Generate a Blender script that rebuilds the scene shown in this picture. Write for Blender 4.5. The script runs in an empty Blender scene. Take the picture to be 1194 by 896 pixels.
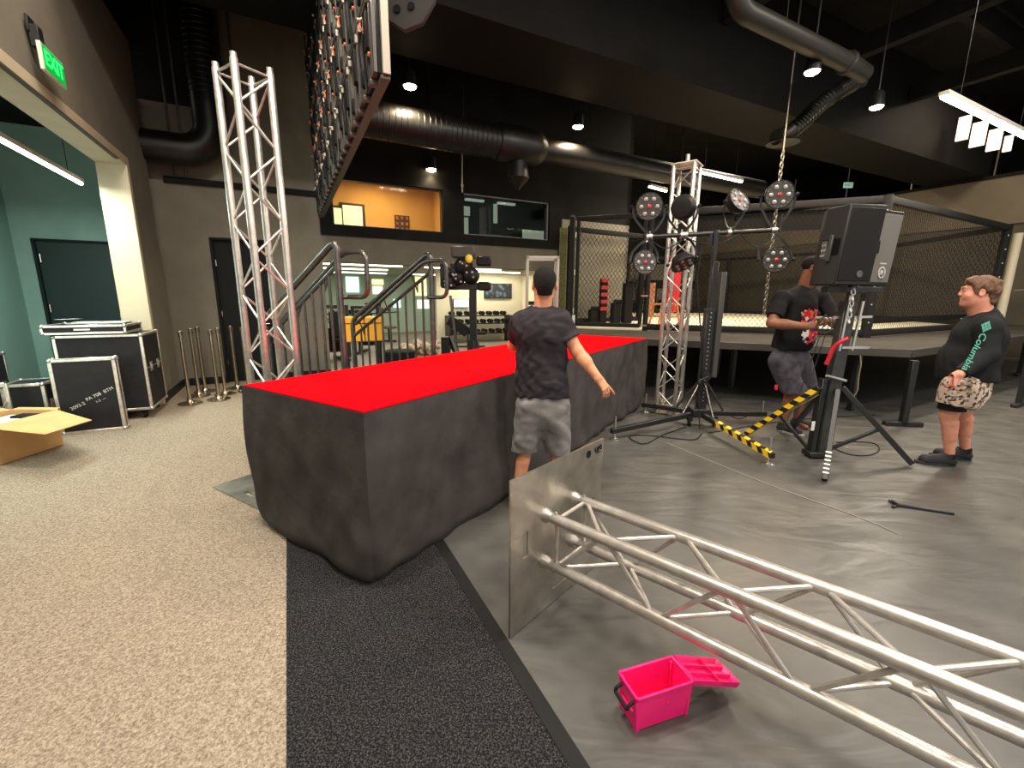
import bpy, bmesh, math, random
import numpy as np
from mathutils import Vector, Matrix
random.seed(7)
rng = np.random.default_rng(7)
scene = bpy.context.scene
COL = scene.collection
PI = math.pi

# ------------------------------------------------------------------ camera
F_PX, PITCH, ROLL, CAM_H = 507.0, math.radians(11.35), math.radians(0.35), 1.52
CXP, CYP = 597.0, 448.0
FW = np.array([0, math.cos(PITCH), -math.sin(PITCH)])
_u = np.array([0, math.sin(PITCH), math.cos(PITCH)]); _x = np.array([1.0, 0, 0])
RT = _x * math.cos(ROLL) + _u * math.sin(ROLL)
UP = -_x * math.sin(ROLL) + _u * math.cos(ROLL)
CAM = np.array([0, 0, CAM_H])

def ray(u, v):
    return RT * (u - CXP) + UP * (CYP - v) + FW * F_PX
def fl(u, v, z=0.0):
    d = ray(u, v); return CAM + d * ((z - CAM_H) / d[2])
def at(u, v, Y):
    d = ray(u, v); return CAM + d * (Y / d[1])
def on_plane(u, v, p, n):
    d = ray(u, v); p = np.array(p, float); n = np.array(n, float)
    return CAM + d * (np.dot(p - CAM, n) / np.dot(d, n))

cd = bpy.data.cameras.new('camera'); cam = bpy.data.objects.new('camera', cd); COL.objects.link(cam)
cd.sensor_fit = 'HORIZONTAL'; cd.sensor_width = 36.0; cd.lens = F_PX / 1194.0 * 36.0
cd.clip_start = 0.02; cd.clip_end = 200
M = Matrix(((RT[0], UP[0], -FW[0], 0), (RT[1], UP[1], -FW[1], 0), (RT[2], UP[2], -FW[2], CAM_H), (0, 0, 0, 1)))
cam.matrix_world = M
scene.camera = cam

# ------------------------------------------------------------------ room frame: s along the back wall, t into depth
TH = math.radians(27.0)
BV = np.array([math.cos(TH), math.sin(TH), 0]); AV = np.array([-math.sin(TH), math.cos(TH), 0])
K0 = np.array([-5.58, 7.25, 0])
def RW(s, t, z=0.0):
    return K0 + BV * s + AV * t + np.array([0, 0, z])
def st(p):
    p = np.array(p, float); q = p - K0; return (q @ BV, q @ AV, p[2])

# ------------------------------------------------------------------ materials
MATS = {}
def mat(name, color, rough=0.6, metal=0.0, noise=0.0, nscale=20.0, bump=0.0, bscale=60.0, color2=None, spec=0.5, trans=0.0, sheen=0.0, alpha=1.0, coat=0.0):
    if name in MATS: return MATS[name]
    m = bpy.data.materials.new(name); m.use_nodes = True
    nt = m.node_tree; b = nt.nodes['Principled BSDF']
    b.inputs['Roughness'].default_value = rough; b.inputs['Metallic'].default_value = metal
    b.inputs['Specular IOR Level'].default_value = spec
    if metal == 0 and max(color) < 0.04 and spec == 0.5: b.inputs['Specular IOR Level'].default_value = 0.15
    if trans: b.inputs['Transmission Weight'].default_value = trans
    if sheen: b.inputs['Sheen Weight'].default_value = sheen
    if coat: b.inputs['Coat Weight'].default_value = coat
    if alpha < 1: b.inputs['Alpha'].default_value = alpha
    c = tuple(color) + (1,)
    b.inputs['Base Color'].default_value = c
    tc = nt.nodes.new('ShaderNodeTexCoord')
    if noise > 0:
        n = nt.nodes.new('ShaderNodeTexNoise'); n.inputs['Scale'].default_value = nscale; n.inputs['Detail'].default_value = 6
        r = nt.nodes.new('ShaderNodeValToRGB')
        c2 = color2 if color2 else tuple(max(0, x * (1 - noise)) for x in color)
        c1 = color if color2 else tuple(min(1, x * (1 + noise)) for x in color)
        r.color_ramp.elements[0].position = 0.35; r.color_ramp.elements[1].position = 0.65
        r.color_ramp.elements[0].color = tuple(c2) + (1,); r.color_ramp.elements[1].color = tuple(c1) + (1,)
        nt.links.new(tc.outputs['Object'], n.inputs['Vector']); nt.links.new(n.outputs['Fac'], r.inputs['Fac'])
        nt.links.new(r.outputs['Color'], b.inputs['Base Color'])
    if bump > 0:
        n2 = nt.nodes.new('ShaderNodeTexNoise'); n2.inputs['Scale'].default_value = bscale; n2.inputs['Detail'].default_value = 4
        bp = nt.nodes.new('ShaderNodeBump'); bp.inputs['Strength'].default_value = bump; bp.inputs['Distance'].default_value = 0.02
        nt.links.new(tc.outputs['Object'], n2.inputs['Vector']); nt.links.new(n2.outputs['Fac'], bp.inputs['Height'])
        nt.links.new(bp.outputs['Normal'], b.inputs['Normal'])
    MATS[name] = m
    return m
def emat(name, color, strength):
    if name in MATS: return MATS[name]
    m = bpy.data.materials.new(name); m.use_nodes = True
    b = m.node_tree.nodes['Principled BSDF']
    b.inputs['Base Color'].default_value = tuple(color) + (1,)
    b.inputs['Emission Color'].default_value = tuple(color) + (1,); b.inputs['Emission Strength'].default_value = strength
    MATS[name] = m; return m

# ------------------------------------------------------------------ mesh builder
def frame_of(d, ref=None):
    d = np.array(d, float); d = d / np.linalg.norm(d)
    r = np.array([0, 0, 1.0]) if ref is None else np.array(ref, float)
    if abs(d @ r) / np.linalg.norm(r) > 0.98: r = np.array([1.0, 0, 0]) if abs(d[0]) < 0.9 else np.array([0, 1.0, 0])
    x = np.cross(r, d); x /= np.linalg.norm(x); y = np.cross(d, x)
    return x, y, d
def rz(a):
    c, s = math.cos(a), math.sin(a); return np.array([[c, -s, 0], [s, c, 0], [0, 0, 1.0]])
class MB:
    def __init__(self): self.v = []; self.f = []
    def add(self, vs, fs):
        o = len(self.v); self.v += [tuple(map(float, p)) for p in vs]; self.f += [tuple(i + o for i in q) for q in fs]; return self
    def box(self, c, s, R=None):
        c = np.array(c, float); h = np.array(s, float) / 2
        vs = []
        for k in range(8):
            p = np.array([h[0] * (1 if k & 1 else -1), h[1] * (1 if k & 2 else -1), h[2] * (1 if k & 4 else -1)])
            vs.append(c + (R @ p if R is not None else p))
        return self.add(vs, [(0, 2, 3, 1), (4, 5, 7, 6), (0, 1, 5, 4), (2, 6, 7, 3), (0, 4, 6, 2), (1, 3, 7, 5)])
    def span(self, a, b):
        a = np.array(a, float); b = np.array(b, float); return self.box((a + b) / 2, np.abs(b - a))
    def rbox(self, s0, s1, t0, t1, z0, z1):           # box in room coordinates
        return self.box(RW((s0 + s1) / 2, (t0 + t1) / 2, (z0 + z1) / 2), (abs(s1 - s0), abs(t1 - t0), abs(z1 - z0)), rz(TH))
    def bar(self, p0, p1, w, h, ref=None):
        p0 = np.array(p0, float); p1 = np.array(p1, float); x, y, d = frame_of(p1 - p0, ref)
        R = np.stack([x, y, d], 1); return self.box((p0 + p1) / 2, (w, h, np.linalg.norm(p1 - p0)), R)
    def cyl(self, p0, p1, r0, r1=None, n=12, cap=True):
        r1 = r0 if r1 is None else r1
        p0 = np.array(p0, float); p1 = np.array(p1, float); x, y, d = frame_of(p1 - p0)
        vs = []
        for p, r in ((p0, r0), (p1, r1)):
            for k in range(n):
                a = 2 * PI * k / n; vs.append(p + r * (x * math.cos(a) + y * math.sin(a)))
        fs = [(k, (k + 1) % n, n + (k + 1) % n, n + k) for k in range(n)]
        if cap: fs += [tuple(range(n - 1, -1, -1)), tuple(range(n, 2 * n))]
        return self.add(vs, fs)
    def tube(self, pts, r, n=8, closed=False):
        P = [np.array(p, float) for p in pts]; m = len(P); vs = []
        x = None
        for i in range(m):
            a = P[(i - 1) % m] if (closed or i > 0) else P[i]; b = P[(i + 1) % m] if (closed or i < m - 1) else P[i]
            d = b - a; d = d / (np.linalg.norm(d) + 1e-12)
            if x is None: x, y, _ = frame_of(d)
            else:
                x = x - d * (x @ d); nx = np.linalg.norm(x)
                x = x / nx if nx > 1e-6 else frame_of(d)[0]
                y = np.cross(d, x)
            ri = r[i] if hasattr(r, '__len__') else r
            for k in range(n):
                t = 2 * PI * k / n; vs.append(P[i] + ri * (x * math.cos(t) + y * math.sin(t)))
        fs = []
        for i in range(m if closed else m - 1):
            j = (i + 1) % m
            for k in range(n): fs.append((i * n + k, i * n + (k + 1) % n, j * n + (k + 1) % n, j * n + k))
        if not closed: fs += [tuple(range(n - 1, -1, -1)), tuple((m - 1) * n + k for k in range(n))]
        return self.add(vs, fs)
    def lathe(self, prof, o=(0, 0, 0), axis=(0, 0, 1), n=20, cap=True):
        o = np.array(o, float); x, y, d = frame_of(axis); vs = []
        for (r, z) in prof:
            for k in range(n):
                a = 2 * PI * k / n; vs.append(o + d * z + max(r, 1e-4) * (x * math.cos(a) + y * math.sin(a)))
        fs = []
        for i in range(len(prof) - 1):
            for k in range(n): fs.append((i * n + k, i * n + (k + 1) % n, (i + 1) * n + (k + 1) % n, (i + 1) * n + k))
        if cap: fs += [tuple(range(n - 1, -1, -1)), tuple((len(prof) - 1) * n + k for k in range(n))]
        return self.add(vs, fs)
    def prism(self, poly, o, x, y, depth):              # polygon in plane (o, x, y), extruded along x cross y by depth
        o = np.array(o, float); x = np.array(x, float); y = np.array(y, float); z = np.cross(x, y); n = len(poly)
        vs = [o + x * a + y * b for a, b in poly] + [o + x * a + y * b + z * depth for a, b in poly]
        fs = [tuple(range(n - 1, -1, -1)), tuple(range(n, 2 * n))] + [(k, (k + 1) % n, n + (k + 1) % n, n + k) for k in range(n)]
        return self.add(vs, fs)
    def sphere(self, c, r, n=14, m=9):
        r = np.array(r if hasattr(r, '__len__') else (r, r, r), float); c = np.array(c, float); vs = [c - r * np.array([0, 0, 1])]
        for i in range(1, m):
            t = -PI / 2 + PI * i / m
            for k in range(n):
                a = 2 * PI * k / n; vs.append(c + r * np.array([math.cos(t) * math.cos(a), math.cos(t) * math.sin(a), math.sin(t)]))
        vs.append(c + r * np.array([0, 0, 1])); fs = [(0, 1 + (k + 1) % n, 1 + k) for k in range(n)]
        for i in range(m - 2):
            for k in range(n): fs.append((1 + i * n + k, 1 + i * n + (k + 1) % n, 1 + (i + 1) * n + (k + 1) % n, 1 + (i + 1) * n + k))
        e = len(vs) - 1; b = 1 + (m - 2) * n
        fs += [(b + k, b + (k + 1) % n, e) for k in range(n)]
        return self.add(vs, fs)
    def grid(self, fn, nu, nv):                          # fn(u,v)->point
        vs = [fn(i / nu, j / nv) for j in range(nv + 1) for i in range(nu + 1)]
        fs = [(j * (nu + 1) + i, j * (nu + 1) + i + 1, (j + 1) * (nu + 1) + i + 1, (j + 1) * (nu + 1) + i) for j in range(nv) for i in range(nu)]
        return self.add(vs, fs)
    def build(self, name, m, parent=None, world=False, bevel=0.0, angle=40, segs=1, smooth=True):
        vs = self.v
        if world and parent is not None:
            chain = []; p = parent
            while p is not None: chain.append(p); p = p.parent
            V = np.array(vs)
            for p in reversed(chain):
                V = (V - np.array(p.location)) @ rz(p.rotation_euler.z)
            vs = [tuple(q) for q in V]
        me = bpy.data.meshes.new(name); me.from_pydata(vs, [], self.f)
        bm = bmesh.new(); bm.from_mesh(me)
        bmesh.ops.recalc_face_normals(bm, faces=bm.faces)
        if bevel > 0:
            ed = [e for e in bm.edges if len(e.link_faces) == 2 and e.calc_face_angle(0) > 0.6]
            bmesh.ops.bevel(bm, geom=ed, offset=bevel, segments=segs, profile=0.6, affect='EDGES', clamp_overlap=True)
        bm.to_mesh(me); bm.free()
        if smooth:
            me.shade_smooth(); me.set_sharp_from_angle(angle=math.radians(angle))
        me.materials.append(m)
        o = bpy.data.objects.new(name, me); COL.objects.link(o)
        if parent is not None: o.parent = parent
        return o
def thing(name, label, cat, loc=(0, 0, 0), rotz=0.0, group=None):
    o = bpy.data.objects.new(name, None); COL.objects.link(o); o.empty_display_size = 0.1
    o.location = tuple(map(float, loc)); o.rotation_euler = (0, 0, rotz); o['label'] = label; o['category'] = cat
    if group: o['group'] = group
    return o
def tag(o, label, cat, group=None, kind=None):
    o['label'] = label; o['category'] = cat
    if group: o['group'] = group
    if kind: o['kind'] = kind
    return o
def struct(name, mb, m, label=None, cat=None, **kw):
    o = mb.build(name, m, **kw); o['kind'] = 'structure'
    if label: o['label'] = label
    if cat: o['category'] = cat
    return o
def dup(root, loc, rotz=0.0, label=None, group=None):
    def cp(o, par):
        c = o.copy(); COL.objects.link(c)
        if par is not None: c.parent = par
        for ch in list(o.children): cp(ch, c)
        return c
    kids = list(root.children)
    r = root.copy(); COL.objects.link(r); r.location = tuple(map(float, loc)); r.rotation_euler = (0, 0, rotz)
    if label: r['label'] = label
    if group: r['group'] = group
    for ch in kids: cp(ch, r)
    return r
def text_mesh(txt, size, depth=0.001, bold=0.0):
    c = bpy.data.curves.new('lettering', 'FONT'); c.body = txt; c.size = size; c.extrude = depth; c.align_x = 'CENTER'; c.align_y = 'CENTER'; c.offset = bold
    o = bpy.data.objects.new('lettering', c); COL.objects.link(o)
    dg = bpy.context.evaluated_depsgraph_get(); me = bpy.data.meshes.new_from_object(o.evaluated_get(dg))
    V = np.array([tuple(v.co) for v in me.vertices]); Fs = [tuple(p.vertices) for p in me.polygons]
    bpy.data.objects.remove(o); bpy.data.curves.remove(c); bpy.data.meshes.remove(me)
    return V, Fs
def place_text(mb, txt, size, o, x, y, depth=0.0008, bold=0.0):
    V, Fs = text_mesh(txt, size, depth, bold); o = np.array(o, float); x = np.array(x, float); y = np.array(y, float); z = np.cross(x, y)
    return mb.add([o + x * p[0] + y * p[1] + z * p[2] for p in V], Fs)
def arc(c, x, y, r, a0, a1, n=6):
    c = np.array(c, float); x = np.array(x, float); y = np.array(y, float)
    return [c + r * (x * math.cos(a0 + (a1 - a0) * i / n) + y * math.sin(a0 + (a1 - a0) * i / n)) for i in range(n + 1)]
def fillet(pts, r, n=5):
    P = [np.array(p, float) for p in pts]; out = [P[0]]
    for i in range(1, len(P) - 1):
        a = P[i - 1] - P[i]; b = P[i + 1] - P[i]; la = np.linalg.norm(a); lb = np.linalg.norm(b)
        k = min(r, la * 0.48, lb * 0.48); p0 = P[i] + a / la * k; p1 = P[i] + b / lb * k
        for j in range(n + 1):
            t = j / n; out.append((1 - t) ** 2 * p0 + 2 * t * (1 - t) * P[i] + t * t * p1)
    out.append(P[-1]); return out
Z1 = np.array([0, 0, 1.0])
def lerp(a, b, t): return np.array(a, float) * (1 - t) + np.array(b, float) * t
# ------------------------------------------------------------------ implicit-surface figures
def nrm(a):
    a = np.array(a, float); return a / (np.linalg.norm(a) + 1e-12)
class SDF:
    def __init__(self, lo, hi, h):
        self.h = h; self.lo = np.array(lo, float); n = np.ceil((np.array(hi) - self.lo) / h).astype(int) + 1
        self.n = n; self.V = np.full(n, 0.5, np.float32)
        self.ax = [self.lo[i] + h * np.arange(n[i]) for i in range(3)]
    def _sub(self, lo, hi):
        i0 = np.clip(np.floor((np.array(lo) - self.lo) / self.h).astype(int), 0, self.n - 1)
        i1 = np.clip(np.ceil((np.array(hi) - self.lo) / self.h).astype(int) + 1, 1, self.n)
        sl = tuple(slice(a, b) for a, b in zip(i0, i1))
        X = self.ax[0][sl[0]][:, None, None]; Y = self.ax[1][sl[1]][None, :, None]; Z = self.ax[2][sl[2]][None, None, :]
        return sl, X, Y, Z
    def _comb(self, sl, d, k, sub=False):
        a = self.V[sl]
        if sub: a = -a
        if k > 0:
            hh = np.maximum(k - np.abs(a - d), 0) / k; r = np.minimum(a, d) - hh * hh * k * 0.25
        else: r = np.minimum(a, d)
        self.V[sl] = -r if sub else r
    def cap(self, p0, p1, r0, r1=None, k=0.02, flat=None, clip=None, sub=False):
        r1 = r0 if r1 is None else r1
        p0 = np.array(p0, float); p1 = np.array(p1, float); m = max(r0, r1) + 0.05 + k
        if flat is not None: m *= max(1, flat[1])
        sl, X, Y, Z = self._sub(np.minimum(p0, p1) - m, np.maximum(p0, p1) + m)
        q = [X - p0[0], Y - p0[1], Z - p0[2]]; ba = p1 - p0; sc = 1.0
        if flat is not None:
            fn, ff = nrm(flat[0]), flat[1]; g = 1 / ff - 1
            dq = q[0] * fn[0] + q[1] * fn[1] + q[2] * fn[2]; q = [q[i] + dq * fn[i] * g for i in range(3)]
            ba = ba + fn * (ba @ fn) * g; sc = min(1, ff)
        t = np.clip((q[0] * ba[0] + q[1] * ba[1] + q[2] * ba[2]) / (ba @ ba + 1e-9), 0, 1)
        d = np.sqrt((q[0] - t * ba[0]) ** 2 + (q[1] - t * ba[1]) ** 2 + (q[2] - t * ba[2]) ** 2) - (r0 + (r1 - r0) * t)
        d = d * sc
        if clip is not None:
            for pt, nn in clip:
                nn = nrm(nn); d = np.maximum(d, (X - pt[0]) * nn[0] + (Y - pt[1]) * nn[1] + (Z - pt[2]) * nn[2])
        self._comb(sl, d.astype(np.float32), k, sub); return self
    def ell(self, c, r, R=None, k=0.02, clip=None, sub=False):
        c = np.array(c, float); r = np.array(r, float); m = r.max() + 0.05 + k
        sl, X, Y, Z = self._sub(c - m, c + m)
        q = [X - c[0], Y - c[1], Z - c[2]]
        if R is not None: q = [q[0] * R[0, i] + q[1] * R[1, i] + q[2] * R[2, i] for i in range(3)]
        k0 = np.sqrt(sum((q[i] / r[i]) ** 2 for i in range(3))); k1 = np.sqrt(sum((q[i] / r[i] ** 2) ** 2 for i in range(3))) + 1e-9
        d = k0 * (k0 - 1) / k1
        if clip is not None:
            for pt, nn in clip:
                nn = nrm(nn); d = np.maximum(d, (X - pt[0]) * nn[0] + (Y - pt[1]) * nn[1] + (Z - pt[2]) * nn[2])
        self._comb(sl, d.astype(np.float32), k, sub); return self
    def halfspace(self, pt, nn):                         # keep what lies behind the plane
        nn = nrm(nn); X, Y, Z = self.ax[0][:, None, None], self.ax[1][None, :, None], self.ax[2][None, None, :]
        self.V = np.maximum(self.V, ((X - pt[0]) * nn[0] + (Y - pt[1]) * nn[1] + (Z - pt[2]) * nn[2]).astype(np.float32)); return self
    def folds(self, amp, sc, seed=0, stretch=(1, 1, 0.45)):
        r = np.random.default_rng(seed); X, Y, Z = self.ax[0][:, None, None], self.ax[1][None, :, None], self.ax[2][None, None, :]
        n = 0
        for i in range(6):
            v = r.normal(size=3) * np.array(stretch) * sc; p = r.uniform(0, 6.28)
            n = n + np.sin(X * v[0] + Y * v[1] + Z * v[2] + p + 1.3 * np.sin((X * v[2] - Y * v[0] + Z * v[1]) * 0.6 + p * 2))
        self.V = self.V + (amp / 2.4 * n).astype(np.float32); return self
    def mesh(self):
        V = self.V; h = self.h; S = V < 0
        nx, ny, nz = V.shape
        acc = np.zeros((nx - 1, ny - 1, nz - 1, 3), np.float32); cnt = np.zeros((nx - 1, ny - 1, nz - 1), np.float32)
        I = [np.arange(nx - 1)[:, None, None], np.arange(ny - 1)[None, :, None], np.arange(nz - 1)[None, None, :]]
        mixed = np.zeros((nx - 1, ny - 1, nz - 1), bool); s0 = S[:-1, :-1, :-1]
        for dx in (0, 1):
            for dy in (0, 1):
                for dz in (0, 1): mixed |= S[dx:nx - 1 + dx, dy:ny - 1 + dy, dz:nz - 1 + dz] != s0
        idx = np.argwhere(mixed); ii, jj, kk = idx.T
        P = np.zeros((len(idx), 3)); C = np.zeros(len(idx))
        for ax in range(3):
            for a in (0, 1):
                for b in (0, 1):
                    o = [0, 0, 0]; oth = [q for q in range(3) if q != ax]; o[oth[0]] = a; o[oth[1]] = b
                    e = list(o); e[ax] = 1
                    va = V[ii + o[0], jj + o[1], kk + o[2]]; vb = V[ii + e[0], jj + e[1], kk + e[2]]
                    ok = (va < 0) != (vb < 0); t = np.where(ok, va / np.where(ok, va - vb, 1), 0)
                    p = np.array(o, float)[None, :].repeat(len(idx), 0); p[:, ax] = t
                    P[ok] += p[ok]; C[ok] += 1
        P = self.lo + h * (idx + P / C[:, None])
        num = np.full((nx - 1, ny - 1, nz - 1), -1, np.int64); num[ii, jj, kk] = np.arange(len(idx))
        F = []
        for ax in range(3):
            o1, o2 = [q for q in range(3) if q != ax]
            A = S.take(range(0, S.shape[ax] - 1), ax); Bq = S.take(range(1, S.shape[ax]), ax)
            e = np.argwhere(A != Bq)
            e = e[(e[:, o1] > 0) & (e[:, o2] > 0) & (e[:, o1] < V.shape[o1] - 1) & (e[:, o2] < V.shape[o2] - 1)]
            def g(d1, d2):
                q = e.copy(); q[:, o1] -= d1; q[:, o2] -= d2; return num[q[:, 0], q[:, 1], q[:, 2]]
            quad = np.stack([g(1, 1), g(0, 1), g(0, 0), g(1, 0)], 1)
            flip = A[e[:, 0], e[:, 1], e[:, 2]] ^ (ax == 1)
            quad[~flip] = quad[~flip][:, ::-1]; F.append(quad)
        F = np.concatenate(F); F = F[(F >= 0).all(1)]
        return P, F
    def build(self, name, m, parent):
        P, F = self.mesh(); P = P - np.array(parent.location)
        me = bpy.data.meshes.new(name); me.vertices.add(len(P)); me.vertices.foreach_set('co', P.astype(np.float32).ravel())
        me.loops.add(len(F) * 4); me.loops.foreach_set('vertex_index', F.astype(np.int32).ravel())
        me.polygons.add(len(F)); me.polygons.foreach_set('loop_start', np.arange(0, len(F) * 4, 4, dtype=np.int32))
        me.update(calc_edges=True); me.validate()
        bm = bmesh.new(); bm.from_mesh(me); bmesh.ops.recalc_face_normals(bm, faces=bm.faces)
        for _ in range(2): bmesh.ops.smooth_vert(bm, verts=bm.verts, factor=0.4, use_axis_x=True, use_axis_y=True, use_axis_z=True)
        bm.to_mesh(me); bm.free(); me.shade_smooth(); me.materials.append(m)
        o = bpy.data.objects.new(name, me); COL.objects.link(o); o.parent = parent; return o

def skin_mat(name, c, c2):
    return mat(name, c, rough=0.5, noise=0.1, nscale=14, color2=c2, bump=0.05, bscale=180, spec=0.4)

def head_prims(S, c, f, up, sc=1.0, fat=1.0):
    f = nrm(f); up = nrm(np.array(up) - f * (np.array(up) @ f)); r = np.cross(f, up); R = np.stack([r, f, up], 1)
    T = lambda p: np.array(c) + R @ (np.array(p, float) * sc)
    e = lambda p, rr, k=0.02, sub=False: S.ell(T(p), np.array(rr) * sc, R, k=k, sub=sub)
    e((0, -0.015, 0.035), (0.075, 0.096, 0.083)); e((0, 0.02, -0.01), (0.066, 0.076, 0.085))
    e((0, 0.035, -0.06), (0.055 * fat, 0.055, 0.052 * fat), 0.03); e((0, 0.072, -0.098), (0.026 * fat, 0.022, 0.02), 0.03)
    for s in (-1, 1):
        e((s * 0.044, 0.058, -0.028), (0.027, 0.028, 0.028), 0.025)
        e((s * 0.032, 0.104, 0.014), (0.018, 0.016, 0.011), 0.012, True)
        e((s * 0.032, 0.083, 0.013), (0.015, 0.013, 0.012), 0.004)
        e((s * 0.079, -0.008, -0.004), (0.01, 0.021, 0.033), 0.008); e((s * 0.086, -0.004, 0.0), (0.006, 0.01, 0.018), 0.006, True)
        S.cap(T((s * 0.012, 0.096, 0.034)), T((s * 0.045, 0.084, 0.032)), 0.009 * sc, 0.007 * sc, k=0.016)
        e((s * 0.011, 0.098, -0.024), (0.009, 0.011, 0.008), 0.008)
    S.cap(T((0, 0.092, 0.024)), T((0, 0.106, -0.018)), 0.0085 * sc, 0.0115 * sc, k=0.014)
    S.cap(T((-0.018, 0.088, -0.056)), T((0.018, 0.088, -0.056)), 0.0075 * sc, k=0.008); S.cap(T((-0.015, 0.086, -0.069)), T((0.015, 0.086, -0.069)), 0.0085 * sc, k=0.008)
    S.cap(T((-0.022, 0.098, -0.0625)), T((0.022, 0.098, -0.0625)), 0.0035 * sc, k=0.004, sub=True)
    return T, R
def face_parts(T, R, sc, root, iris, brow):
    for s in (-1, 1):
        eb = MB().sphere(T((s * 0.032, 0.0825, 0.013)), 0.0118 * sc, 12, 8).build('eye', mat('eye_white', (0.8, 0.77, 0.73), 0.25), root, world=True)
        MB().sphere(T((s * 0.032, 0.0905, 0.013)), 0.006 * sc, 10, 6).build('iris', mat('iris_' + iris, (0.05, 0.03, 0.02) if iris == 'brown' else (0.12, 0.16, 0.17), 0.2), eb, world=True)
        MB().tube([T((s * 0.016, 0.1015, 0.031)), T((s * 0.031, 0.098, 0.037)), T((s * 0.049, 0.086, 0.032))], [0.0035 * sc, 0.0042 * sc, 0.002 * sc], 6).build('eyebrow', brow, root, world=True)

def hand_prims(S, w, d, n, side, curl=(0.3, 0.4, 0.3), spread=0.1, sc=1.0, thumb=(0.55, 0.65, 0.35), index=None, kf=0.006):
    """w wrist, d direction of the fingers, n the way the palm faces, side +1 puts the thumb towards d x n"""
    d = nrm(d); n = nrm(np.array(n) - d * (np.array(n) @ d)); t = np.cross(d, n) * side; w = np.array(w, float)
    for o in (0.024, 0.008, -0.008, -0.024):
        S.cap(w + t * o * 0.7 * sc, w + d * 0.085 * sc + t * o * sc, 0.0155 * sc, 0.0125 * sc, k=0.014)
    S.cap(w + d * 0.02 * sc + t * 0.02 * sc + n * 0.006, w + d * 0.05 * sc + t * 0.026 * sc + n * 0.008, 0.017 * sc, 0.013 * sc, k=0.014)
    for i, (o, L) in enumerate(((0.031, 0.072), (0.0105, 0.08), (-0.0105, 0.074), (-0.031, 0.058))):
        cu = index if (i == 0 and index is not None) else curl
        p = w + d * (0.09 - abs(o - 0.01) * 0.2) * sc + t * o * sc; a = 0; dd0 = nrm(d + t * spread * o / 0.03)
        for j, (fr, rr) in enumerate(((0.45, 0.0092), (0.32, 0.0085), (0.27, 0.0076))):
            a += cu[j] + 0.05 * i * (1 if index is None else 0); dd = dd0 * math.cos(a) + n * math.sin(a); q = p + dd * L * fr * sc
            S.cap(p, q, rr * sc, rr * 0.93 * sc, k=kf); p = q
    p = w + d * 0.03 * sc + t * 0.026 * sc + n * 0.008
    for j, (L, rr) in enumerate(((0.042, 0.0125), (0.034, 0.0105), (0.026, 0.0092))):
        a = 0.25 * j; dd = nrm(d * (thumb[0] + 0.3 * j) + t * (thumb[1] - 0.28 * j) + n * thumb[2]); q = p + dd * L * sc
        S.cap(p, q, rr * sc, rr * 0.94 * sc, k=kf + 0.003); p = q

def leg_prims(S, hip, knee, ank, f, sc=1.0, fat=1.0):
    hip, knee, ank, f = map(lambda q: np.array(q, float), (hip, knee, ank, f)); f = nrm(f)
    S.cap(hip, knee + (hip - knee) * 0.08, 0.085 * fat, 0.058 * fat, k=0.03); S.cap(knee + (hip - knee) * 0.1, knee - (knee - ank) * 0.12, 0.056 * fat, 0.05 * fat, k=0.01)
    S.cap(knee, ank, 0.05 * fat, 0.034 * (0.6 + 0.4 * fat), k=0.01)
    a = knee + (ank - knee) * 0.18 - f * 0.018; b = knee + (ank - knee) * 0.5 - f * 0.012
    S.cap(a, b, 0.046 * fat, 0.036 * fat, k=0.025)
    S.ell(knee + f * 0.026 * fat, (0.03, 0.03, 0.045), k=0.03)
    r = np.cross(f, [0, 0, 1])
    for s in (-1, 1): S.ell(ank + r * s * 0.027 + np.array([0, 0, 0.0]), (0.014, 0.014, 0.016), k=0.015)
    S.cap(ank - np.array([0, 0, 0.03]), ank + f * 0.13 - np.array([0, 0, 0.055]), 0.034, 0.024, k=0.02)
def shoe(root, name, ank, f, m, msole, L=0.285, wid=1.0):
    f = nrm([f[0], f[1], 0]); r = np.cross(f, [0, 0, 1]); a = np.array([ank[0], ank[1], 0.0]) - f * 0.045
    lo = a - 0.2; hi = a + 0.2 + f * L; lo = np.minimum(lo, hi - 0.4); lo[2] = -0.01; hi[2] = 0.2
    lo = np.minimum(a, a + f * L) - 0.09; hi = np.maximum(a, a + f * L) + 0.09; lo[2] = -0.012; hi[2] = 0.18
    S = SDF(lo, hi, 0.006); z = np.array([0, 0, 1.0])
    S.cap(a + f * 0.03 + z * 0.04, a + f * (L - 0.09) + z * 0.035, 0.042 * wid, 0.05 * wid, k=0.02, clip=[(a + z * 0.02, -z)])
    S.cap(a + f * 0.035 + z * 0.05, a + f * 0.05 + z * 0.105, 0.042 * wid, 0.045 * wid, k=0.02, clip=[(a + z * 0.105, z - f * 0.25)])
    S.cap(a + f * 0.09 + z * 0.075, a + f * 0.16 + z * 0.055, 0.036 * wid, 0.036 * wid, k=0.03)
    S.cap(a + f * 0.05 + z * 0.12, a + f * 0.05 + z * 0.2, 0.034, 0.036, k=0.006, sub=True)
    up = S.build(name, m, root)
    pts = []
    for i in range(24):
        u = 2 * PI * i / 24; c, s = math.cos(u), math.sin(u)
        x = (L / 2 - 0.012) + (L / 2 + 0.002) * c; w = (0.047 + 0.008 * c) * wid * (abs(s) ** 0.7) * (1 if s >= 0 else -1); pts.append((x, w))
    MB().prism(pts, a + z * 0.001, f, np.cross(z, f), 0.026).build('sole', msole, up, world=True, bevel=0.004)
    return up
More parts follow.
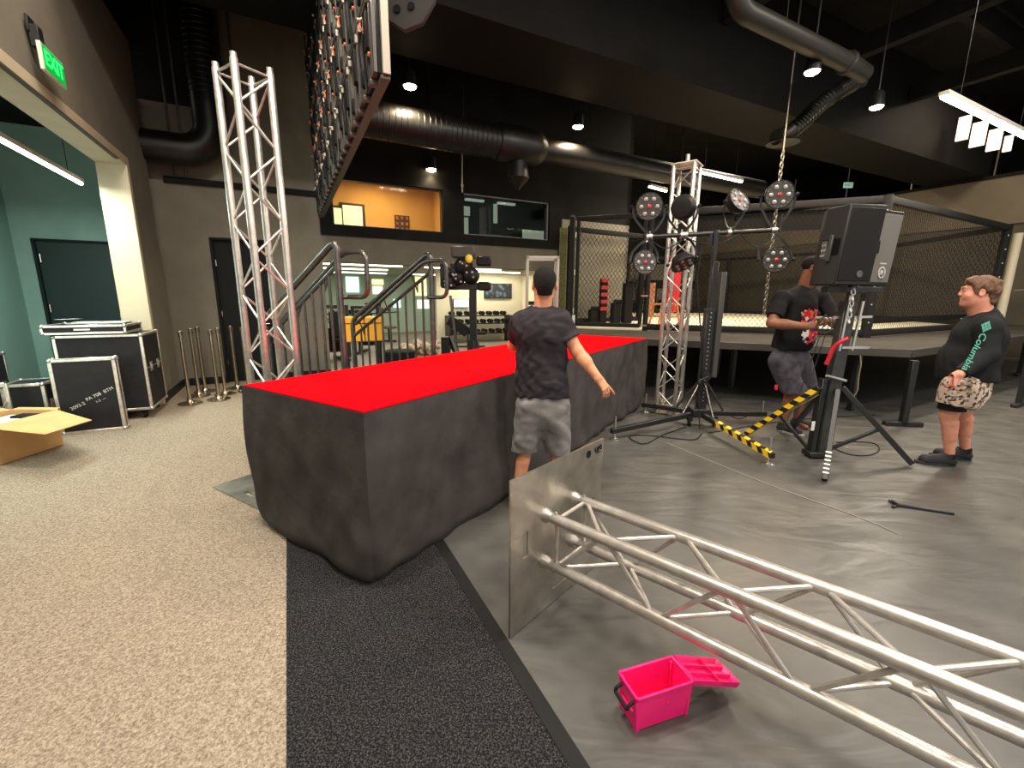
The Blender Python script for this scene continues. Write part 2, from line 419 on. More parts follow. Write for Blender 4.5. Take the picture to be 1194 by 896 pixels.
# ------------------------------------------------------------------ surfaces
def floor_mat(name, c, c2, rough, scale, bump, bscale, rough2=None):
    m = mat(name, c, rough, noise=0.3, nscale=scale, color2=c2, bump=bump, bscale=bscale); return m
W_TAUPE = mat('wall_taupe', (0.15, 0.132, 0.098), 0.85, noise=0.08, nscale=3, bump=0.03, bscale=200)
W_DARK = mat('wall_dark', (0.05, 0.045, 0.036), 0.85, noise=0.08, nscale=3)
BLACK_PAINT = mat('ceiling_black', (0.009, 0.0085, 0.0075), 0.8, noise=0.3, nscale=2)
BLACK_SHEEN = mat('duct_black', (0.012, 0.0115, 0.01), 0.38, metal=0.3, noise=0.2, nscale=6)
CREAM = mat('trim_cream', (0.47, 0.4, 0.27), 0.6, noise=0.04, nscale=4)
TEAL = mat('wall_teal', (0.2, 0.31, 0.265), 0.75, noise=0.08, nscale=2)
BLK_STEEL = mat('steel_black', (0.016, 0.016, 0.016), 0.4, metal=0.2, noise=0.2, nscale=30)
BLK_PLASTIC = mat('plastic_black', (0.014, 0.014, 0.014), 0.45)
RUBBER = mat('rubber_black', (0.012, 0.012, 0.012), 0.8)
ALU = mat('aluminium', (0.54, 0.51, 0.465), 0.35, metal=0.75, noise=0.12, nscale=24, bump=0.04, bscale=90)
ALU_DULL = mat('aluminium_plate', (0.56, 0.52, 0.455), 0.38, metal=1.0, noise=0.3, nscale=4, bump=0.03, bscale=60)
CHROME = mat('chrome', (0.75, 0.72, 0.68), 0.18, metal=1.0)
ZINC = mat('zinc_bolt', (0.6, 0.58, 0.55), 0.35, metal=1.0)
GUNMETAL = mat('gunmetal_tube', (0.13, 0.12, 0.11), 0.3, metal=0.8, noise=0.2, nscale=20)

# beige loop carpet
m = bpy.data.materials.new('carpet_beige'); m.use_nodes = True; nt = m.node_tree; b = nt.nodes['Principled BSDF']; b.inputs['Roughness'].default_value = 0.95; b.inputs['Specular IOR Level'].default_value = 0.1
tc = nt.nodes.new('ShaderNodeTexCoord'); vo = nt.nodes.new('ShaderNodeTexVoronoi'); vo.inputs['Scale'].default_value = 130; n1 = nt.nodes.new('ShaderNodeTexNoise'); n1.inputs['Scale'].default_value = 90; n1.inputs['Detail'].default_value = 5; n1.inputs['Roughness'].default_value = 0.75
rp = nt.nodes.new('ShaderNodeValToRGB'); rp.color_ramp.elements[0].position = 0.36; rp.color_ramp.elements[0].color = (0.15, 0.115, 0.08, 1); rp.color_ramp.elements[1].position = 0.64; rp.color_ramp.elements[1].color = (0.43, 0.355, 0.27, 1)
bp = nt.nodes.new('ShaderNodeBump'); bp.inputs['Strength'].default_value = 0.8; bp.inputs['Distance'].default_value = 0.006
nt.links.new(tc.outputs['Object'], vo.inputs['Vector']); nt.links.new(tc.outputs['Object'], n1.inputs['Vector']); nt.links.new(n1.outputs['Fac'], rp.inputs['Fac']); nt.links.new(rp.outputs['Color'], b.inputs['Base Color'])
nt.links.new(vo.outputs['Distance'], bp.inputs['Height']); nt.links.new(bp.outputs['Normal'], b.inputs['Normal']); M_CARPET = m
# speckled black entrance mat
m = bpy.data.materials.new('mat_black_speckled'); m.use_nodes = True; nt = m.node_tree; b = nt.nodes['Principled BSDF']; b.inputs['Roughness'].default_value = 0.95; b.inputs['Specular IOR Level'].default_value = 0.1
tc = nt.nodes.new('ShaderNodeTexCoord'); n1 = nt.nodes.new('ShaderNodeTexNoise'); n1.inputs['Scale'].default_value = 140; n1.inputs['Detail'].default_value = 3; rp = nt.nodes.new('ShaderNodeValToRGB')
rp.color_ramp.elements[0].position = 0.45; rp.color_ramp.elements[0].color = (0.008, 0.008, 0.009, 1); rp.color_ramp.elements[1].position = 0.75; rp.color_ramp.elements[1].color = (0.075, 0.072, 0.07, 1)
bp = nt.nodes.new('ShaderNodeBump'); bp.inputs['Strength'].default_value = 0.7; bp.inputs['Distance'].default_value = 0.006
nt.links.new(tc.outputs['Object'], n1.inputs['Vector']); nt.links.new(n1.outputs['Fac'], rp.inputs['Fac']); nt.links.new(rp.outputs['Color'], b.inputs['Base Color']); nt.links.new(n1.outputs['Fac'], bp.inputs['Height']); nt.links.new(bp.outputs['Normal'], b.inputs['Normal']); M_MAT = m
# grey vinyl sheet with soft wrinkles
m = bpy.data.materials.new('vinyl_grey'); m.use_nodes = True; nt = m.node_tree; b = nt.nodes['Principled BSDF']; b.inputs['Specular IOR Level'].default_value = 0.5
tc = nt.nodes.new('ShaderNodeTexCoord'); mp = nt.nodes.new('ShaderNodeMapping'); mp.inputs['Rotation'].default_value = (0, 0, 0.9); mp.inputs['Scale'].default_value = (0.9, 2.6, 1)
n1 = nt.nodes.new('ShaderNodeTexNoise'); n1.inputs['Scale'].default_value = 1.6; n1.inputs['Detail'].default_value = 3; n1.inputs['Distortion'].default_value = 0.8
n2 = nt.nodes.new('ShaderNodeTexNoise'); n2.inputs['Scale'].default_value = 4; n2.inputs['Detail'].default_value = 6
rp = nt.nodes.new('ShaderNodeValToRGB'); rp.color_ramp.elements[0].position = 0.3; rp.color_ramp.elements[0].color = (0.058, 0.055, 0.05, 1); rp.color_ramp.elements[1].position = 0.7; rp.color_ramp.elements[1].color = (0.086, 0.083, 0.076, 1)
mr = nt.nodes.new('ShaderNodeMapRange'); mr.inputs['To Min'].default_value = 0.3; mr.inputs['To Max'].default_value = 0.48
bp = nt.nodes.new('ShaderNodeBump'); bp.inputs['Strength'].default_value = 0.5; bp.inputs['Distance'].default_value = 0.03
nt.links.new(tc.outputs['Object'], mp.inputs['Vector']); nt.links.new(mp.outputs['Vector'], n1.inputs['Vector']); nt.links.new(tc.outputs['Object'], n2.inputs['Vector']); nt.links.new(n2.outputs['Fac'], rp.inputs['Fac']); nt.links.new(rp.outputs['Color'], b.inputs['Base Color'])
nt.links.new(n2.outputs['Fac'], mr.inputs['Value']); nt.links.new(mr.outputs['Result'], b.inputs['Roughness']); nt.links.new(n1.outputs['Fac'], bp.inputs['Height']); nt.links.new(bp.outputs['Normal'], b.inputs['Normal']); M_VINYL = m
# concrete of the gym beyond
M_GYMFLOOR = mat('gym_rubber_floor', (0.17, 0.15, 0.115), 0.6, noise=0.1, nscale=8)

# ------------------------------------------------------------------ setting
TN = -13.0                                            # the room is open on the camera's side (assumed glass front, not built, to let world light in)
struct('floor', MB().rbox(-5.0, 22, TN, 12.5, -0.12, -0.004), M_CARPET)
struct('floor', MB().rbox(1.55, 2.38, TN, -0.02, -0.03, 0.001), M_MAT)
struct('floor', MB().rbox(2.44, 21.5, TN, -0.02, -0.03, 0.001), M_VINYL)
struct('trim_1', MB().rbox(2.38, 2.44, TN, -0.02, -0.03, 0.004), mat('mat_edge', (0.012, 0.012, 0.012), 0.6))
struct('floor', MB().rbox(1.8, 9.3, 0.0, 10, -0.03, 0.001), M_GYMFLOOR)
CEIL = 6.6
struct('ceiling', MB().rbox(-0.6, 22, -9.6, 7.0, CEIL, CEIL + 0.15), BLACK_PAINT)
# left wall with the wide cream-lined opening
lw = MB(); lw.rbox(-0.3, 0, -1.36, -0.36, 0, 5.0); lw.rbox(-0.3, 0, TN, -1.36, 3.16, 5.0); lw.rbox(-0.3, 0, TN, -5.6, 0, 3.16); lw.rbox(-0.45, -0.1, -0.36, 0.0, 0, 4.4)
struct('wall_left', lw, W_TAUPE)
lwu = MB().rbox(-0.6, -0.3, -9.6, 0.2, 5.0, CEIL); struct('wall_left_upper', lwu, BLACK_PAINT)
tr = MB()
tr.rbox(-0.3, 0.012, -1.46, -1.36, 0, 3.24)          # right jamb
tr.rbox(-0.3, 0.012, -5.7, -1.36, 3.13, 3.24)        # head
tr.rbox(-0.3, -0.0, -5.7, -5.6, 0, 3.13)
struct('trim_2', tr, CREAM, bevel=0.006)
struct('trim_3', MB().rbox(-0.02, 0.02, -5.7, -1.8, 3.115, 3.13), mat('seam_dark', (0.06, 0.05, 0.035), 0.8))
struct('baseboard_left', MB().rbox(0, 0.015, -1.34, -0.01, 0, 0.12), BLK_PLASTIC)
# back wall: lower taupe storey with door, gym opening and the black box with two interior windows
bwm = MB()
bwm.rbox(-0.1, 0.62, 0, 0.25, 0, 4.4); bwm.rbox(0.62, 1.5, 0, 0.25, 2.46, 4.4); bwm.rbox(1.5, 2.33, 0, 0.25, 0, 4.4)
bwm.rbox(1.07, 2.3, 0, 0.25, 4.4, CEIL)
bwm.rbox(2.33, 7.55, 0, 0.25, 2.13, 2.62); bwm.rbox(6.98, 7.55, 0, 0.25, 0, 2.13)
struct('wall_back', bwm, W_TAUPE)
ub = MB(); ub.rbox(2.33, 7.5, -0.04, 0.2, 2.61, 2.8); ub.rbox(2.33, 7.5, -0.04, 0.2, 3.62, CEIL)
ub.rbox(2.33, 2.56, -0.04, 0.2, 2.8, 3.62); ub.rbox(4.66, 5.1, -0.04, 0.2, 2.8, 3.62); ub.rbox(7.18, 7.5, -0.04, 0.2, 2.8, 3.62)
ub.rbox(-0.3, 1.07, 0.0, 0.2, 4.4, CEIL)
struct('wall_back_upper', ub, BLACK_PAINT)
struct('trim_4', MB().rbox(0.12, 2.33, -0.06, 0.0, 3.25, 3.34), BLACK_PAINT)
struct('baseboard_back', MB().rbox(0, 0.62, -0.015, 0, 0, 0.12).rbox(1.5, 2.33, -0.015, 0, 0, 0.12), BLK_PLASTIC)
d = thing('door', 'black door in the taupe back wall behind the standing truss', 'door', RW(1.06, 0.1, 0), TH)
MB().box((0, 0, 1.235), (0.88, 0.05, 2.46)).build('door_leaf', mat('door_black', (0.006, 0.006, 0.006), 0.7, spec=0.2), d, bevel=0.004)
MB().box((-0.43, -0.06, 1.22), (0.04, 0.1, 2.44)).box((0.43, -0.06, 1.22), (0.04, 0.1, 2.44)).box((0, -0.06, 2.44), (0.9, 0.1, 0.03)).build('door_frame', BLACK_PAINT, d)
for z in (0.35, 1.2, 2.05): MB().cyl((-0.4, -0.045, z - 0.05), (-0.4, -0.045, z + 0.05), 0.012, n=8).build('hinge', CHROME, d)
MB().tube(fillet([(0.32, -0.03, 1.02), (0.32, -0.08, 1.02), (0.2, -0.08, 1.02)], 0.02), 0.01).build('handle', CHROME, d)
# interior windows, upper floor rooms behind them
GLASS = mat('glass_clear', (0.97, 0.98, 0.97), 0.0, trans=1.0, spec=0.2); GLASS.node_tree.nodes['Principled BSDF'].inputs['IOR'].default_value = 1.12
def glazing(name, s0, s1, z0, z1, t, fr=0.03, m=None):
    o = MB().rbox(s0, s1, t - 0.03, t + 0.03, z0, z0 + fr).rbox(s0, s1, t - 0.03, t + 0.03, z1 - fr, z1).rbox(s0, s0 + fr, t - 0.03, t + 0.03, z0, z1).rbox(s1 - fr, s1, t - 0.03, t + 0.03, z0, z1).build(name, m or BLK_STEEL)
    o['kind'] = 'structure'; MB().rbox(s0 + fr, s1 - fr, t - 0.004, t + 0.004, z0 + fr, z1 - fr).build('pane', GLASS, o); return o
glazing('window_1', 2.56, 4.66, 2.8, 3.62, 0.06, 0.02); glazing('window_2', 5.1, 7.18, 2.8, 3.62, 0.06, 0.02, mat('frame_grey', (0.3, 0.32, 0.3), 0.5))
OCH = mat('wall_ochre', (0.62, 0.38, 0.13), 0.8, noise=0.05, nscale=2); OCHC = mat('ceiling_ochre', (0.62, 0.48, 0.28), 0.8)
struct('wall_upper_room', MB().rbox(2.2, 5.05, 1.6, 1.7, 2.62, 4.3).rbox(2.1, 2.2, 0.2, 1.7, 2.62, 4.3).rbox(4.95, 5.05, 0.2, 1.7, 2.62, 4.3), OCH)
struct('ceiling_upper_room', MB().rbox(2.1, 5.05, 0.2, 1.7, 4.03, 4.13), OCHC)
struct('floor_upper_room', MB().rbox(2.1, 9.3, 0.2, 4.6, 2.5, 2.62), W_DARK)
DTEAL = mat('wall_deep_teal', (0.03, 0.065, 0.058), 0.7)
struct('wall_upper_office', MB().rbox(5.05, 8.9, 2.5, 2.6, 2.62, 4.3).rbox(8.8, 8.9, 0.2, 2.6, 2.62, 4.3), DTEAL)
struct('ceiling_upper_office', MB().rbox(5.05, 8.9, 0.2, 2.6, 4.0, 4.1), DTEAL)
# bright gym beyond the opening
GYMW = mat('gym_wall_cream', (0.72, 0.66, 0.5), 0.8, noise=0.03, nscale=2); GYMT = mat('gym_wall_green', (0.38, 0.5, 0.4), 0.8)
struct('wall_gym_back', MB().rbox(6.1, 9.4, 5.2, 5.3, 0, 2.5), GYMW); struct('wall_gym_green', MB().rbox(1.6, 9.4, 9.9, 10.0, 0, 2.5), GYMT)
struct('wall_gym_left', MB().rbox(1.6, 1.7, 0.25, 10, 0, 2.5), GYMT); struct('wall_gym_right', MB().rbox(9.3, 9.4, 0.25, 10, 0, 2.5), GYMW)
struct('ceiling_gym', MB().rbox(1.6, 9.4, 0.25, 10, 2.4, 2.5), mat('gym_ceiling', (0.42, 0.39, 0.31), 0.85))
# right part of the hall behind the cage
WG = mat('wall_olive', (0.25, 0.225, 0.165), 0.85, noise=0.06, nscale=2)
struct('wall_back_right', MB().rbox(9.4, 22, 6.0, 6.2, 0, 3.0), WG); struct('wall_back_right_upper', MB().rbox(9.45, 22, 6.0, 6.2, 3.0, CEIL), BLACK_PAINT)
struct('wall_back_side', MB().rbox(9.45, 9.57, 0.0, 6.0, 0.0, 3.3).rbox(7.55, 9.57, 0.0, 0.2, 0, 3.3), WG); struct('wall_back_side_upper', MB().rbox(9.45, 9.57, 0.0, 6.0, 3.3, CEIL).rbox(7.5, 9.57, 0.0, 0.2, 3.3, CEIL), BLACK_PAINT)
struct('trim_5', MB().rbox(9.4, 22, 5.95, 6.0, 1.95, 2.3), mat('wall_stripe', (0.035, 0.031, 0.025), 0.8))
BRN = mat('wall_brown_dark', (0.085, 0.072, 0.05), 0.8, noise=0.08, nscale=2)
struct('wall_right', MB().rbox(19.0, 19.2, TN, 6.0, 0, 3.5), BRN); struct('trim_6', MB().rbox(18.95, 19.2, TN, 6.0, 3.5, 4.72), mat('balcony_front', (0.17, 0.14, 0.1), 0.85, noise=0.05, nscale=2))
struct('trim_7', MB().rbox(18.9, 19.2, TN, 6.0, 4.72, 4.8), BLACK_PAINT)
struct('floor_balcony', MB().rbox(19.2, 22, TN, 6.0, 4.4, 4.5), W_DARK)
struct('wall_right_upper', MB().rbox(21.6, 21.8, TN, 6.0, 4.5, CEIL), BLACK_PAINT)

# teal side room seen through the left opening
struct('wall_teal_back', MB().rbox(-2.2, -1.64, 0.3, 0.45, 0, 3.9).rbox(-1.64, -0.58, 0.3, 0.45, 2.33, 3.9).rbox(-0.58, -0.3, 0.3, 0.45, 0, 3.9), TEAL)
struct('wall_teal_left', MB().rbox(-2.0, -1.85, -4.2, 0.3, 0, 3.9).rbox(-2.0, -1.85, -7, -5.4, 0, 3.9).rbox(-2.0, -1.85, -5.4, -4.2, 2.6, 3.9), mat('wall_teal_pale', (0.2, 0.33, 0.28), 0.75))
struct('ceiling_teal', MB().rbox(-2.0, -0.3, -9, 0.3, 3.9, 4.0), BLACK_PAINT)
struct('baseboard_teal', MB().rbox(-1.85, -1.64, 0.285, 0.3, 0, 0.1), BLK_PLASTIC)
d = thing('door', 'dark green-black door in the teal side room behind the flight cases', 'door', RW(-1.11, 0.36, 0), TH)
MB().box((0, 0, 1.17), (1.06, 0.05, 2.33)).build('door_leaf', mat('door_teal_black', (0.012, 0.024, 0.021), 0.5, spec=0.3), d, bevel=0.004)
MB().box((-0.52, -0.04, 1.16), (0.035, 0.09, 2.33)).box((0.52, -0.04, 1.16), (0.035, 0.09, 2.33)).box((0, -0.04, 2.32), (1.07, 0.09, 0.03)).build('door_frame', mat('door_frame_green', (0.012, 0.02, 0.018), 0.8, spec=0.1), d)
for z in (0.4, 1.3, 2.05): MB().cyl((-0.48, -0.05, z - 0.06), (-0.48, -0.05, z + 0.06), 0.014, n=8).build('hinge', CHROME, d)
MB().box((0.37, -0.04, 1.12), (0.05, 0.02, 0.2)).tube(fillet([(0.37, -0.04, 1.05), (0.37, -0.1, 1.05), (0.25, -0.1, 1.05)], 0.02), 0.011).build('handle', CHROME, d)

# ------------------------------------------------------------------ ceiling beams
bm_ = MB(); bm_.rbox(-0.3, 21.6, -3.5, -2.2, 4.8, CEIL); tag(bm_.build('ceiling_beam', mat('beam_black', (0.006, 0.0055, 0.005), 0.7, noise=0.15, nscale=3)), 'wide black boxed beam crossing the ceiling', 'beam')
for i, t in enumerate((-8.6, -7.4, -6.2, -5.0)):
    o = MB(); o.rbox(-0.3, 21.6, t - 0.06, t + 0.06, 6.1, 6.13); o.rbox(-0.3, 21.6, t - 0.012, t + 0.012, 6.13, 6.45); o.rbox(-0.3, 21.6, t - 0.06, t + 0.06, 6.45, 6.48)
    tag(o.build('roof_joist', BLACK_PAINT), 'black steel joist under the ceiling, %s in front of the boxed beam' % ('nearest', 'second', 'third', 'last')[3 - i], 'joist', 'ceiling joists')
for i, s in enumerate((5.2, 8.2, 11.2, 14.2)):
    o = MB(); o.rbox(s - 0.09, s + 0.09, -9.4, -3.52, 5.75, 6.08); tag(o.build('ceiling_girder', BLACK_PAINT), 'black girder running in depth under the ceiling, %s from the left' % ('first', 'second', 'third', 'fourth')[i], 'girder', 'ceiling girders')

# ------------------------------------------------------------------ ductwork
def ring_ribs(mb, p0, p1, r, step=0.09):
    p0 = np.array(p0); p1 = np.array(p1); L = np.linalg.norm(p1 - p0); d = (p1 - p0) / L
    for k in range(1, int(L / step)): mb.lathe([(r - 0.004, -0.012), (r + 0.006, 0), (r - 0.004, 0.012)], p0 + d * k * step, d, 24, cap=False)
t_ = thing('air_duct', 'thick black round duct running across the ceiling in front of the interior windows', 'duct', RW(5.5, -1.4, 4.2))
MB().cyl(RW(2.5, -1.4, 4.2), RW(5.2, -1.4, 4.2), 0.27, n=28).build('duct_pipe', BLACK_SHEEN, t_, world=True)
q = MB(); ring_ribs(q, RW(2.5, -1.4, 4.2), RW(5.2, -1.4, 4.2), 0.27); q.build('duct_ribs', BLACK_SHEEN, t_, world=True)
MB().lathe([(0.29, 0), (0.315, 0.04), (0.315, 0.75), (0.3, 0.82), (0.22, 0.95)], RW(5.2, -1.4, 4.2), BV, 28).build('duct_collar', BLACK_SHEEN, t_, world=True)
MB().cyl(RW(6.1, -1.4, 4.2), RW(12.5, -1.4, 4.2), 0.21, n=26).build('duct_pipe', BLACK_SHEEN, t_, world=True)
MB().lathe([(0.16, 0), (0.2, 0.3), (0.02, 0.5)], RW(5.65, -1.4, 3.95), -Z1, 20).build('duct_branch', BLACK_SHEEN, t_, world=True)
for k, s in enumerate((3.2, 4.6, 7.2, 9.4)): MB().cyl(RW(s, -1.4, 4.4), RW(s, -1.4, CEIL), 0.006, n=6).build('hanger_rod', BLK_STEEL, t_, world=True)
t_ = thing('air_duct', 'fat black duct dropping down the corner and bending into the left wall', 'duct', RW(0.86, -0.36, 3.67))
vp = [RW(0.86, -0.36, CEIL), RW(0.86, -0.36, 4.3)] + [RW(0.46 + 0.4 * math.cos(a), -0.36, 4.07 - 0.4 * math.sin(a)) for a in np.linspace(0, PI / 2, 9)] + [RW(0.005, -0.36, 3.67)]
MB().tube(vp, 0.225, 26).build('duct_pipe', BLACK_SHEEN, t_, world=True)
q = MB(); ring_ribs(q, RW(0.86, -0.36, 4.4), RW(0.86, -0.36, CEIL), 0.225, 0.08); q.build('duct_ribs', BLACK_SHEEN, t_, world=True)
for k, (s, a) in enumerate(((0.28, 'nearest the left wall'), (0.42, 'second from the left wall'), (1.22, 'just right of the fat duct'))):
    tag(MB().cyl(RW(s, -0.05, 3.34), RW(s, -0.05, CEIL), 0.016, n=8).build('conduit_pipe', mat('conduit_dark', (0.09, 0.085, 0.075), 0.4, metal=0.6)), 'thin conduit running up the back wall, ' + a, 'pipe', 'wall conduits')
t_ = thing('air_duct', 'small grey duct high over the cage with an elbow at its end', 'duct', RW(7.8, -4.95, 4.8))
GD = mat('duct_grey', (0.03, 0.028, 0.023), 0.45, metal=0.4)
MB().tube(fillet([RW(6.5, -4.95, 5.25), RW(6.72, -4.95, 4.85), RW(9.1, -4.95, 4.8), RW(9.6, -4.9, 4.8)], 0.15), 0.12, 20).build('duct_pipe', GD, t_, world=True)
MB().lathe([(0.125, 0), (0.15, 0.02), (0.15, 0.06), (0.125, 0.08)], RW(9.0, -4.95, 4.8), BV, 20).build('duct_collar', GD, t_, world=True)
MB().cyl(RW(7.6, -4.95, 4.9), RW(7.6, -4.95, CEIL), 0.006, n=6).build('hanger_rod', BLK_STEEL, t_, world=True)
t_ = thing('flexible_duct', 'ribbed flexible duct drooping to a round diffuser above the cage', 'duct', at(915, 160, 8.0))
fp = [at(1005, 92, 8.2), at(985, 102, 8.2), at(955, 122, 8.1), at(936, 143, 8.0), at(916, 158, 7.9), at(905, 160, 7.8)]
fp = fillet(fp, 0.3, 6); MB().tube(fp, 0.12, 18).build('duct_hose', BLACK_SHEEN, t_, world=True)
q = MB()
for i in range(0, len(fp) - 1): q.lathe([(0.118, -0.015), (0.13, 0), (0.118, 0.015)], fp[i], np.array(fp[i + 1]) - fp[i], 18, cap=False)
q.build('hose_ribs', BLACK_SHEEN, t_, world=True)
MB().lathe([(0.1, 0.1), (0.24, 0.0), (0.25, -0.02), (0.05, -0.03)], at(913, 166, 7.9), Z1, 24).build('diffuser', BLACK_SHEEN, t_, world=True)

# ------------------------------------------------------------------ lamps
WARM = (1.0, 0.66, 0.32)
def spot_lamp(p, e, label, rod=True):
    t = thing('ceiling_downlight', label, 'ceiling light', p, 0, 'warm downlights')
    MB().lathe([(0.05, 0.24), (0.085, 0.2), (0.1, 0.02), (0.105, 0.0), (0.09, 0.01)], (0, 0, 0), Z1, 20).build('lamp_housing', BLK_STEEL, t)
    MB().lathe([(0.092, 0.004), (0.085, -0.015), (0.05, -0.032), (0.005, -0.038)], (0, 0, 0), Z1, 20).build('lamp_lens', emat('lamp_warm', (1.0, 0.75, 0.42), 60), t)
    if rod: MB().cyl((0, 0, 0.22), (0, 0, CEIL - p[2]), 0.012, n=6).build('stem', BLK_STEEL, t)
    L = bpy.data.lights.new('downlight', 'SPOT'); L.energy = e; L.color = (1.0, 0.78, 0.52); L.spot_size = math.radians(130); L.spot_blend = 0.6; L.shadow_soft_size = 0.1
    o = bpy.data.objects.new('downlight', L); COL.objects.link(o); o.location = (p[0], p[1], p[2] - 0.07); return t
for (u, v, z, e, lab) in ((478, 101, 4.6, 260, 'warm downlight beside the hanging video wall, left of the black duct'), (674, 148, 4.6, 260, 'warm downlight above the black duct, left of the right standing truss'), (947, 84, 4.6, 450, 'bright warm downlight high over the cage, above the flexible duct'),
                        (1022, 125, 4.6, 120, 'dim round downlight over the cage, right of the flexible duct'), (503, 198, 3.95, 60, 'small warm downlight over the ochre interior window'), (624, 219, 3.95, 60, 'small warm downlight over the dark teal interior window')):
    spot_lamp(fl(u, v, z), e, lab)
def tube_lamp(p0, p1, e, label, r=0.035, col=(1.0, 0.88, 0.7), strength=22, hang=None, group='linear tube lights'):
    p0 = np.array(p0); p1 = np.array(p1); c = (p0 + p1) / 2; L = np.linalg.norm(p1 - p0); yaw = math.atan2((p1 - p0)[1], (p1 - p0)[0])
    t = thing('tube_light', label, 'ceiling light', c, yaw, group)
    MB().box((0, 0, 0.035), (L, r * 2.2, 0.05)).build('lamp_housing', mat('lamp_white', (0.6, 0.55, 0.48), 0.5), t, bevel=0.006)
    MB().cyl((-L / 2 + 0.01, 0, 0), (L / 2 - 0.01, 0, 0), r * 0.75, n=12).build('lamp_tube', emat('tube_%d_%d' % (strength, int(col[2] * 100)), col, strength), t)
    if hang: 
        for x in (-L * 0.35, L * 0.35): MB().cyl((x, 0, 0.05), (x, 0, hang - c[2]), 0.004, n=5).build('hanger_wire', BLK_STEEL, t)
    A = bpy.data.lights.new('tube_glow', 'AREA'); A.shape = 'RECTANGLE'; A.size = L; A.size_y = 0.1; A.energy = e; A.color = col
    o = bpy.data.objects.new('tube_glow', A); COL.objects.link(o); o.location = (c[0], c[1], c[2] - 0.05); o.rotation_euler = (0, 0, yaw)
    return t
tube_lamp(fl(1100, 112, 4.0), fl(1200, 161, 4.0), 160, 'long bright tube light at the upper right, over the cage', 0.05, hang=CEIL)
tube_lamp(fl(813, 200, 4.0), fl(865, 212, 4.0), 60, 'tube light just right of the right standing truss top', 0.035, hang=CEIL)
tube_lamp(fl(757, 217.5, 4.0), fl(777, 223, 4.0), 25, 'tube light half hidden left of the right standing truss', 0.035, hang=CEIL)
tube_lamp(fl(703, 233, 4.0), fl(731, 239.5, 4.0), 30, 'tube light over the cage gate, leftmost of the hall tubes', 0.035, hang=CEIL)
tube_lamp(RW(-0.53, -3.6, 2.9), RW(-0.53, -1.22, 2.9), 110, 'white tube light hanging in the teal side room', 0.03, col=(0.85, 1.0, 0.93), strength=14, hang=3.9)
# ------------------------------------------------------------------ red-topped stage
SB = np.array([-0.73, 2.065, 0]); SYAW = math.radians(57.0); SLN, SWD, SH = 4.85, 1.2, 0.95
SL_ = np.array([math.cos(SYAW), math.sin(SYAW), 0]); SW_ = np.array([-math.sin(SYAW), math.cos(SYAW), 0])
stage = thing('stage', 'long waist-high stage with bright red top and black cloth skirt', 'stage', SB + SL_ * SLN / 2 + SW_ * SWD / 2, SYAW)
RED = mat('carpet_red', (0.9, 0.0, 0.004), 0.95, noise=0.06, nscale=60, bump=0.25, bscale=500, spec=0.03)
SKIRT = mat('skirt_black', (0.052, 0.045, 0.043), 0.92, noise=0.2, nscale=5, bump=0.45, bscale=5, spec=0.2)
def skirt_pt(u, w):
    per = 2 * (SLN + SWD); d = (u % 1.0) * per; z = SH * (1 - w); hx, hy = SLN / 2, SWD / 2
    r = 0.012 + 0.085 * w ** 2.5
    segs = [(SLN, (-hx, -hy), (1, 0), (0, -1)), (SWD, (hx, -hy), (0, 1), (1, 0)), (SLN, (hx, hy), (-1, 0), (0, 1)), (SWD, (-hx, hy), (0, -1), (-1, 0))]
    for L, o, dr, nn in segs:
        if d <= L: break
        d -= L
    d = min(d, L); a = np.array([o[0] + dr[0] * d, o[1] + dr[1] * d]); n = np.array(nn, float)
    # round the corners towards the hem
    cx = np.clip(a[0], -hx + r, hx - r); cy = np.clip(a[1], -hy + r, hy - r); q = a - np.array([cx, cy]); l = np.linalg.norm(q)
    if l > 1e-9 and abs(q[0]) > 1e-9 and abs(q[1]) > 1e-9: n = q / l; a = np.array([cx, cy]) + n * r
    dd = (u % 1.0) * per
    f = w * (0.016 * math.sin(dd * 4.1 + 2.1 * w + 1.0) + 0.011 * math.sin(dd * 9.3 - 3 * w) + 0.008 * math.sin(dd * 17 + 5 * w * math.sin(dd * 2)))
    f += 0.012 * math.sin(PI * w) * math.sin(dd * 2.3 + 4.2 * w) + 0.006 * math.sin(dd * 23 + 9 * w) * w * (1 - w) * 2
    f += 0.012 * max(0, math.sin(dd * 5.2 - 6 * w)) ** 6 * w + 0.010 * max(0, math.sin(dd * 7.7 + 5 * w + 1)) ** 8 * (1 - abs(2 * w - 1.1))
    if w > 0.95: f -= (w - 0.95) * 0.5
    a = a + n * (f + 0.02 * w)
    return (a[0], a[1], max(0.004, z))
MB().grid(skirt_pt, 420, 34).build('skirt', SKIRT, stage, angle=70)
MB().box((0, 0, SH - 0.03), (SLN - 0.004, SWD - 0.004, 0.058)).build('deck_edge', mat('deck_edge_black', (0.012, 0.011, 0.011), 0.8), stage, bevel=0.006)
MB().box((0, 0, SH + 0.003), (SLN - 0.03, SWD - 0.03, 0.01)).build('red_top', RED, stage, bevel=0.003)

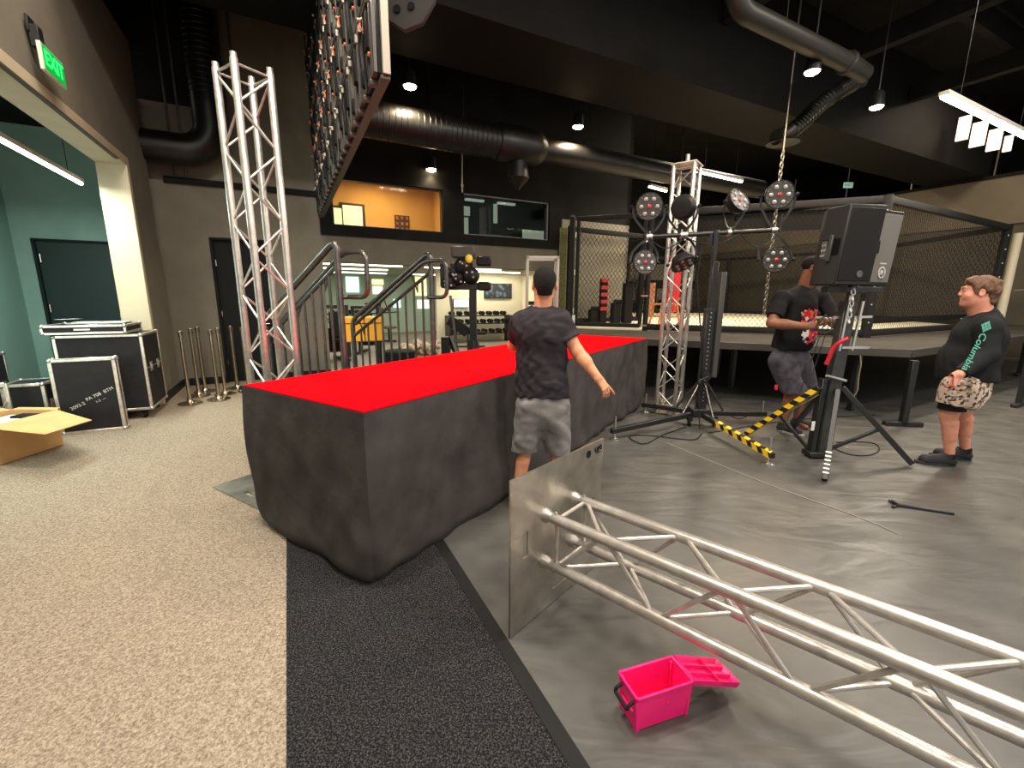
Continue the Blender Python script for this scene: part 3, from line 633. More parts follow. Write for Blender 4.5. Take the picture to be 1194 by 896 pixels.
# ------------------------------------------------------------------ box truss
def truss(parent, o, d, x, L, half=0.12, rc=0.025, rb=0.0085, per=0.5, m=ALU):
    o = np.array(o, float); d = nrm(d); x = nrm(x); y = np.cross(d, x)
    cs = [(1, 1), (-1, 1), (-1, -1), (1, -1)]; C = [o + half * (x * a + y * b) for a, b in cs]
    for c in C:
        MB().lathe([(0.021, 0), (0.021, 0.03), (rc, 0.035), (rc, L - 0.035), (0.021, L - 0.03), (0.021, L)], c, d, 16).build('chord', m, parent)
    n = int(round((L - 0.12) / (per / 2))); st_ = (L - 0.12) / n
    for k in range(4):
        p, q = C[k], C[(k + 1) % 4]
        for e in (0.06, L - 0.06): MB().cyl(p + d * e, q + d * e, rb, n=8, cap=False).build('brace', m, parent)
        for i in range(n):
            a, b = (p, q) if (i + k) % 2 == 0 else (q, p)
            MB().cyl(a + d * (0.06 + st_ * i + 0.012), b + d * (0.06 + st_ * (i + 1) - 0.012), rb, n=8, cap=False).build('brace', m, parent)
def slotted_plate(mb, o, x, y, size, th, slots):
    xs = sorted({0, size, *[s[0] - s[2] / 2 for s in slots], *[s[0] + s[2] / 2 for s in slots]}); ys = sorted({0, size, *[s[1] - s[3] / 2 for s in slots], *[s[1] + s[3] / 2 for s in slots]})
    o = np.array(o, float); z = np.cross(x, y); R = np.stack([x, y, z], 1)
    idx = {}; 
    def solid(i, j):
        if i < 0 or j < 0 or i >= len(xs) - 1 or j >= len(ys) - 1: return False
        cx, cy = (xs[i] + xs[i + 1]) / 2, (ys[j] + ys[j + 1]) / 2
        return not any(abs(cx - s[0]) < s[2] / 2 and abs(cy - s[1]) < s[3] / 2 for s in slots)
    P = lambda a, b, c: o + x * a + y * b + z * c
    for i in range(len(xs) - 1):
        for j in range(len(ys) - 1):
            if not solid(i, j): continue
            a0, a1, b0, b1 = xs[i], xs[i + 1], ys[j], ys[j + 1]
            mb.add([P(a0, b0, 0), P(a1, b0, 0), P(a1, b1, 0), P(a0, b1, 0)], [(3, 2, 1, 0)]); mb.add([P(a0, b0, th), P(a1, b0, th), P(a1, b1, th), P(a0, b1, th)], [(0, 1, 2, 3)])
            for (di, dj, e) in ((-1, 0, ((a0, b1), (a0, b0))), (1, 0, ((a1, b0), (a1, b1))), (0, -1, ((a0, b0), (a1, b0))), (0, 1, ((a1, b1), (a0, b1)))):
                if not solid(i + di, j + dj):
                    (p, q), (r, s) = e; mb.add([P(p, q, 0), P(r, s, 0), P(r, s, th), P(p, q, th)], [(0, 1, 2, 3)])
    return mb
PS = 0.76
SLOTS = [(0.09, 0.38, 0.035, 0.12), (0.67, 0.38, 0.035, 0.12), (0.38, 0.09, 0.12, 0.035), (0.38, 0.67, 0.12, 0.035)]
# standing truss at the left, behind the stage
t_ = thing('truss_tower', 'tall silver box truss standing upright behind the left end of the red stage', 'truss', (-1.877, 3.381, 0), -1.349 + PI / 4)
truss(t_, (0, 0, 0.01), (0, 0, 1), (1, 0, 0), 3.07)
pmb = MB(); slotted_plate(pmb, (-0.38, -0.38, 0.0), np.array([1.0, 0, 0]), np.array([0, 1.0, 0]), PS, 0.009, SLOTS); pmb.build('base_plate', ALU_DULL, t_, smooth=False)
# standing truss at the right
t_ = thing('truss_tower', 'silver box truss standing upright at the far right end of the red stage', 'truss', (2.11, 5.70, 0), -3.004 + PI / 4)
truss(t_, (0, 0, 0.01), (0, 0, 1), (1, 0, 0), 3.09)
MB().box((0, 0, 0.006), (0.3, 0.3, 0.01)).build('base_plate', ALU_DULL, t_, bevel=0.002)
MB().box((0, 0, 3.1), (0.3, 0.3, 0.012)).cyl((0, 0, 3.1), (0, 0, 3.22), 0.024, n=14).build('top_plate', ALU_DULL, t_)
# truss lying towards the camera, bolted to its upright base plate
yw = math.radians(48.5); PE = np.array([math.cos(yw), math.sin(yw), 0]); PN = np.array([math.sin(yw), -math.cos(yw), 0]); PO = np.array([-0.008, 1.705, 0])
t_ = thing('lying_truss', 'silver box truss lying on its side in the foreground, bolted to an upright square plate', 'truss', PO + PE * 0.365 + PN * 0.004, yw - PI / 2)
# local axes: x along PN, y along PE
truss(t_, (0.012, 0, 0.395), (1, 0, 0), (0, 1, 0), 3.05, rb=0.0095)
pmb = MB(); slotted_plate(pmb, (-0.005, -0.365, 0.005), np.array([0, 1.0, 0]), np.array([0, 0, 1.0]), PS, 0.01, [(0.1, 0.42, 0.036, 0.13), (0.38, 0.09, 0.12, 0.035), (0.67, 0.38, 0.035, 0.12)])
plate = pmb.build('base_plate', ALU_DULL, t_, smooth=False)
INK = mat('ink_black', (0.01, 0.01, 0.012), 0.6)
q = MB(); q.cyl((0.0055, 0.245, 0.715), (0.007, 0.245, 0.715), 0.021, n=16); 
for i, (y0, z0, y1, z1) in enumerate(((0.305, 0.735, 0.315, 0.705), (0.3, 0.72, 0.33, 0.715), (0.325, 0.735, 0.335, 0.705), (0.335, 0.705, 0.345, 0.735), (0.35, 0.72, 0.365, 0.74), (0.345, 0.735, 0.365, 0.71), (0.37, 0.735, 0.375, 0.71), (0.32, 0.7, 0.37, 0.7))):
    q.bar((0.006, y0, z0), (0.006, y1, z1), 0.007, 0.0015)
q.build('marker_scribble', INK, plate)
for a in (-1, 1):
    for b in (-1, 1):
        MB().lathe([(0.034, 0), (0.034, 0.012), (0.024, 0.03), (0.0235, 0.05)], (0.005, a * 0.12, 0.395 + b * 0.12), (1, 0, 0), 18).cyl((0.065, a * 0.12 - 0.0, 0.395 + b * 0.12 - 0.035), (0.065, a * 0.12, 0.395 + b * 0.12 + 0.035), 0.006, n=8).build('coupler', ZINC, t_)

# ------------------------------------------------------------------ pink toolbox
PINK = mat('plastic_pink', (0.86, 0.008, 0.17), 0.42, noise=0.04, nscale=10, spec=0.5); 
ty = math.radians(18.3); TX = np.array([math.cos(ty), math.sin(ty), 0])
tb = thing('toolbox', 'open hot pink plastic box with black handle on the grey floor', 'toolbox', fl(740.3, 857), ty)
LX, LY, LZ = 0.235, 0.118, 0.152; w = 0.004; q = MB()
q.box((LX / 2, LY / 2, 0.006), (LX - 0.016, LY - 0.016, 0.012))
for k in range(4):
    pass
def tray(x0, x1, y0, y1, z0, z1, tp, w):
    o = [(x0 + tp, y0 + tp, z0), (x1 - tp, y0 + tp, z0), (x1 - tp, y1 - tp, z0), (x0 + tp, y1 - tp, z0), (x0, y0, z1), (x1, y0, z1), (x1, y1, z1), (x0, y1, z1)]
    i = [(x0 + tp + w, y0 + tp + w, z0 + w), (x1 - tp - w, y0 + tp + w, z0 + w), (x1 - tp - w, y1 - tp - w, z0 + w), (x0 + tp + w, y1 - tp - w, z0 + w), (x0 + w, y0 + w, z1), (x1 - w, y0 + w, z1), (x1 - w, y1 - w, z1), (x0 + w, y1 - w, z1)]
    f = [(3, 2, 1, 0), (8, 9, 10, 11)]
    for k in range(4):
        n = (k + 1) % 4; f += [(k, n, 4 + n, 4 + k), (8 + n, 8 + k, 12 + k, 12 + n), (4 + k, 4 + n, 12 + n, 12 + k)]
    return o + i, f
q = MB(); q.add(*tray(0, LX, 0, LY, 0.004, LZ, 0.006, 0.004))
for (a, b) in ((0, 0), (LX, 0), (LX, LY), (0, LY)): q.bar((a + (0.012 if a == 0 else -0.012), b + (0.012 if b == 0 else -0.012), 0), (a + (0.007 if a == 0 else -0.007), b + (0.007 if b == 0 else -0.007), LZ - 0.012), 0.016, 0.016)
q.box((LX / 2, -0.001, LZ - 0.006), (LX, 0.008, 0.012)); q.box((LX / 2, LY + 0.001, LZ - 0.006), (LX, 0.008, 0.012)); q.box((-0.001, LY / 2, LZ - 0.006), (0.008, LY, 0.012)); q.box((LX + 0.001, LY / 2, LZ - 0.006), (0.008, LY, 0.012))
body = q.build('box_body', PINK, tb, bevel=0.002)
q = MB(); place_text(q, 'oz', 0.04, (LX * 0.5, 0.002, LZ * 0.66), np.array([1.0, 0, 0]), np.array([0, 0.04, 1.0]), 0.0012); q.build('embossed_mark', PINK, body)
q = MB()
la = math.radians(-20); ld = np.array([math.cos(la), 0, math.sin(la)]); lz = np.array([-math.sin(la), 0, math.cos(la)]); lo = np.array([LX + 0.006, 0, LZ - 0.004])
V, Fc = tray(0, 0.235, -0.003, LY + 0.003, 0, 0.026, 0.004, 0.004); q.add([lo + ld * p[0] + np.array([0, p[1], 0]) + lz * (p[2] - 0.02) for p in V], Fc)
R = np.stack([ld, [0, 1.0, 0], lz], 1)
q.box(lo + ld * 0.117 + np.array([0, LY * 0.36, 0]) + lz * -0.008, (0.225, 0.004, 0.018), R); q.box(lo + ld * 0.117 + np.array([0, LY * 0.68, 0]) + lz * -0.008, (0.225, 0.004, 0.018), R); q.box(lo + ld * 0.14 + np.array([0, LY * 0.5, 0]) + lz * -0.008, (0.004, LY * 0.95, 0.018), R)
q.build('lid', PINK, tb, bevel=0.0015)
MB().box(lo + ld * 0.241 + np.array([0, LY / 2, 0]) + lz * -0.012, (0.012, 0.035, 0.03), R).build('clasp', PINK, tb, bevel=0.002)
MB().cyl((LX + 0.005, 0.015, LZ - 0.006), (LX + 0.005, LY - 0.015, LZ - 0.006), 0.005, n=10).build('hinge', PINK, tb)
MB().tube(fillet([(0.0, 0.02, LZ - 0.035), (-0.022, 0.02, LZ - 0.045), (-0.026, 0.02, LZ - 0.06), (-0.026, LY - 0.02, LZ - 0.06), (-0.022, LY - 0.02, LZ - 0.045), (0, LY - 0.02, LZ - 0.035)], 0.012), 0.0065, 8).build('handle', BLK_PLASTIC, tb)
MB().box((-0.003, LY / 2, LZ - 0.075), (0.006, LY * 0.7, 0.012)).build('handle_stop', PINK, tb, bevel=0.002)

# ------------------------------------------------------------------ tape marking material: real bands on the leg
YEL = mat('tape_yellow', (0.85, 0.55, 0.02), 0.5)
def hazard_leg(parent, p0, p1, w, frac0=0.0, frac1=1.0, n=7):
    p0 = np.array(p0, float); p1 = np.array(p1, float); leg = MB().bar(p0, p1, w, w).build('leg', BLK_STEEL, parent, world=True, bevel=0.004)
    x, y, d = frame_of(p1 - p0); L = np.linalg.norm(p1 - p0); q = MB(); e = w / 2 + 0.0012; tw = L * (frac1 - frac0) / n * 0.52
    for i in range(n):
        a = L * (frac0 + (frac1 - frac0) * (i + 0.2) / n); sh = w * 0.8
        for (n1, n2) in ((x, y), (-x, -y), (y, -x), (-y, x)):
            o = p0 + n1 * e; q.add([o + d * (a) - n2 * e, o + d * (a + sh) + n2 * e, o + d * (a + sh + tw) + n2 * e, o + d * (a + tw) - n2 * e], [(0, 1, 2, 3)])
    q.build('tape_stripes', YEL, leg, world=True, smooth=False); return leg
def jack_foot(parent, p, zt):
    MB().lathe([(0.055, 0), (0.055, 0.008), (0.02, 0.016), (0.02, 0.03)], (p[0], p[1], 0.001), Z1, 18).cyl((p[0], p[1], 0.02), (p[0], p[1], zt + 0.16), 0.011, n=10).build('levelling_jack', ZINC, parent, world=True)
# ------------------------------------------------------------------ crank stand carrying the light bar
cb = fl(815, 494); cs = thing('lighting_stand', 'black crank-up stand with outrigger legs carrying the bar of round stage lights', 'stand', cb)
bx, by = cb[0], cb[1]
MB().box((bx, by, 0.75), (0.10, 0.10, 1.3)).build('outer_mast', BLK_STEEL, cs, world=True, bevel=0.006)
MB().box((bx + 0.01, by, 1.55), (0.07, 0.07, 0.75)).build('inner_mast', BLK_STEEL, cs, world=True, bevel=0.005)
MB().box((bx - 0.01, by, 2.07), (0.045, 0.045, 0.4)).build('inner_mast', BLK_STEEL, cs, world=True, bevel=0.004)
q = MB(); q.box((bx + 0.1, by - 0.02, 1.2), (0.06, 0.1, 1.22)); q.build('side_rail', mat('profile_grey', (0.085, 0.082, 0.075), 0.42, metal=0.5), cs, world=True, bevel=0.004)
q = MB()
for i in range(22): q.cyl((bx - 0.0, by - 0.0505, 0.3 + i * 0.05), (bx, by - 0.053, 0.3 + i * 0.05), 0.008, n=8)
q.build('rail_bolts', ZINC, cs, world=True)
q = MB(); q.box((bx - 0.02, by - 0.02, 0.16), (0.24, 0.24, 0.1)); q.build('base_block', BLK_STEEL, cs, world=True, bevel=0.01)
q = MB(); q.lathe([(0.05, 0), (0.05, 0.05)], (bx - 0.02, by - 0.1, 0.62), (0, -1, 0), 18); q.tube(fillet([(bx - 0.02, by - 0.15, 0.62), (bx - 0.02, by - 0.17, 0.62), (bx - 0.13, by - 0.17, 0.56), (bx - 0.13, by - 0.24, 0.56)], 0.02), 0.01, 8); q.build('winch', BLK_STEEL, cs, world=True)
ends = [(fl(713, 503, 0.1), False), (fl(749, 472, 0.1), False), (fl(901, 532, 0.1), True), (fl(893, 483, 0.1), False)]
for e, hz in ends:
    c0 = np.array([bx - 0.02, by - 0.02, 0.14]); d = nrm(e - c0)
    if hz: hazard_leg(cs, c0 + d * 0.1, e, 0.055, 0.22, 1.0, 6)
    else: MB().bar(c0 + d * 0.1, e, 0.055, 0.055).build('leg', BLK_STEEL, cs, world=True, bevel=0.004)
    jack_foot(cs, e - d * 0.05, 0.1)
    m_ = lerp(c0, e, 0.42); MB().cyl((bx + d[0] * 0.05, by + d[1] * 0.05, 0.52), m_ * np.array([1, 1, 0]) * 1.0 + np.array([0, 0, 0.14]) if False else np.array([bx + d[0] * 0.3, by + d[1] * 0.3, 0.16]), 0.014, n=10).build('brace', GUNMETAL, cs, world=True)
for dx, dy in ((-0.17, -0.12), (0.12, -0.14)):
    MB().cyl((bx + dx - 0.012, by + dy, 0.04), (bx + dx + 0.012, by + dy, 0.04), 0.038, n=18).box((bx + dx, by + dy, 0.1), (0.05, 0.05, 0.06)).build('caster', BLK_PLASTIC, cs, world=True)
barA = at(752, 276.5, 5.2); barB = at(908, 268.5, 5.2)
MB().cyl(barA, barB, 0.025, n=14).build('cross_bar', BLK_STEEL, cs, world=True)
MB().box((bx - 0.02, 5.22, lerp(barA, barB, 0.47)[2] - 0.05), (0.1, 0.09, 0.12)).build('bar_clamp', BLK_STEEL, cs, world=True, bevel=0.005)

# ------------------------------------------------------------------ round stage lights
LENS = mat('led_lens', (0.34, 0.31, 0.27), 0.12, spec=0.9); LRED = mat('led_red', (0.45, 0.03, 0.035), 0.25); 
def par_light(c, face, up, hang, label, r=0.135, dep=0.1, lenses=True):
    """c centre of the body; face is the way the lens looks; hang the point on the bar"""
    c = np.array(c, float); face = nrm(face); up = nrm(up - face * (np.array(up) @ face)); sx = np.cross(up, face)
    t = thing('stage_light', label, 'stage light', c, 0, 'round stage lights')
    MB().lathe([(r * 0.45, -dep), (r * 0.75, -dep * 0.92), (r * 0.93, -dep * 0.4), (r, -0.01), (r, 0.012), (r * 0.94, 0.014), (r * 0.93, 0.006)], c, face, 28).build('light_body', BLK_PLASTIC, t, world=True)
    if lenses:
        q, q2 = MB(), MB(); MB().cyl(c + face * 0.002, c + face * 0.007, r * 0.93, n=28).build('front_plate', mat('par_plate', (0.045, 0.043, 0.038), 0.3), t, world=True)
        for k in range(7):
            a = k * PI / 3; rad = 0.0 if k == 6 else r * 0.58; p = c + (sx * math.cos(a) + up * math.sin(a)) * rad
            q3 = q2 if k == 6 else MB()
            q3.lathe([(r * 0.15, 0.004), (r * 0.15, 0.016), (r * 0.1, 0.022), (0.002, 0.024)], p, face, 14)
            if k < 6: q3.build('led_lens', LENS, t, world=True)
        q.lathe([(r * 0.78, 0.004), (r * 0.9, 0.0075), (r * 0.9, 0.002)], c, face, 28, cap=False)
        for k in range(12):
            a = k * PI / 6 + 0.26; q.lathe([(r * 0.06, 0.004), (r * 0.06, 0.014), (0.002, 0.017)], c + (sx * math.cos(a) + up * math.sin(a)) * r * 0.84, face, 8)
        q.build('led_ring', mat('led_ring', (0.12, 0.11, 0.1), 0.3), t, world=True); q2.build('centre_lens', LRED, t, world=True)
    else:
        q = MB()
        for k in range(-3, 4): q.box(c - face * dep * 0.95 + sx * k * r * 0.13, (0.004, 0.004, 0.004)); q.bar(c - face * (dep * 0.95) + sx * k * r * 0.13 - up * r * 0.35, c - face * (dep * 0.95) + sx * k * r * 0.13 + up * r * 0.35, 0.006, 0.02, ref=face)
        q.build('cooling_fins', BLK_STEEL, t, world=True)
    hang = np.array(hang, float); hd = nrm(hang - c); y0 = c - face * dep * 0.35
    ys = [y0 + sx * (r + 0.02), y0 + sx * (r + 0.02) + hd * (r * 0.75), hang - hd * 0.05 + sx * 0.05, hang - hd * 0.05 - sx * 0.05, y0 - sx * (r + 0.02) + hd * (r * 0.75), y0 - sx * (r + 0.02)]
    q = MB(); F = fillet(ys, 0.05)
    for a, b in zip(F[:-1], F[1:]):
        if np.linalg.norm(b - a) > 1e-4: q.bar(a, b, 0.024, 0.005, ref=face)
    q.build('yoke', BLK_STEEL, t, world=True)
    for s in (-1, 1): MB().lathe([(0.018, 0), (0.022, 0.01), (0.014, 0.03)], y0 + sx * s * (r + 0.022), sx * s, 12).build('knob', BLK_PLASTIC, t, world=True)
    MB().lathe([(0.032, -0.022), (0.036, -0.018), (0.036, 0.018), (0.032, 0.022)], hang, nrm(barB - barA), 18).cyl(hang - hd * 0.06, hang, 0.01, n=8).build('clamp', ZINC, t, world=True)
    return t
def bar_at(px): 
    k = (px - 752) / (908 - 752.0); return lerp(barA, barB, k)
toC = nrm(np.array([-0.35, -1, -0.25]))
par_light(at(757, 241, 5.16), nrm([-0.15, -1, -0.2]), Z1, bar_at(758), 'round stage light above the bar at its left end, left of the truss', 0.15)
par_light(at(797, 242, 5.22), nrm([0.5, 0.75, 0.1]), Z1, bar_at(795), 'round stage light above the bar turned away, in front of the truss head', 0.14, lenses=False)
par_light(at(862, 234, 5.16), nrm([0.35, -0.8, 0.45]), Z1, bar_at(850), 'round stage light above the bar tilted upward, between truss and right end', 0.145)
par_light(at(909, 227, 5.14), nrm([-0.25, -1, -0.15]), Z1, bar_at(903), 'round stage light above the bar at its far right end', 0.15)
par_light(at(752, 306, 5.15), nrm([0.1, -1, 0.1]), Z1, bar_at(755), 'round stage light hanging below the bar at its left end', 0.14)
par_light(at(797, 308, 5.15), nrm([0.25, -0.5, -0.8]), np.array([0, -1.0, 0.3]), bar_at(799), 'round stage light hanging below the bar edge-on, in front of the truss', 0.14)
par_light(at(905, 303, 5.14), nrm([-0.3, -1, -0.1]), Z1, bar_at(901), 'round stage light hanging below the bar at its right end', 0.145)
# loose power leads of the lights
cab = mat('lead_black', (0.015, 0.015, 0.015), 0.5); q = MB()
for a, b, sag in ((757, 797, 0.12), (797, 862, 0.1), (862, 909, 0.16)):
    p0, p1 = bar_at(a) - np.array([0, 0.03, 0.02]), bar_at(b) - np.array([0, 0.03, 0.02]); q.tube([lerp(p0, p1, i / 10) - Z1 * sag * math.sin(PI * i / 10) for i in range(11)], 0.006, 6)
p0 = bar_at(820); q.tube([p0, p0 + np.array([-0.05, -0.06, -0.5]), np.array([bx - 0.1, by - 0.09, 1.0]), np.array([bx - 0.09, by - 0.1, 0.5]), np.array([bx - 0.12, by - 0.3, 0.012])], 0.007, 6)
tag(q.build('power_lead', cab), 'black power leads looped along the light bar and down the stand', 'cable')
# cables on the floor around the stand
def floor_cable(pts, r, label, m=cab, smooth=4):
    P = [fl(*p, r) for p in pts]
    for _ in range(2):
        Q = [P[0]]
        for a, b in zip(P[:-1], P[1:]): Q += [a * 0.75 + b * 0.25, a * 0.25 + b * 0.75]
        P = Q + [P[-1]]
    tag(MB().tube(P, r, 6).build('floor_cable', m), label, 'cable')
floor_cable([(800, 498), (770, 508), (752, 520), (735, 513), (733, 508), (760, 508), (790, 512), (812, 514), (818, 506)], 0.007, 'black cable looped on the floor in front of the lighting stand')
floor_cable([(826, 478), (845, 480), (860, 490), (872, 485)], 0.006, 'short black cable on the floor right of the lighting stand')
floor_cable([(826, 505), (870, 498), (905, 492), (960, 487), (1020, 484)], 0.006, 'thin black cable running on the floor behind the speaker stand')
floor_cable([(975, 516), (1000, 515), (1022, 517), (1027, 525), (1015, 532), (990, 531), (972, 523)], 0.006, 'black cable loop on the floor right of the speaker stand')
floor_cable([(1002, 500), (1030, 497), (1055, 492)], 0.005, 'pale strap end on the floor under the deck edge', mat('strap_grey', (0.12, 0.115, 0.1), 0.7))
floor_cable([(776, 516), (815, 532), (870, 555), (930, 578), (1000, 602), (1050, 624)], 0.004, 'pale seam cord lying across the grey floor', mat('cord_grey', (0.25, 0.24, 0.22), 0.6))

# ------------------------------------------------------------------ speaker stand and two loudspeakers
b0 = fl(952, 533); sb = thing('speaker_stand', 'black square-tube crank stand with red handle, carrying two loudspeakers', 'stand', b0); X0, Y0 = b0[0], b0[1]
tilt = np.array([0.02, 0, 1.0]); mp_ = lambda x, y, z: np.array([X0 + x + 0.03 * z, Y0 + y, z])
MB().bar(mp_(0.03, 0, 0.05), mp_(0.03, 0, 1.5), 0.11, 0.09, ref=(0, 1, 0)).build('outer_mast', mat('mast_grey', (0.05, 0.05, 0.047), 0.45, metal=0.5, noise=0.25, nscale=15), sb, world=True, bevel=0.006)
MB().bar(mp_(-0.06, 0.01, 0.03), mp_(-0.06, 0.01, 0.78), 0.05, 0.07, ref=(0, 1, 0)).build('side_tube', BLK_STEEL, sb, world=True, bevel=0.005)
MB().bar(mp_(0.05, 0, 1.4), mp_(0.05, 0, 1.66), 0.06, 0.06, ref=(0, 1, 0)).build('inner_mast', BLK_STEEL, sb, world=True, bevel=0.005)
MB().bar(mp_(-0.09, 0, 1.35), mp_(0.27, 0, 1.36), 0.02, 0.02).bar(mp_(0.01, -0.05, 1.08), mp_(0.26, -0.05, 1.08), 0.015, 0.02).bar(mp_(0.13, -0.02, 1.05), mp_(0.15, -0.02, 1.5), 0.018, 0.018).bar(mp_(-0.01, -0.055, 1.05), mp_(0.0, -0.055, 1.55), 0.012, 0.015).build('cross_pins', ZINC, sb, world=True)
MB().tube(fillet([mp_(-0.09, -0.03, 0.92), mp_(-0.075, -0.06, 1.08), mp_(-0.05, -0.1, 1.14), mp_(0.0, -0.12, 1.17)], 0.05), 0.018, 10).build('crank_handle', mat('grip_red', (0.55, 0.01, 0.03), 0.5), sb, world=True)
MB().cyl(mp_(-0.09, -0.06, 0.82), mp_(0.1, -0.06, 0.77), 0.013, n=10).build('locking_pin', ZINC, sb, world=True)
MB().bar(mp_(0.05, -0.05, 0.68), np.array([*fl(961, 563)[:2], 0.02]), 0.042, 0.042).build('leg', BLK_STEEL, sb, world=True, bevel=0.004)
q = MB(); fp_ = np.array([*fl(961, 563)[:2], 0.02]); up_ = mp_(0.05, -0.05, 0.68); 
for i in range(6):
    p = lerp(fp_, up_, 0.06 + i * 0.042); p2 = lerp(fp_, up_, 0.075 + i * 0.042); q.bar(p, p2, 0.044, 0.044)
q.build('tape_bands', mat('tape_white', (0.7, 0.68, 0.64), 0.6), sb, world=True)
lh = at(956, 452, Y0 - 0.02); le = fl(870, 506, 0.03)
hazard_leg(sb, lh, le, 0.05, 0.0, 0.97, 7)
MB().bar(lerp(lh, le, 0.52), np.array([X0 - 0.06, Y0, 0.05]), 0.03, 0.03).build('brace', BLK_STEEL, sb, world=True, bevel=0.003)
MB().cyl(lh - Z1 * 0.07, lerp(lh, le, 0.7) - Z1 * 0.03, 0.007, n=8).build('stay_rod', ZINC, sb, world=True)
lh = at(982, 452, Y0); le = fl(1063, 541, 0.03); MB().bar(lh, le, 0.045, 0.045).build('leg', BLK_STEEL, sb, world=True, bevel=0.004)
MB().bar(lerp(lh, le, 0.55), np.array([X0 + 0.07, Y0, 0.06]), 0.03, 0.03).build('brace', BLK_STEEL, sb, world=True, bevel=0.003)
MB().bar(mp_(0.03, 0.05, 0.7), np.array([X0 + 0.2, Y0 + 0.75, 0.03]), 0.045, 0.045).build('leg', BLK_STEEL, sb, world=True, bevel=0.004)
MB().box((X0 - 0.01, Y0, 0.04), (0.2, 0.14, 0.05)).build('base_block', BLK_STEEL, sb, world=True, bevel=0.006)
MB().box(mp_(0.04, 0, 1.6), (0.5, 0.09, 0.05)).build('mounting_bar', BLK_STEEL, sb, world=True, bevel=0.004)
MB().box(at(948, 497, Y0 - 0.05), (0.03, 0.006, 0.09)).build('white_label', mat('tape_white', (0, 0, 0)), sb, world=True)
def loudspeaker(c, yaw, ws, label, gr=(0.011, 0.0105, 0.0095), dep=0.34, wid=0.36, hgt=0.66, lean=0.075, side=None, gname='dark'):
    t = thing('loudspeaker', label, 'loudspeaker', c, yaw)
    ln = np.array([math.cos(-yaw) * lean, math.sin(-yaw) * lean, 0])
    sh = lambda p: np.array(p, float) + ln * p[2]
    # plan: front (grille) looks along -y, cabinet tapers towards the back
    pl = [(-wid / 2, -dep / 2), (wid / 2, -dep / 2), (wid / 2, dep * 0.12), (wid * 0.3, dep / 2), (-wid * 0.3, dep / 2), (-wid / 2, dep * 0.12)]
    q = MB(); n = len(pl); q.add([sh((x, y, z)) for z in (0, hgt) for x, y in pl], [tuple(range(n - 1, -1, -1)), tuple(range(n, 2 * n))] + [(k, (k + 1) % n, n + (k + 1) % n, n + k) for k in range(n)])
    body = q.build('cabinet', mat('speaker_cabinet_' + ws, side or (0.03, 0.031, 0.029), 0.55, bump=0.15, bscale=500), t, bevel=0.008)
    q = MB(); q.add([sh((x, y, z)) for z in (0.03, hgt - 0.03) for x, y in ((-wid / 2 + 0.015, -dep / 2 - 0.006), (wid / 2 - 0.015, -dep / 2 - 0.006), (wid / 2 - 0.015, -dep / 2 + 0.01), (-wid / 2 + 0.015, -dep / 2 + 0.01))], [(3, 2, 1, 0), (4, 5, 6, 7), (0, 1, 5, 4), (1, 2, 6, 5), (2, 3, 7, 6), (3, 0, 4, 7)])
    g = q.build('grille', mat('speaker_grille_' + gname, gr, 0.6, bump=0.4, bscale=900), t, bevel=0.004)
    MB().lathe([(0.03, 0), (0.03, 0.004), (0.022, 0.006), (0.021, 0.003)], sh((wid * 0.12, -dep / 2 - 0.006, 0.09)), (0, -1, 0), 20).build('round_emblem', mat('emblem_grey', (0.12, 0.115, 0.11), 0.4, metal=0.6), g)
    return t, sh, dep, wid, hgt
spc = at(985, 333, Y0 + 0.0)
t_, sh, dp, wd, hg = loudspeaker((X0 - 0.07, Y0, 1.64), math.radians(9), 'near', 'larger black loudspeaker on the crank stand, control panel facing left')
# control panel and bar handle on its left side (local -x)
RZ = np.stack([[0, 1.0, 0], [0, 0, 1.0], [-1.0, 0, 0]], 0)
MB().box(sh((-wd / 2 - 0.001, -0.06, 0.3)), (0.006, 0.17, 0.17)).build('handle_recess', mat('recess_black', (0.005, 0.005, 0.005), 0.6), t_)
MB().box(sh((-wd / 2 - 0.006, 0.0, 0.3)), (0.008, 0.055, 0.15)).build('control_panel', mat('panel_grey', (0.1, 0.105, 0.1), 0.4), t_)
q = MB()
for i in range(3):
    for j in range(2): q.cyl(sh((-wd / 2 - 0.008, -0.012 + j * 0.026, 0.25 + i * 0.045)), sh((-wd / 2 - 0.018, -0.012 + j * 0.026, 0.25 + i * 0.045)), 0.009, n=10)
q.build('knobs', LENS, t_)
MB().bar(sh((-wd / 2 - 0.016, -0.065, 0.2)), sh((-wd / 2 - 0.016, -0.065, 0.42)), 0.035, 0.02).build('bar_handle', mat('handle_grey', (0.05, 0.05, 0.048), 0.5), t_, bevel=0.004)
t2, sh, dp, wd, hg = loudspeaker((X0 + 0.32, Y0 + 0.27, 1.64), math.radians(23), 'far', 'second loudspeaker right of the larger one, front coloured as lit, with ring emblem', side=(0.02, 0.02, 0.019), dep=0.36, wid=0.34, gr=(0.15, 0.138, 0.12), gname='pale')  # grille colour raised to stand for light falling on this front
MB().box(sh((-wd / 2 + 0.035, -dp / 2 - 0.005, 0.34)), (0.07, 0.006, 0.11)).build('handle_recess', mat('recess_black', (0, 0, 0)), t2)
q = MB(); o_ = sh((0.02, -dp / 2 - 0.006, 0.12)); q.lathe([(0.055, 0), (0.055, 0.004), (0.04, 0.004), (0.04, 0.0)], o_, (0, -1, 0), 24); q.lathe([(0.022, 0), (0.022, 0.004)], o_, (0, -1, 0), 16); q.box(o_ + np.array([0, -0.002, 0.08]), (0.1, 0.004, 0.012)); q.build('ring_emblem', mat('emblem_pale', (0.5, 0.48, 0.44), 0.5), t2)
q = MB(); p0 = mp_(-0.02, -0.1, 1.63)
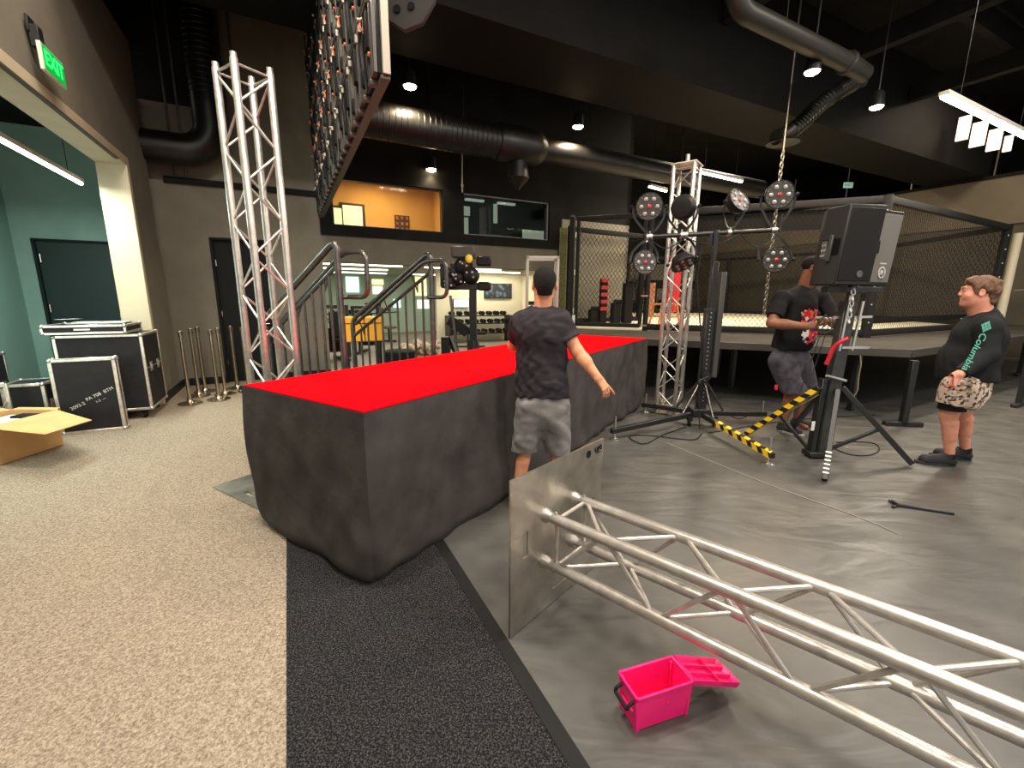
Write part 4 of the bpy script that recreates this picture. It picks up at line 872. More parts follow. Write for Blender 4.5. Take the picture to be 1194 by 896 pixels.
for i in range(7): q.tube([p0 + np.array([0.018 * math.cos(a) * (1 if i % 2 else 0.4), 0.012 * math.sin(a) * (0.5 if i % 2 else 1), -0.05 * i + 0.026 * math.sin(a)]) for a in np.linspace(0, 2 * PI, 11)[:-1]], 0.006, 6, closed=True)
tag(q.build('safety_chain', ZINC), 'short silver chain hanging in front of the speaker stand below the loudspeaker', 'chain')
# pry bar on the floor
h0, h1 = fl(1112, 599, 0.012), fl(1046, 589, 0.012); q = MB(); d = nrm(h1 - h0); s_ = np.cross(Z1, d)
pts = [h0, lerp(h0, h1, 0.5), h1 - d * 0.01, h1 + d * 0.02 + Z1 * 0.02, h1 + d * 0.035 + Z1 * 0.03 - s_ * 0.01]
q.tube(pts, [0.012, 0.011, 0.011, 0.009, 0.005], 8); q.bar(h1, h1 - s_ * 0.075 + d * 0.02 , 0.022, 0.012, ref=Z1); q.bar(h1, h1 + s_ * 0.05 + d * 0.04, 0.018, 0.01, ref=Z1)
tag(q.build('claw_hammer', BLK_STEEL), 'black steel claw tool lying on the grey floor at the right', 'hammer')
# ------------------------------------------------------------------ deck and cage
DZ = 0.9
rw2 = lambda s, t: tuple(RW(s, t)[:2])
G0, G1, G2, G3 = (1.158, 8.87), (2.53, 8.36), (5.74, 7.10), (10.46, 9.67)
CV = [G0, G2, G3, rw2(18.0, -1.5), rw2(17.4, 3.0), rw2(13.5, 4.4), rw2(10.0, 3.9), rw2(9.8, -0.3), rw2(7.5, -0.45)]
dk = thing('stage_deck', 'raised dark deck on black legs around the cage', 'platform', (5.0, 6.3, 0))
DK = mat('deck_dark', (0.041, 0.036, 0.029), 0.85, noise=0.2, nscale=3, spec=0.15)
DP = [(0.95, 7.13), (5.0, 5.43), (13.2, 10.1), rw2(18.4, -1.5), rw2(17.8, 3.3), rw2(13.6, 4.8), rw2(9.75, 4.3), rw2(9.65, -0.12), rw2(7.0, -0.12), (1.05, 8.95)]
q = MB(); n = len(DP); q.add([(x, y, z) for z in (DZ - 0.1, DZ) for x, y in DP], [tuple(range(n - 1, -1, -1)), tuple(range(n, 2 * n))] + [(k, (k + 1) % n, n + (k + 1) % n, n + k) for k in range(n)])
q.build('deck_top', DK, dk, world=True, smooth=False)
q = MB(); a, b, c = np.array([*DP[0], DZ]), np.array([*DP[1], DZ]), np.array([*DP[2], DZ])
for p0, p1 in ((a, b), (b, c)):
    nn = nrm(np.cross(p1 - p0, Z1)); q.bar(p0 + nn * 0.012 - Z1 * 0.05, p1 + nn * 0.012 - Z1 * 0.05, 0.02, 0.1, ref=(0, 0, 1)) if False else q.box((p0 + p1) / 2 + nn * 0.012 - Z1 * 0.05, (np.linalg.norm(p1 - p0), 0.02, 0.1), rz(math.atan2((p1 - p0)[1], (p1 - p0)[0])))
q.build('edge_profile', mat('edge_grey', (0.07, 0.064, 0.054), 0.45, metal=0.4), dk, world=True, bevel=0.003)
def deck_leg(p, yaw, foot=True):
    o = MB().box((p[0], p[1], DZ / 2 - 0.04), (0.07, 0.07, DZ - 0.1), rz(yaw)).build('leg', BLK_STEEL, dk, world=True, bevel=0.005)
    if foot: MB().box((p[0], p[1], 0.03), (0.42, 0.07, 0.055), rz(yaw)).build('foot_bar', BLK_STEEL, o, world=True, bevel=0.006)
for p, yw_, ft in ((fl(1052, 497), math.radians(-8), True), (fl(991, 479), 0.3, False), (fl(1187, 474), 0.5, True), (fl(852, 452), 0.3, False), ((7.6, 7.2, 0), 0.5, True), ((10.4, 8.8, 0), 0.5, True), ((2.4, 8.2, 0), 0.3, False), ((4.1, 8.6, 0), 0.3, False), ((6.6, 8.6, 0), 0.3, False), ((0.9, 8.2, 0), 0.3, False)):
    deck_leg(p, yw_, ft)
tag(MB().tube([at(1003, 415, 5.6), at(1004, 425, 5.58), at(1001, 440, 5.6), at(1000, 455, 5.58), at(996, 462, 5.6)], 0.008, 6).build('hanging_strap', mat('strap_tan', (0.3, 0.24, 0.15), 0.8)), 'thin tan strap hanging from the deck edge behind the speaker stand', 'strap')

cg = thing('fight_cage', 'large black mesh fighting cage with cream floor on the deck', 'cage', (CV[1][0], CV[1][1], DZ))
q = MB(); n = len(CV); q.add([(x, y, z) for z in (DZ + 0.001, DZ + 0.03) for x, y in CV], [tuple(range(n - 1, -1, -1)), tuple(range(n, 2 * n))] + [(k, (k + 1) % n, n + (k + 1) % n, n + k) for k in range(n)])
q.build('canvas_floor', mat('canvas_cream', (0.74, 0.66, 0.5), 0.8, noise=0.06, nscale=3), cg, world=True, smooth=False)
WIRE = mat('wire_black', (0.012, 0.011, 0.01), 0.9, spec=0.1); PAD = mat('pad_black', (0.009, 0.0085, 0.008), 0.7, spec=0.25, noise=0.15, nscale=12)
ZB, ZT = DZ + 0.06, 3.02
def wire_mesh(p0, p1, z0, z1, pitch=0.078, r=0.0028, m=WIRE, name='wire_mesh', parent=None):
    p0 = np.array([*p0, 0.0]); p1 = np.array([*p1, 0.0]); L = np.linalg.norm(p1 - p0); d = (p1 - p0) / L; nn = np.cross(d, Z1); H = z1 - z0; q = MB()
    slope = 1.25
    step = pitch
    for sgn in (1, -1):
        k = -H / slope
        while k < L:
            # line x = k + h/slope
            h0 = max(0, -k * slope); h1 = min(H, (L - k) * slope)
            if h1 - h0 > 0.01:
                xa, xb = k + h0 / slope, k + h1 / slope
                if sgn < 0: xa, xb = L - xa, L - xb
                a = p0 + d * xa + Z1 * (z0 + h0); b = p0 + d * xb + Z1 * (z0 + h1); e = nrm(b - a); u = np.cross(e, nn) * r
                q.add([a + u, a - u * 0.5 + nn * r, a - u * 0.5 - nn * r, b + u, b - u * 0.5 + nn * r, b - u * 0.5 - nn * r], [(0, 1, 4, 3), (1, 2, 5, 4), (2, 0, 3, 5)])
            k += step
    return q.build(name, m, parent, world=True, smooth=False)
def post(p, r=0.075, z1=ZT + 0.06):
    MB().cyl((p[0], p[1], DZ), (p[0], p[1], z1), r, n=18).build('padded_post', PAD, cg, world=True)
for p in CV[1:]: post(p)
segs = [(G1, G2)] + [(CV[i], CV[i + 1]) for i in range(1, len(CV) - 1)] + [(CV[-1], CV[0])]
for i, (p, r_) in enumerate(segs):
    far = i > 1
    wire_mesh(p, r_, ZB, ZT, 0.078 if not far else 0.13, 0.0028 if not far else 0.004, parent=cg)
    P3 = np.array([*p, 0.0]); R3 = np.array([*r_, 0.0]); yw_ = math.atan2(R3[1] - P3[1], R3[0] - P3[0]); L = np.linalg.norm(R3 - P3)
    for z, hh, nm in ((ZT, 0.11, 'top_rail'), (DZ + 0.075, 0.11, 'bottom_rail')): MB().box((P3 + R3) / 2 + Z1 * z, (L, 0.09, hh), rz(yw_)).build(nm, PAD, cg, world=True, bevel=0.02, segs=2)
# printed banner strips inside the mesh along the top of the near side, gate frame
p0, p1 = np.array([*G1, 0.0]), np.array([*G2, 0.0]); e = nrm(p1 - p0); yw_ = math.atan2(e[1], e[0])
MB().cyl((G1[0], G1[1], DZ), (G1[0], G1[1], ZT), 0.05, n=14).build('gate_post', PAD, cg, world=True)
gt = MB(); g0, g1 = np.array([*G0, 0.0]), np.array([*G1, 0.0]); e = nrm(g1 - g0); yg = math.atan2(e[1], e[0]); gl = np.linalg.norm(g1 - g0)
gd = MB()
for k in (0.12, gl - 0.1): gd.box(g0 + e * k + Z1 * (ZB + ZT) / 2, (0.07, 0.07, ZT - ZB), rz(yg))
for z in (ZB + 0.03, ZT - 0.02): gd.box(g0 + e * gl / 2 + Z1 * z, (gl - 0.2, 0.07, 0.08), rz(yg))
gf = gd.build('gate', PAD, cg, world=True, bevel=0.01)
wire_mesh((g0 + e * 0.14)[:2], (g0 + e * (gl - 0.12))[:2], ZB + 0.05, ZT - 0.05, 0.078, 0.0028, parent=gf)
gd = MB(); gd.box(g0 + e * 0.0 + Z1 * (DZ + ZT) / 2, (0.1, 0.1, ZT - DZ + 0.06), rz(yg)); gd.build('gate_post', PAD, cg, world=True, bevel=0.01)
gd = MB(); 
for z in (1.25, 2.0, 2.7): gd.cyl(g0 + e * 0.06 + np.array([0, -0.05, z - 0.05]), g0 + e * 0.06 + np.array([0, -0.05, z + 0.05]), 0.014, n=8)
gd.box(g0 + e * (gl - 0.06) + np.array([0, -0.06, 1.55]), (0.12, 0.03, 0.03), rz(yg)); gd.box(g0 + e * (gl - 0.05) + np.array([0, -0.06, 1.0]), (0.12, 0.03, 0.03), rz(yg)); gd.build('gate_hinge', ZINC, gf, world=True)
MB().box(g0 + e * 0.07 + np.array([0.0, -0.06, 1.04]), (0.05, 0.02, 0.26), rz(yg)).build('white_tab', mat('tape_white', (0, 0, 0)), gf, world=True)
q = MB()
for z in np.linspace(1.15, 2.85, 7):
    for p in (G2, G3): q.lathe([(0.012, 0), (0.012, 0.012)], (p[0] - 0.04, p[1] - 0.075, z), (-0.4, -1, 0), 8)
q.build('lace_bolts', ZINC, cg, world=True)
pb0, pb1 = np.array([*G1, 0.0]), np.array([*G2, 0.0]); e = nrm(pb1 - pb0); nb = np.cross(Z1, e); BAN = mat('banner_black', (0.012, 0.011, 0.01), 0.85)
for za, zb in ((2.62, 2.93),):
    q = MB()
    for i in range(5): q.box(lerp(pb0, pb1, (i + 0.5) / 5) + nb * 0.03 + Z1 * (za + zb) / 2, (np.linalg.norm(pb1 - pb0) / 5 - 0.03, 0.006, zb - za), rz(math.atan2(e[1], e[0])))
    q.build('banner_strip', BAN, cg, world=True)
pb0, pb1 = np.array([*G2, 0.0]), np.array([*G3, 0.0]); e = nrm(pb1 - pb0); nb = np.cross(Z1, e)
MB().box(lerp(pb0, pb1, 0.5) + nb * 0.03 + Z1 * (DZ + 0.27), (np.linalg.norm(pb1 - pb0) - 0.2, 0.006, 0.1), rz(math.atan2(e[1], e[0]))).build('banner_strip', BAN, cg, world=True)
# cream pole beside the far right post
tag(MB().cyl((10.66, 9.62, DZ), (10.66, 9.62, 2.9), 0.075, n=16).build('padded_pole', mat('pole_cream', (0.66, 0.58, 0.42), 0.6)), 'cream pole beside the right-hand cage post, behind the person in the long-sleeved shirt', 'pole')
tag(MB().tube([np.array([10.7, 9.5, 1.72]), np.array([12.5, 9.9, 1.78]), np.array([14, 10.2, 1.9])], 0.01, 6).build('tie_cable', mat('rope_grey', (0.3, 0.28, 0.25), 0.6)), 'thin rope tied to the cream pole at the right edge', 'rope')
# stool inside the cage
wd_ = mat('wood_orange', (0.6, 0.27, 0.07), 0.5, noise=0.2, nscale=15)
sp = at(775, 372, 8.9); sp = (sp[0] + 0.1, 9.2, DZ + 0.031); so_ = thing('stool', 'orange wooden stool standing in the cage behind the right standing truss', 'stool', sp, 0.2)
for sx in (-1, 1):
    for sy in (-1, 1): MB().bar((sx * 0.24, sy * 0.2, 0), (sx * 0.17, sy * 0.15, 0.44), 0.035, 0.035).build('leg', wd_, so_, bevel=0.004)
MB().box((0, 0, 0.455), (0.48, 0.4, 0.035)).build('seat', wd_, so_, bevel=0.008)
MB().box((0, -0.19, 0.2), (0.4, 0.025, 0.03)).box((0, 0.19, 0.2), (0.4, 0.025, 0.03)).build('stretcher', wd_, so_, bevel=0.004)
# red heavy bag hanging in the cage behind the truss
rbp = at(784, 330, 9.6); t_ = thing('punching_bag', 'red hanging punching bag inside the cage behind the right standing truss', 'punching bag', (rbp[0], 9.6, 1.2))
MB().lathe([(0.02, 0), (0.15, 0.03), (0.165, 0.1), (0.165, 1.1), (0.15, 1.18), (0.02, 1.2)], (0, 0, 0), Z1, 22).build('bag_body', mat('bag_red', (0.55, 0.012, 0.015), 0.5), t_)
MB().tube([(0, 0, 1.2), (0, 0, CEIL - 1.2)], 0.012, 6).build('bag_chain', BLK_STEEL, t_)
# chain hanging from above behind the light bar
q = MB(); ct = at(913, 178, 7.4)
z = ct[2]; i = 0
while z > 1.25:
    a = i % 2; q.tube([np.array([ct[0] + (0.022 * math.cos(u) if a else 0), ct[1] + (0 if a else 0.022 * math.cos(u)), z + 0.04 * math.sin(u)]) for u in np.linspace(0, 2 * PI, 9)[:-1]], 0.009, 5, closed=True); z -= 0.062; i += 1
q.cyl((ct[0], ct[1], ct[2] + 0.02), (ct[0], ct[1], CEIL), 0.012, n=6)
tag(q.build('hoist_chain', mat('chain_grey', (0.2, 0.18, 0.14), 0.4, metal=0.8)), 'long pale chain hanging from the ceiling behind the round lights at the bar end', 'chain')

# gym things standing against the far wall, seen through the cage
def rig(p, yaw, label):
    t = thing('weight_rack', label, 'rack', p, yaw)
    for x in (-0.55, 0.55): MB().box((x, 0, 1.1), (0.07, 0.07, 2.2)).box((x, 0.0, 0.03), (0.08, 0.7, 0.06)).build('upright', BLK_STEEL, t, bevel=0.006)
    MB().box((0, 0, 2.17), (1.17, 0.06, 0.06)).box((0, 0, 1.3), (1.17, 0.05, 0.05)).build('crossbar', BLK_STEEL, t, bevel=0.006)
    MB().cyl((-0.95, -0.1, 1.2), (0.95, -0.1, 1.2), 0.018, n=10).build('barbell', ZINC, t)
    for x in (-0.82, -0.76, 0.76, 0.82): MB().lathe([(0.05, -0.025), (0.2, -0.02), (0.22, 0), (0.2, 0.02), (0.05, 0.025)], (x, -0.1, 1.2), (1, 0, 0), 22).build('weight_plate', RUBBER, t)
for (s, k, lab) in ((12.6, 0, 'weight rack seen through the cage mesh, left of the person in the printed T-shirt'), (15.6, 1, 'weight rack against the far wall, behind the loudspeakers')): rig(RW(s, 5.55), TH, lab)
tp_ = at(703.5, 345, 10.3); t = thing('shelf_tower', 'narrow tower of red boxes on a black stand seen through the cage gate', 'shelf', (tp_[0], 10.3, DZ), 0.2)
MB().box((0, 0, 0.52), (0.15, 0.14, 1.04)).build('tower_body', RUBBER, t, bevel=0.006)
for z in np.linspace(0.36, 1.0, 5): MB().box((0, -0.06, z), (0.17, 0.06, 0.085)).build('red_box', mat('shelf_red', (0.4, 0.025, 0.025), 0.6), t, bevel=0.006)
for i, (u, hh) in enumerate(((692, 0.34), (718, 0.5), (731, 0.95))):
    p = at(u, 360, 10.35); t = thing('equipment_block', 'dark equipment block inside the cage gate, %s' % ('low, left of the red tower', 'right of the red tower', 'tallest, by the gate post')[i], 'equipment', (p[0], 10.35, DZ), 0.2)
    MB().box((0, 0, hh / 2), (0.2, 0.2, hh)).build('block_body', RUBBER, t, bevel=0.02)
    q = MB()
    for k in range(3): q.sphere((-0.07 + 0.07 * k, -0.1, hh + 0.03), 0.045, 10, 7)
    q.build('block_knobs', RUBBER, t)
wp = at(759, 350, 10.6); tag(MB().box((wp[0], wp[1], wp[2]), (0.17, 0.06, 0.8), rz(-0.3)).build('wall_panel', mat('panel_terracotta', (0.42, 0.19, 0.1), 0.7, noise=0.5, nscale=40)), 'narrow terracotta speckled panel seen through the cage left of the standing truss', 'panel')
for i, s in enumerate((9.9, 11.6, 13.3, 15.0)):
    L = bpy.data.lights.new('wall_downlight', 'SPOT'); L.energy = 110; L.color = (1, 0.85, 0.6); L.spot_size = 1.3; L.spot_blend = 0.9; o = bpy.data.objects.new('wall_downlight', L); COL.objects.link(o); o.location = tuple(RW(s, 5.3, 2.7)); o.rotation_euler = (0, 0, 0)
    tag(MB().lathe([(0.06, 0.0), (0.07, 0.02), (0.07, 0.16), (0.03, 0.18)], RW(s, 5.3, 2.72), Z1, 16).cyl(RW(s, 5.3, 2.88), RW(s, 5.3, CEIL), 0.01, n=6).build('wall_washer', BLK_STEEL), 'small downlight over the far wall behind the cage, %s from left' % ('first', 'second', 'third', 'fourth')[i], 'light', 'far wall downlights')
for i, t in enumerate((-3.6, -1.5)):
    L = bpy.data.lights.new('wall_downlight', 'SPOT'); L.energy = 130; L.color = (1, 0.8, 0.55); L.spot_size = 1.2; L.spot_blend = 0.9; o = bpy.data.objects.new('wall_downlight', L); COL.objects.link(o); o.location = tuple(RW(18.4, t, 3.45)); o.rotation_euler = (0.0, 0.12, 0)
# turf-coloured column edge left of the cage
o = MB().rbox(7.45, 7.66, -0.06, 0.3, 0, 3.1).build('trim_8', mat('turf_green', (0.1, 0.1, 0.028), 0.9, noise=0.5, nscale=40, bump=0.6, bscale=120)); o['kind'] = 'structure'
# balcony glass rail and upper windows on the right
t_ = thing('balcony_railing', 'frameless glass railing on the balcony at the right', 'railing', RW(19.1, -3, 4.8), TH)
for t in (-9, -7.2, -5.4, -3.6, -1.8, 0, 1.8): MB().rbox(19.07, 19.11, t - 0.015, t + 0.015, 4.8, 5.9).build('rail_post', mat('post_grey', (0.3, 0.28, 0.24), 0.4, metal=0.7), t_, world=True)
MB().rbox(19.085, 19.095, -10, 2.5, 4.85, 5.85).build('glass_panel', GLASS, t_, world=True)
for i, (u0, v0, u1, v1) in enumerate(((1117, 138, 1131, 156), (1133, 145, 1150, 163), (1152, 153, 1168, 168), (1170, 160, 1180, 170))):
    pts = [on_plane(u, v, RW(16.0, 0), BV) for u, v in ((u0, v0), (u1, v0 + 7), (u1 - 3, v1 + 6), (u0 - 2, v1))]; tt = [st(p) for p in pts]
    o = MB().rbox(15.97, 16.03, min(p[1] for p in tt), max(p[1] for p in tt) - 0.03, min(p[2] for p in tt), max(p[2] for p in tt)).build('window_%d' % (3 + i), emat('window_pink', (1.0, 0.78, 0.62), 1.3)); o['kind'] = 'structure'
tt = thing('exit_sign', 'small pale exit sign above the cage near the tall corner post', 'sign', at(989, 216, 15.5)); c_ = np.array(tt.location)
MB().box((0, 0, 0), (0.3, 0.04, 0.17)).build('sign_plate', emat('sign_pale', (0.4, 0.62, 0.52), 0.5), tt, bevel=0.005); MB().cyl((0, 0, 0.08), (0, 0, CEIL - c_[2]), 0.01, n=6).build('stem', BLK_STEEL, tt)
q = MB(); place_text(q, 'EXIT', 0.13, (0, -0.022, 0), np.array([1.0, 0, 0]), Z1); q.build('sign_letters', mat('sign_green', (0.01, 0.16, 0.06), 0.5), tt)
# hanging perforated speaker piece at the top, right of the video wall
hp = at(478, 8, 4.6); t_ = thing('perforated_bracket', 'curved grey perforated bracket hanging at the top right of the video wall', 'bracket', hp)
q = MB(); poly = [(-0.22, 0.12), (-0.2, -0.12), (-0.05, -0.2), (0.12, -0.14), (0.24, 0.02), (0.28, 0.24)]
q.prism(poly, (0, 0, 0), (1, 0, 0), (0, -0.2, 0.98), 0.08); q.build('bracket_plate', mat('bracket_grey', (0.05, 0.046, 0.04), 0.6), t_, bevel=0.006)
q = MB()
for a, b in ((-0.1, -0.06), (0.03, -0.04), (-0.08, 0.06), (0.05, 0.07), (0.16, 0.1)): q.cyl((a, -0.2 * b - 0.081, 0.98 * b), (a, -0.2 * b - 0.095, 0.98 * b), 0.032, n=14)
q.build('holes', INK, t_); MB().cyl((0, 0.0, 0.2), (0, 0.0, CEIL - hp[2]), 0.015, n=8).build('hanger_rod', BLK_STEEL, t_)

# ------------------------------------------------------------------ hanging video wall, seen from behind
s0 = 2.30; LT0, LT1, LZ0 = -5.95, -0.45, 2.86; CS = 0.5
lw_ = thing('video_wall', 'hanging video wall seen from behind, full of modules and orange cable loops', 'video wall', RW(s0, (LT0 + LT1) / 2, LZ0), TH)
EDGE = mat('edge_aluminium', (0.42, 0.37, 0.3), 0.4, metal=0.7); MODB = mat('module_black', (0.013, 0.0125, 0.012), 0.45, noise=0.3, nscale=30); ORG = mat('cable_orange', (0.75, 0.16, 0.06), 0.5); GREYM = mat('module_grey', (0.11, 0.1, 0.088), 0.4, metal=0.5)
nr = 7
# template cabinet in room-local axes of the wall thing: x = depth (towards the front), y = along, z up; back looks to -x
def cab():
    o = MB().box((0.02, CS / 2, CS / 2), (0.05, CS - 0.006, CS - 0.006)).build('display_module', MODB, lw_, bevel=0.006)
    q = MB()
    for y in (0.02, CS - 0.02): q.box((-0.012, y, CS / 2), (0.03, 0.022, CS - 0.02))
    for z in (0.02, CS - 0.02): q.box((-0.012, CS / 2, z), (0.03, CS - 0.04, 0.022))
    for y in (0.14, 0.25, 0.36): q.box((-0.012, y, CS / 2), (0.018, 0.016, CS - 0.06))
    q.build('module_frame', GREYM, o, bevel=0.002)
    q = MB(); q.box((-0.02, 0.19, 0.3), (0.04, 0.085, 0.2)); q.box((-0.018, 0.4, 0.12), (0.034, 0.07, 0.1)); q.build('power_box', BLK_PLASTIC, o, bevel=0.004)
    q = MB(); q.tube([(-0.03, 0.3, 0.36), (-0.045, 0.3, 0.38), (-0.045, 0.305, 0.42), (-0.03, 0.31, 0.44)], 0.007, 6); q.lathe([(0.013, 0), (0.013, 0.012)], (-0.03, 0.1, 0.14), (-1, 0, 0), 10); q.build('cable_loop', ORG, o)
    q = MB(); q.box((-0.032, 0.44, 0.43), (0.02, 0.05, 0.04)); q.box((-0.032, 0.06, 0.43), (0.02, 0.03, 0.05)); q.lathe([(0.012, 0), (0.012, 0.02)], (-0.062, 0.19, 0.36), (-1, 0, 0), 8); q.build('latches', EDGE, o)
    q = MB(); q.tube([(-0.03, 0.24, 0.0), (-0.04, 0.235, 0.15), (-0.045, 0.23, 0.25), (-0.04, 0.21, 0.3)], 0.008, 6); q.tube([(-0.03, 0.42, 0.17), (-0.04, 0.43, 0.3), (-0.03, 0.42, 0.5)], 0.007, 6); q.build('leads', RUBBER, o)
    return o
base = cab(); kids = list(base.children)
L0 = np.array([0, -(LT1 - LT0) / 2, 0])
first = True
for i in range(11):
    for j in range(nr):
        loc = (0, L0[1] + i * CS, j * CS)
        if first: base.location = loc; first = False; continue
        c = base.copy(); COL.objects.link(c); c.parent = lw_; c.location = loc
        for kd in kids:
            if kd.name.startswith('leads') and (i + j) % 2: continue
            if kd.name.startswith('cable_loop') and (i * 3 + j) % 3 == 0: continue
            k = kd.copy(); COL.objects.link(k); k.parent = c
q = MB(); hl = (LT1 - LT0) / 2
q.box((0.045, -hl - 0.012, nr * CS / 2), (0.05, 0.022, nr * CS)); q.build('edge_profile', EDGE, lw_, bevel=0.003)
q = MB(); q.box((0.04, 0, -0.012), (0.06, hl * 2, 0.02)); q.build('bottom_rail', GREYM, lw_, bevel=0.003)
q = MB()
for i in range(22): q.box((-0.012, -hl + 0.125 + i * 0.25, -0.01), (0.05, 0.05, 0.03))
q.build('rail_clips', GREYM, lw_, bevel=0.003)
MB().box((0.062, 0, nr * CS / 2), (0.012, hl * 2 - 0.01, nr * CS - 0.01)).build('screen_face', mat('screen_black', (0.006, 0.006, 0.007), 0.25), lw_)
for y in (-2.4, -0.8, 0.8, 2.4): MB().cyl((0.02, y, nr * CS), (0.02, y, CEIL - LZ0), 0.02, n=8).build('rigging_rod', BLK_STEEL, lw_)

# ------------------------------------------------------------------ exit sign on the left wall
es = thing('exit_sign', 'green lit EXIT sign on the left wall above the cream opening', 'sign', on_plane(60.5, 77, RW(0.1, 0, 0), BV), TH + PI / 2)
# local x runs along the wall into depth, local -y faces the room
MB().box((0, 0, 0), (0.4, 0.028, 0.205)).build('sign_frame', mat('sign_rim', (0.55, 0.6, 0.5), 0.4), es, bevel=0.003)
MB().box((0, -0.015, 0), (0.375, 0.004, 0.18)).build('sign_face', emat('sign_green_dark', (0.0, 0.28, 0.03), 1.0), es)
q = MB(); place_text(q, 'EXIT', 0.165, (0, -0.019, 0), np.array([1.0, 0, 0]), Z1, 0.001, 0.002); q.build('sign_letters', emat('sign_green_lit', (0.02, 0.9, 0.14), 1.6), es)
MB().box((-0.06, 0.045, 0.17), (0.09, 0.06, 0.16)).box((-0.06, 0.07, 0.25), (0.12, 0.02, 0.12)).build('bracket', BLK_STEEL, es, bevel=0.004)

# ------------------------------------------------------------------ portable stairs behind the stage
st0 = np.array([-1.44, 3.70, 0]); st_ = thing('portable_stairs', 'grey metal stairs with tubular handrails behind the red stage', 'stairs', st0 + SL_ * 0.55, SYAW)
# local: x along the stage (width), y away from the stage
sl = 0.56; RAILT = 1.97
def rail_side(x):
    yb = 1.32
    zr = lambda y, top: top - sl * y
    g = MB(); g.tube(fillet([(x, 0.0, 0.03), (x, 0.0, RAILT), (x, yb, zr(yb, RAILT)), (x, yb, 0.02)], 0.1, 6), 0.028, 12); o = g.build('guard_rail', GUNMETAL, st_)
    lowt = RAILT - 0.2
    MB().tube([(x, 0.03, zr(0.03, lowt)), (x, yb - 0.02, zr(yb - 0.02, lowt))], 0.019, 10).build('lower_rail', GUNMETAL, st_)
    for i in range(9):
        y = 0.13 + i * 0.13; MB().cyl((x, y, max(0.02, 0.9 - sl * y - 0.22)), (x, y, zr(y, lowt)), 0.0125, n=10).build('baluster', GUNMETAL, st_)
    xi = x + (0.07 if x < 0 else -0.07); h = RAILT - 0.1
    MB().tube(fillet([(xi, yb - 0.15, zr(yb - 0.15, h) - 0.02), (xi, 0.02, h), (xi, -0.27, h + 0.0), (xi, -0.27, h - 0.36), (xi, 0.0, h - 0.36), (x, 0.0, h - 0.36)], 0.09, 6), 0.02, 12).build('handrail_loop', GUNMETAL, st_)
    q = MB()
    for y in (0.2, 0.65, 1.1): q.tube([(x, y, zr(y, lowt) - 0.02), (x, y, zr(y, lowt) - 0.1), (xi, y, zr(y, h) - 0.03)], 0.008, 8)
    q.build('rail_bracket', GUNMETAL, st_)
    MB().bar((x, 0.0, 0.86), (x, yb - 0.3, 0.86 - sl * (yb - 0.3)), 0.05, 0.14, ref=(1, 0, 0)).build('stringer', GUNMETAL, st_, bevel=0.004)
rail_side(-0.55); rail_side(0.55)
for i in range(4): MB().box((0, 0.15 + i * 0.3, 0.8 - i * 0.2), (1.04, 0.29, 0.035)).build('tread', mat('tread_black', (0.02, 0.02, 0.02), 0.7), st_, bevel=0.004)

# ------------------------------------------------------------------ flight cases at the left
LAM = mat('laminate_black', (0.017, 0.0155, 0.016), 0.5, noise=0.15, nscale=8, bump=0.05, bscale=200); EXT = mat('case_extrusion', (0.66, 0.6, 0.52), 0.35, metal=0.85, noise=0.15, nscale=30)
def edges_of(q, w, d, h, z0, e=0.028, skip=()):
    for (x, y) in ((-1, -1), (1, -1), (1, 1), (-1, 1)): q.box((x * (w / 2 - e / 2 + 0.003), y * (d / 2 - e / 2 + 0.003), z0 + h / 2), (e, e, h + 0.004))
    for z in (z0 + e / 2 - 0.003, z0 + h - e / 2 + 0.003):
        for y in (-1, 1): q.box((0, y * (d / 2 - e / 2 + 0.003), z), (w + 0.004, e, e))
        for x in (-1, 1): q.box((x * (w / 2 - e / 2 + 0.003), 0, z), (e, d + 0.004, e))
def flight_case(loc, yaw, w, d, h, label, casters=True, latches=True, e=0.03):
    t = thing('flight_case', label, 'flight case', loc, yaw); z0 = 0.115 if casters else 0.0
    MB().box((0, 0, z0 + h / 2), (w - 0.006, d - 0.006, h - 0.006)).build('case_panels', LAM, t)
    q = MB(); edges_of(q, w, d, h, z0, e); q.build('case_edges', EXT, t, bevel=0.003)
    for x in (-1, 1):
        for y in (-1, 1):
            for z in (z0 + 0.012, z0 + h - 0.012): MB().sphere((x * (w / 2 - 0.012), y * (d / 2 - 0.012), z), 0.026, 12, 8).build('corner_cap', ZINC, t)
    if latches:
        q = MB()
        for y in (-0.22 * d, 0.22 * d): q.box((w / 2 + 0.004, y, z0 + h * 0.55), (0.008, 0.1, 0.12)); q.box((w / 2 + 0.01, y, z0 + h * 0.55), (0.012, 0.035, 0.06))
        q.box((w / 2 + 0.003, 0, z0 + h * 0.55), (0.006, d * 0.96, 0.012)); q.build('latch', ZINC, t, bevel=0.002)
    if casters:
        for x in (-1, 1):
            for y in (-1, 1): MB().cyl((x * (w / 2 - 0.1) - 0.018, y * (d / 2 - 0.09), 0.05), (x * (w / 2 - 0.1) + 0.018, y * (d / 2 - 0.09), 0.05), 0.05, n=20).box((x * (w / 2 - 0.1), y * (d / 2 - 0.09), 0.1), (0.07, 0.08, 0.035)).build('caster', RUBBER, t, bevel=0.003)
    return t
flight_case(RW(-0.33, -1.88), TH, 0.8, 0.74, 0.935, 'large black flight case on casters at the left opening, silver edges')
fc = flight_case(RW(-0.37, -2.64), TH, 0.55, 0.1, 0.83, 'flat black case panel on edge before the large flight case, chalk marks on it', casters=False, latches=False, e=0.032)
CH = mat('chalk_white', (0.5, 0.48, 0.45), 0.9)
ux = nrm([0.5, 0, 0.24]); uy = np.array([-ux[2], 0, ux[0]])
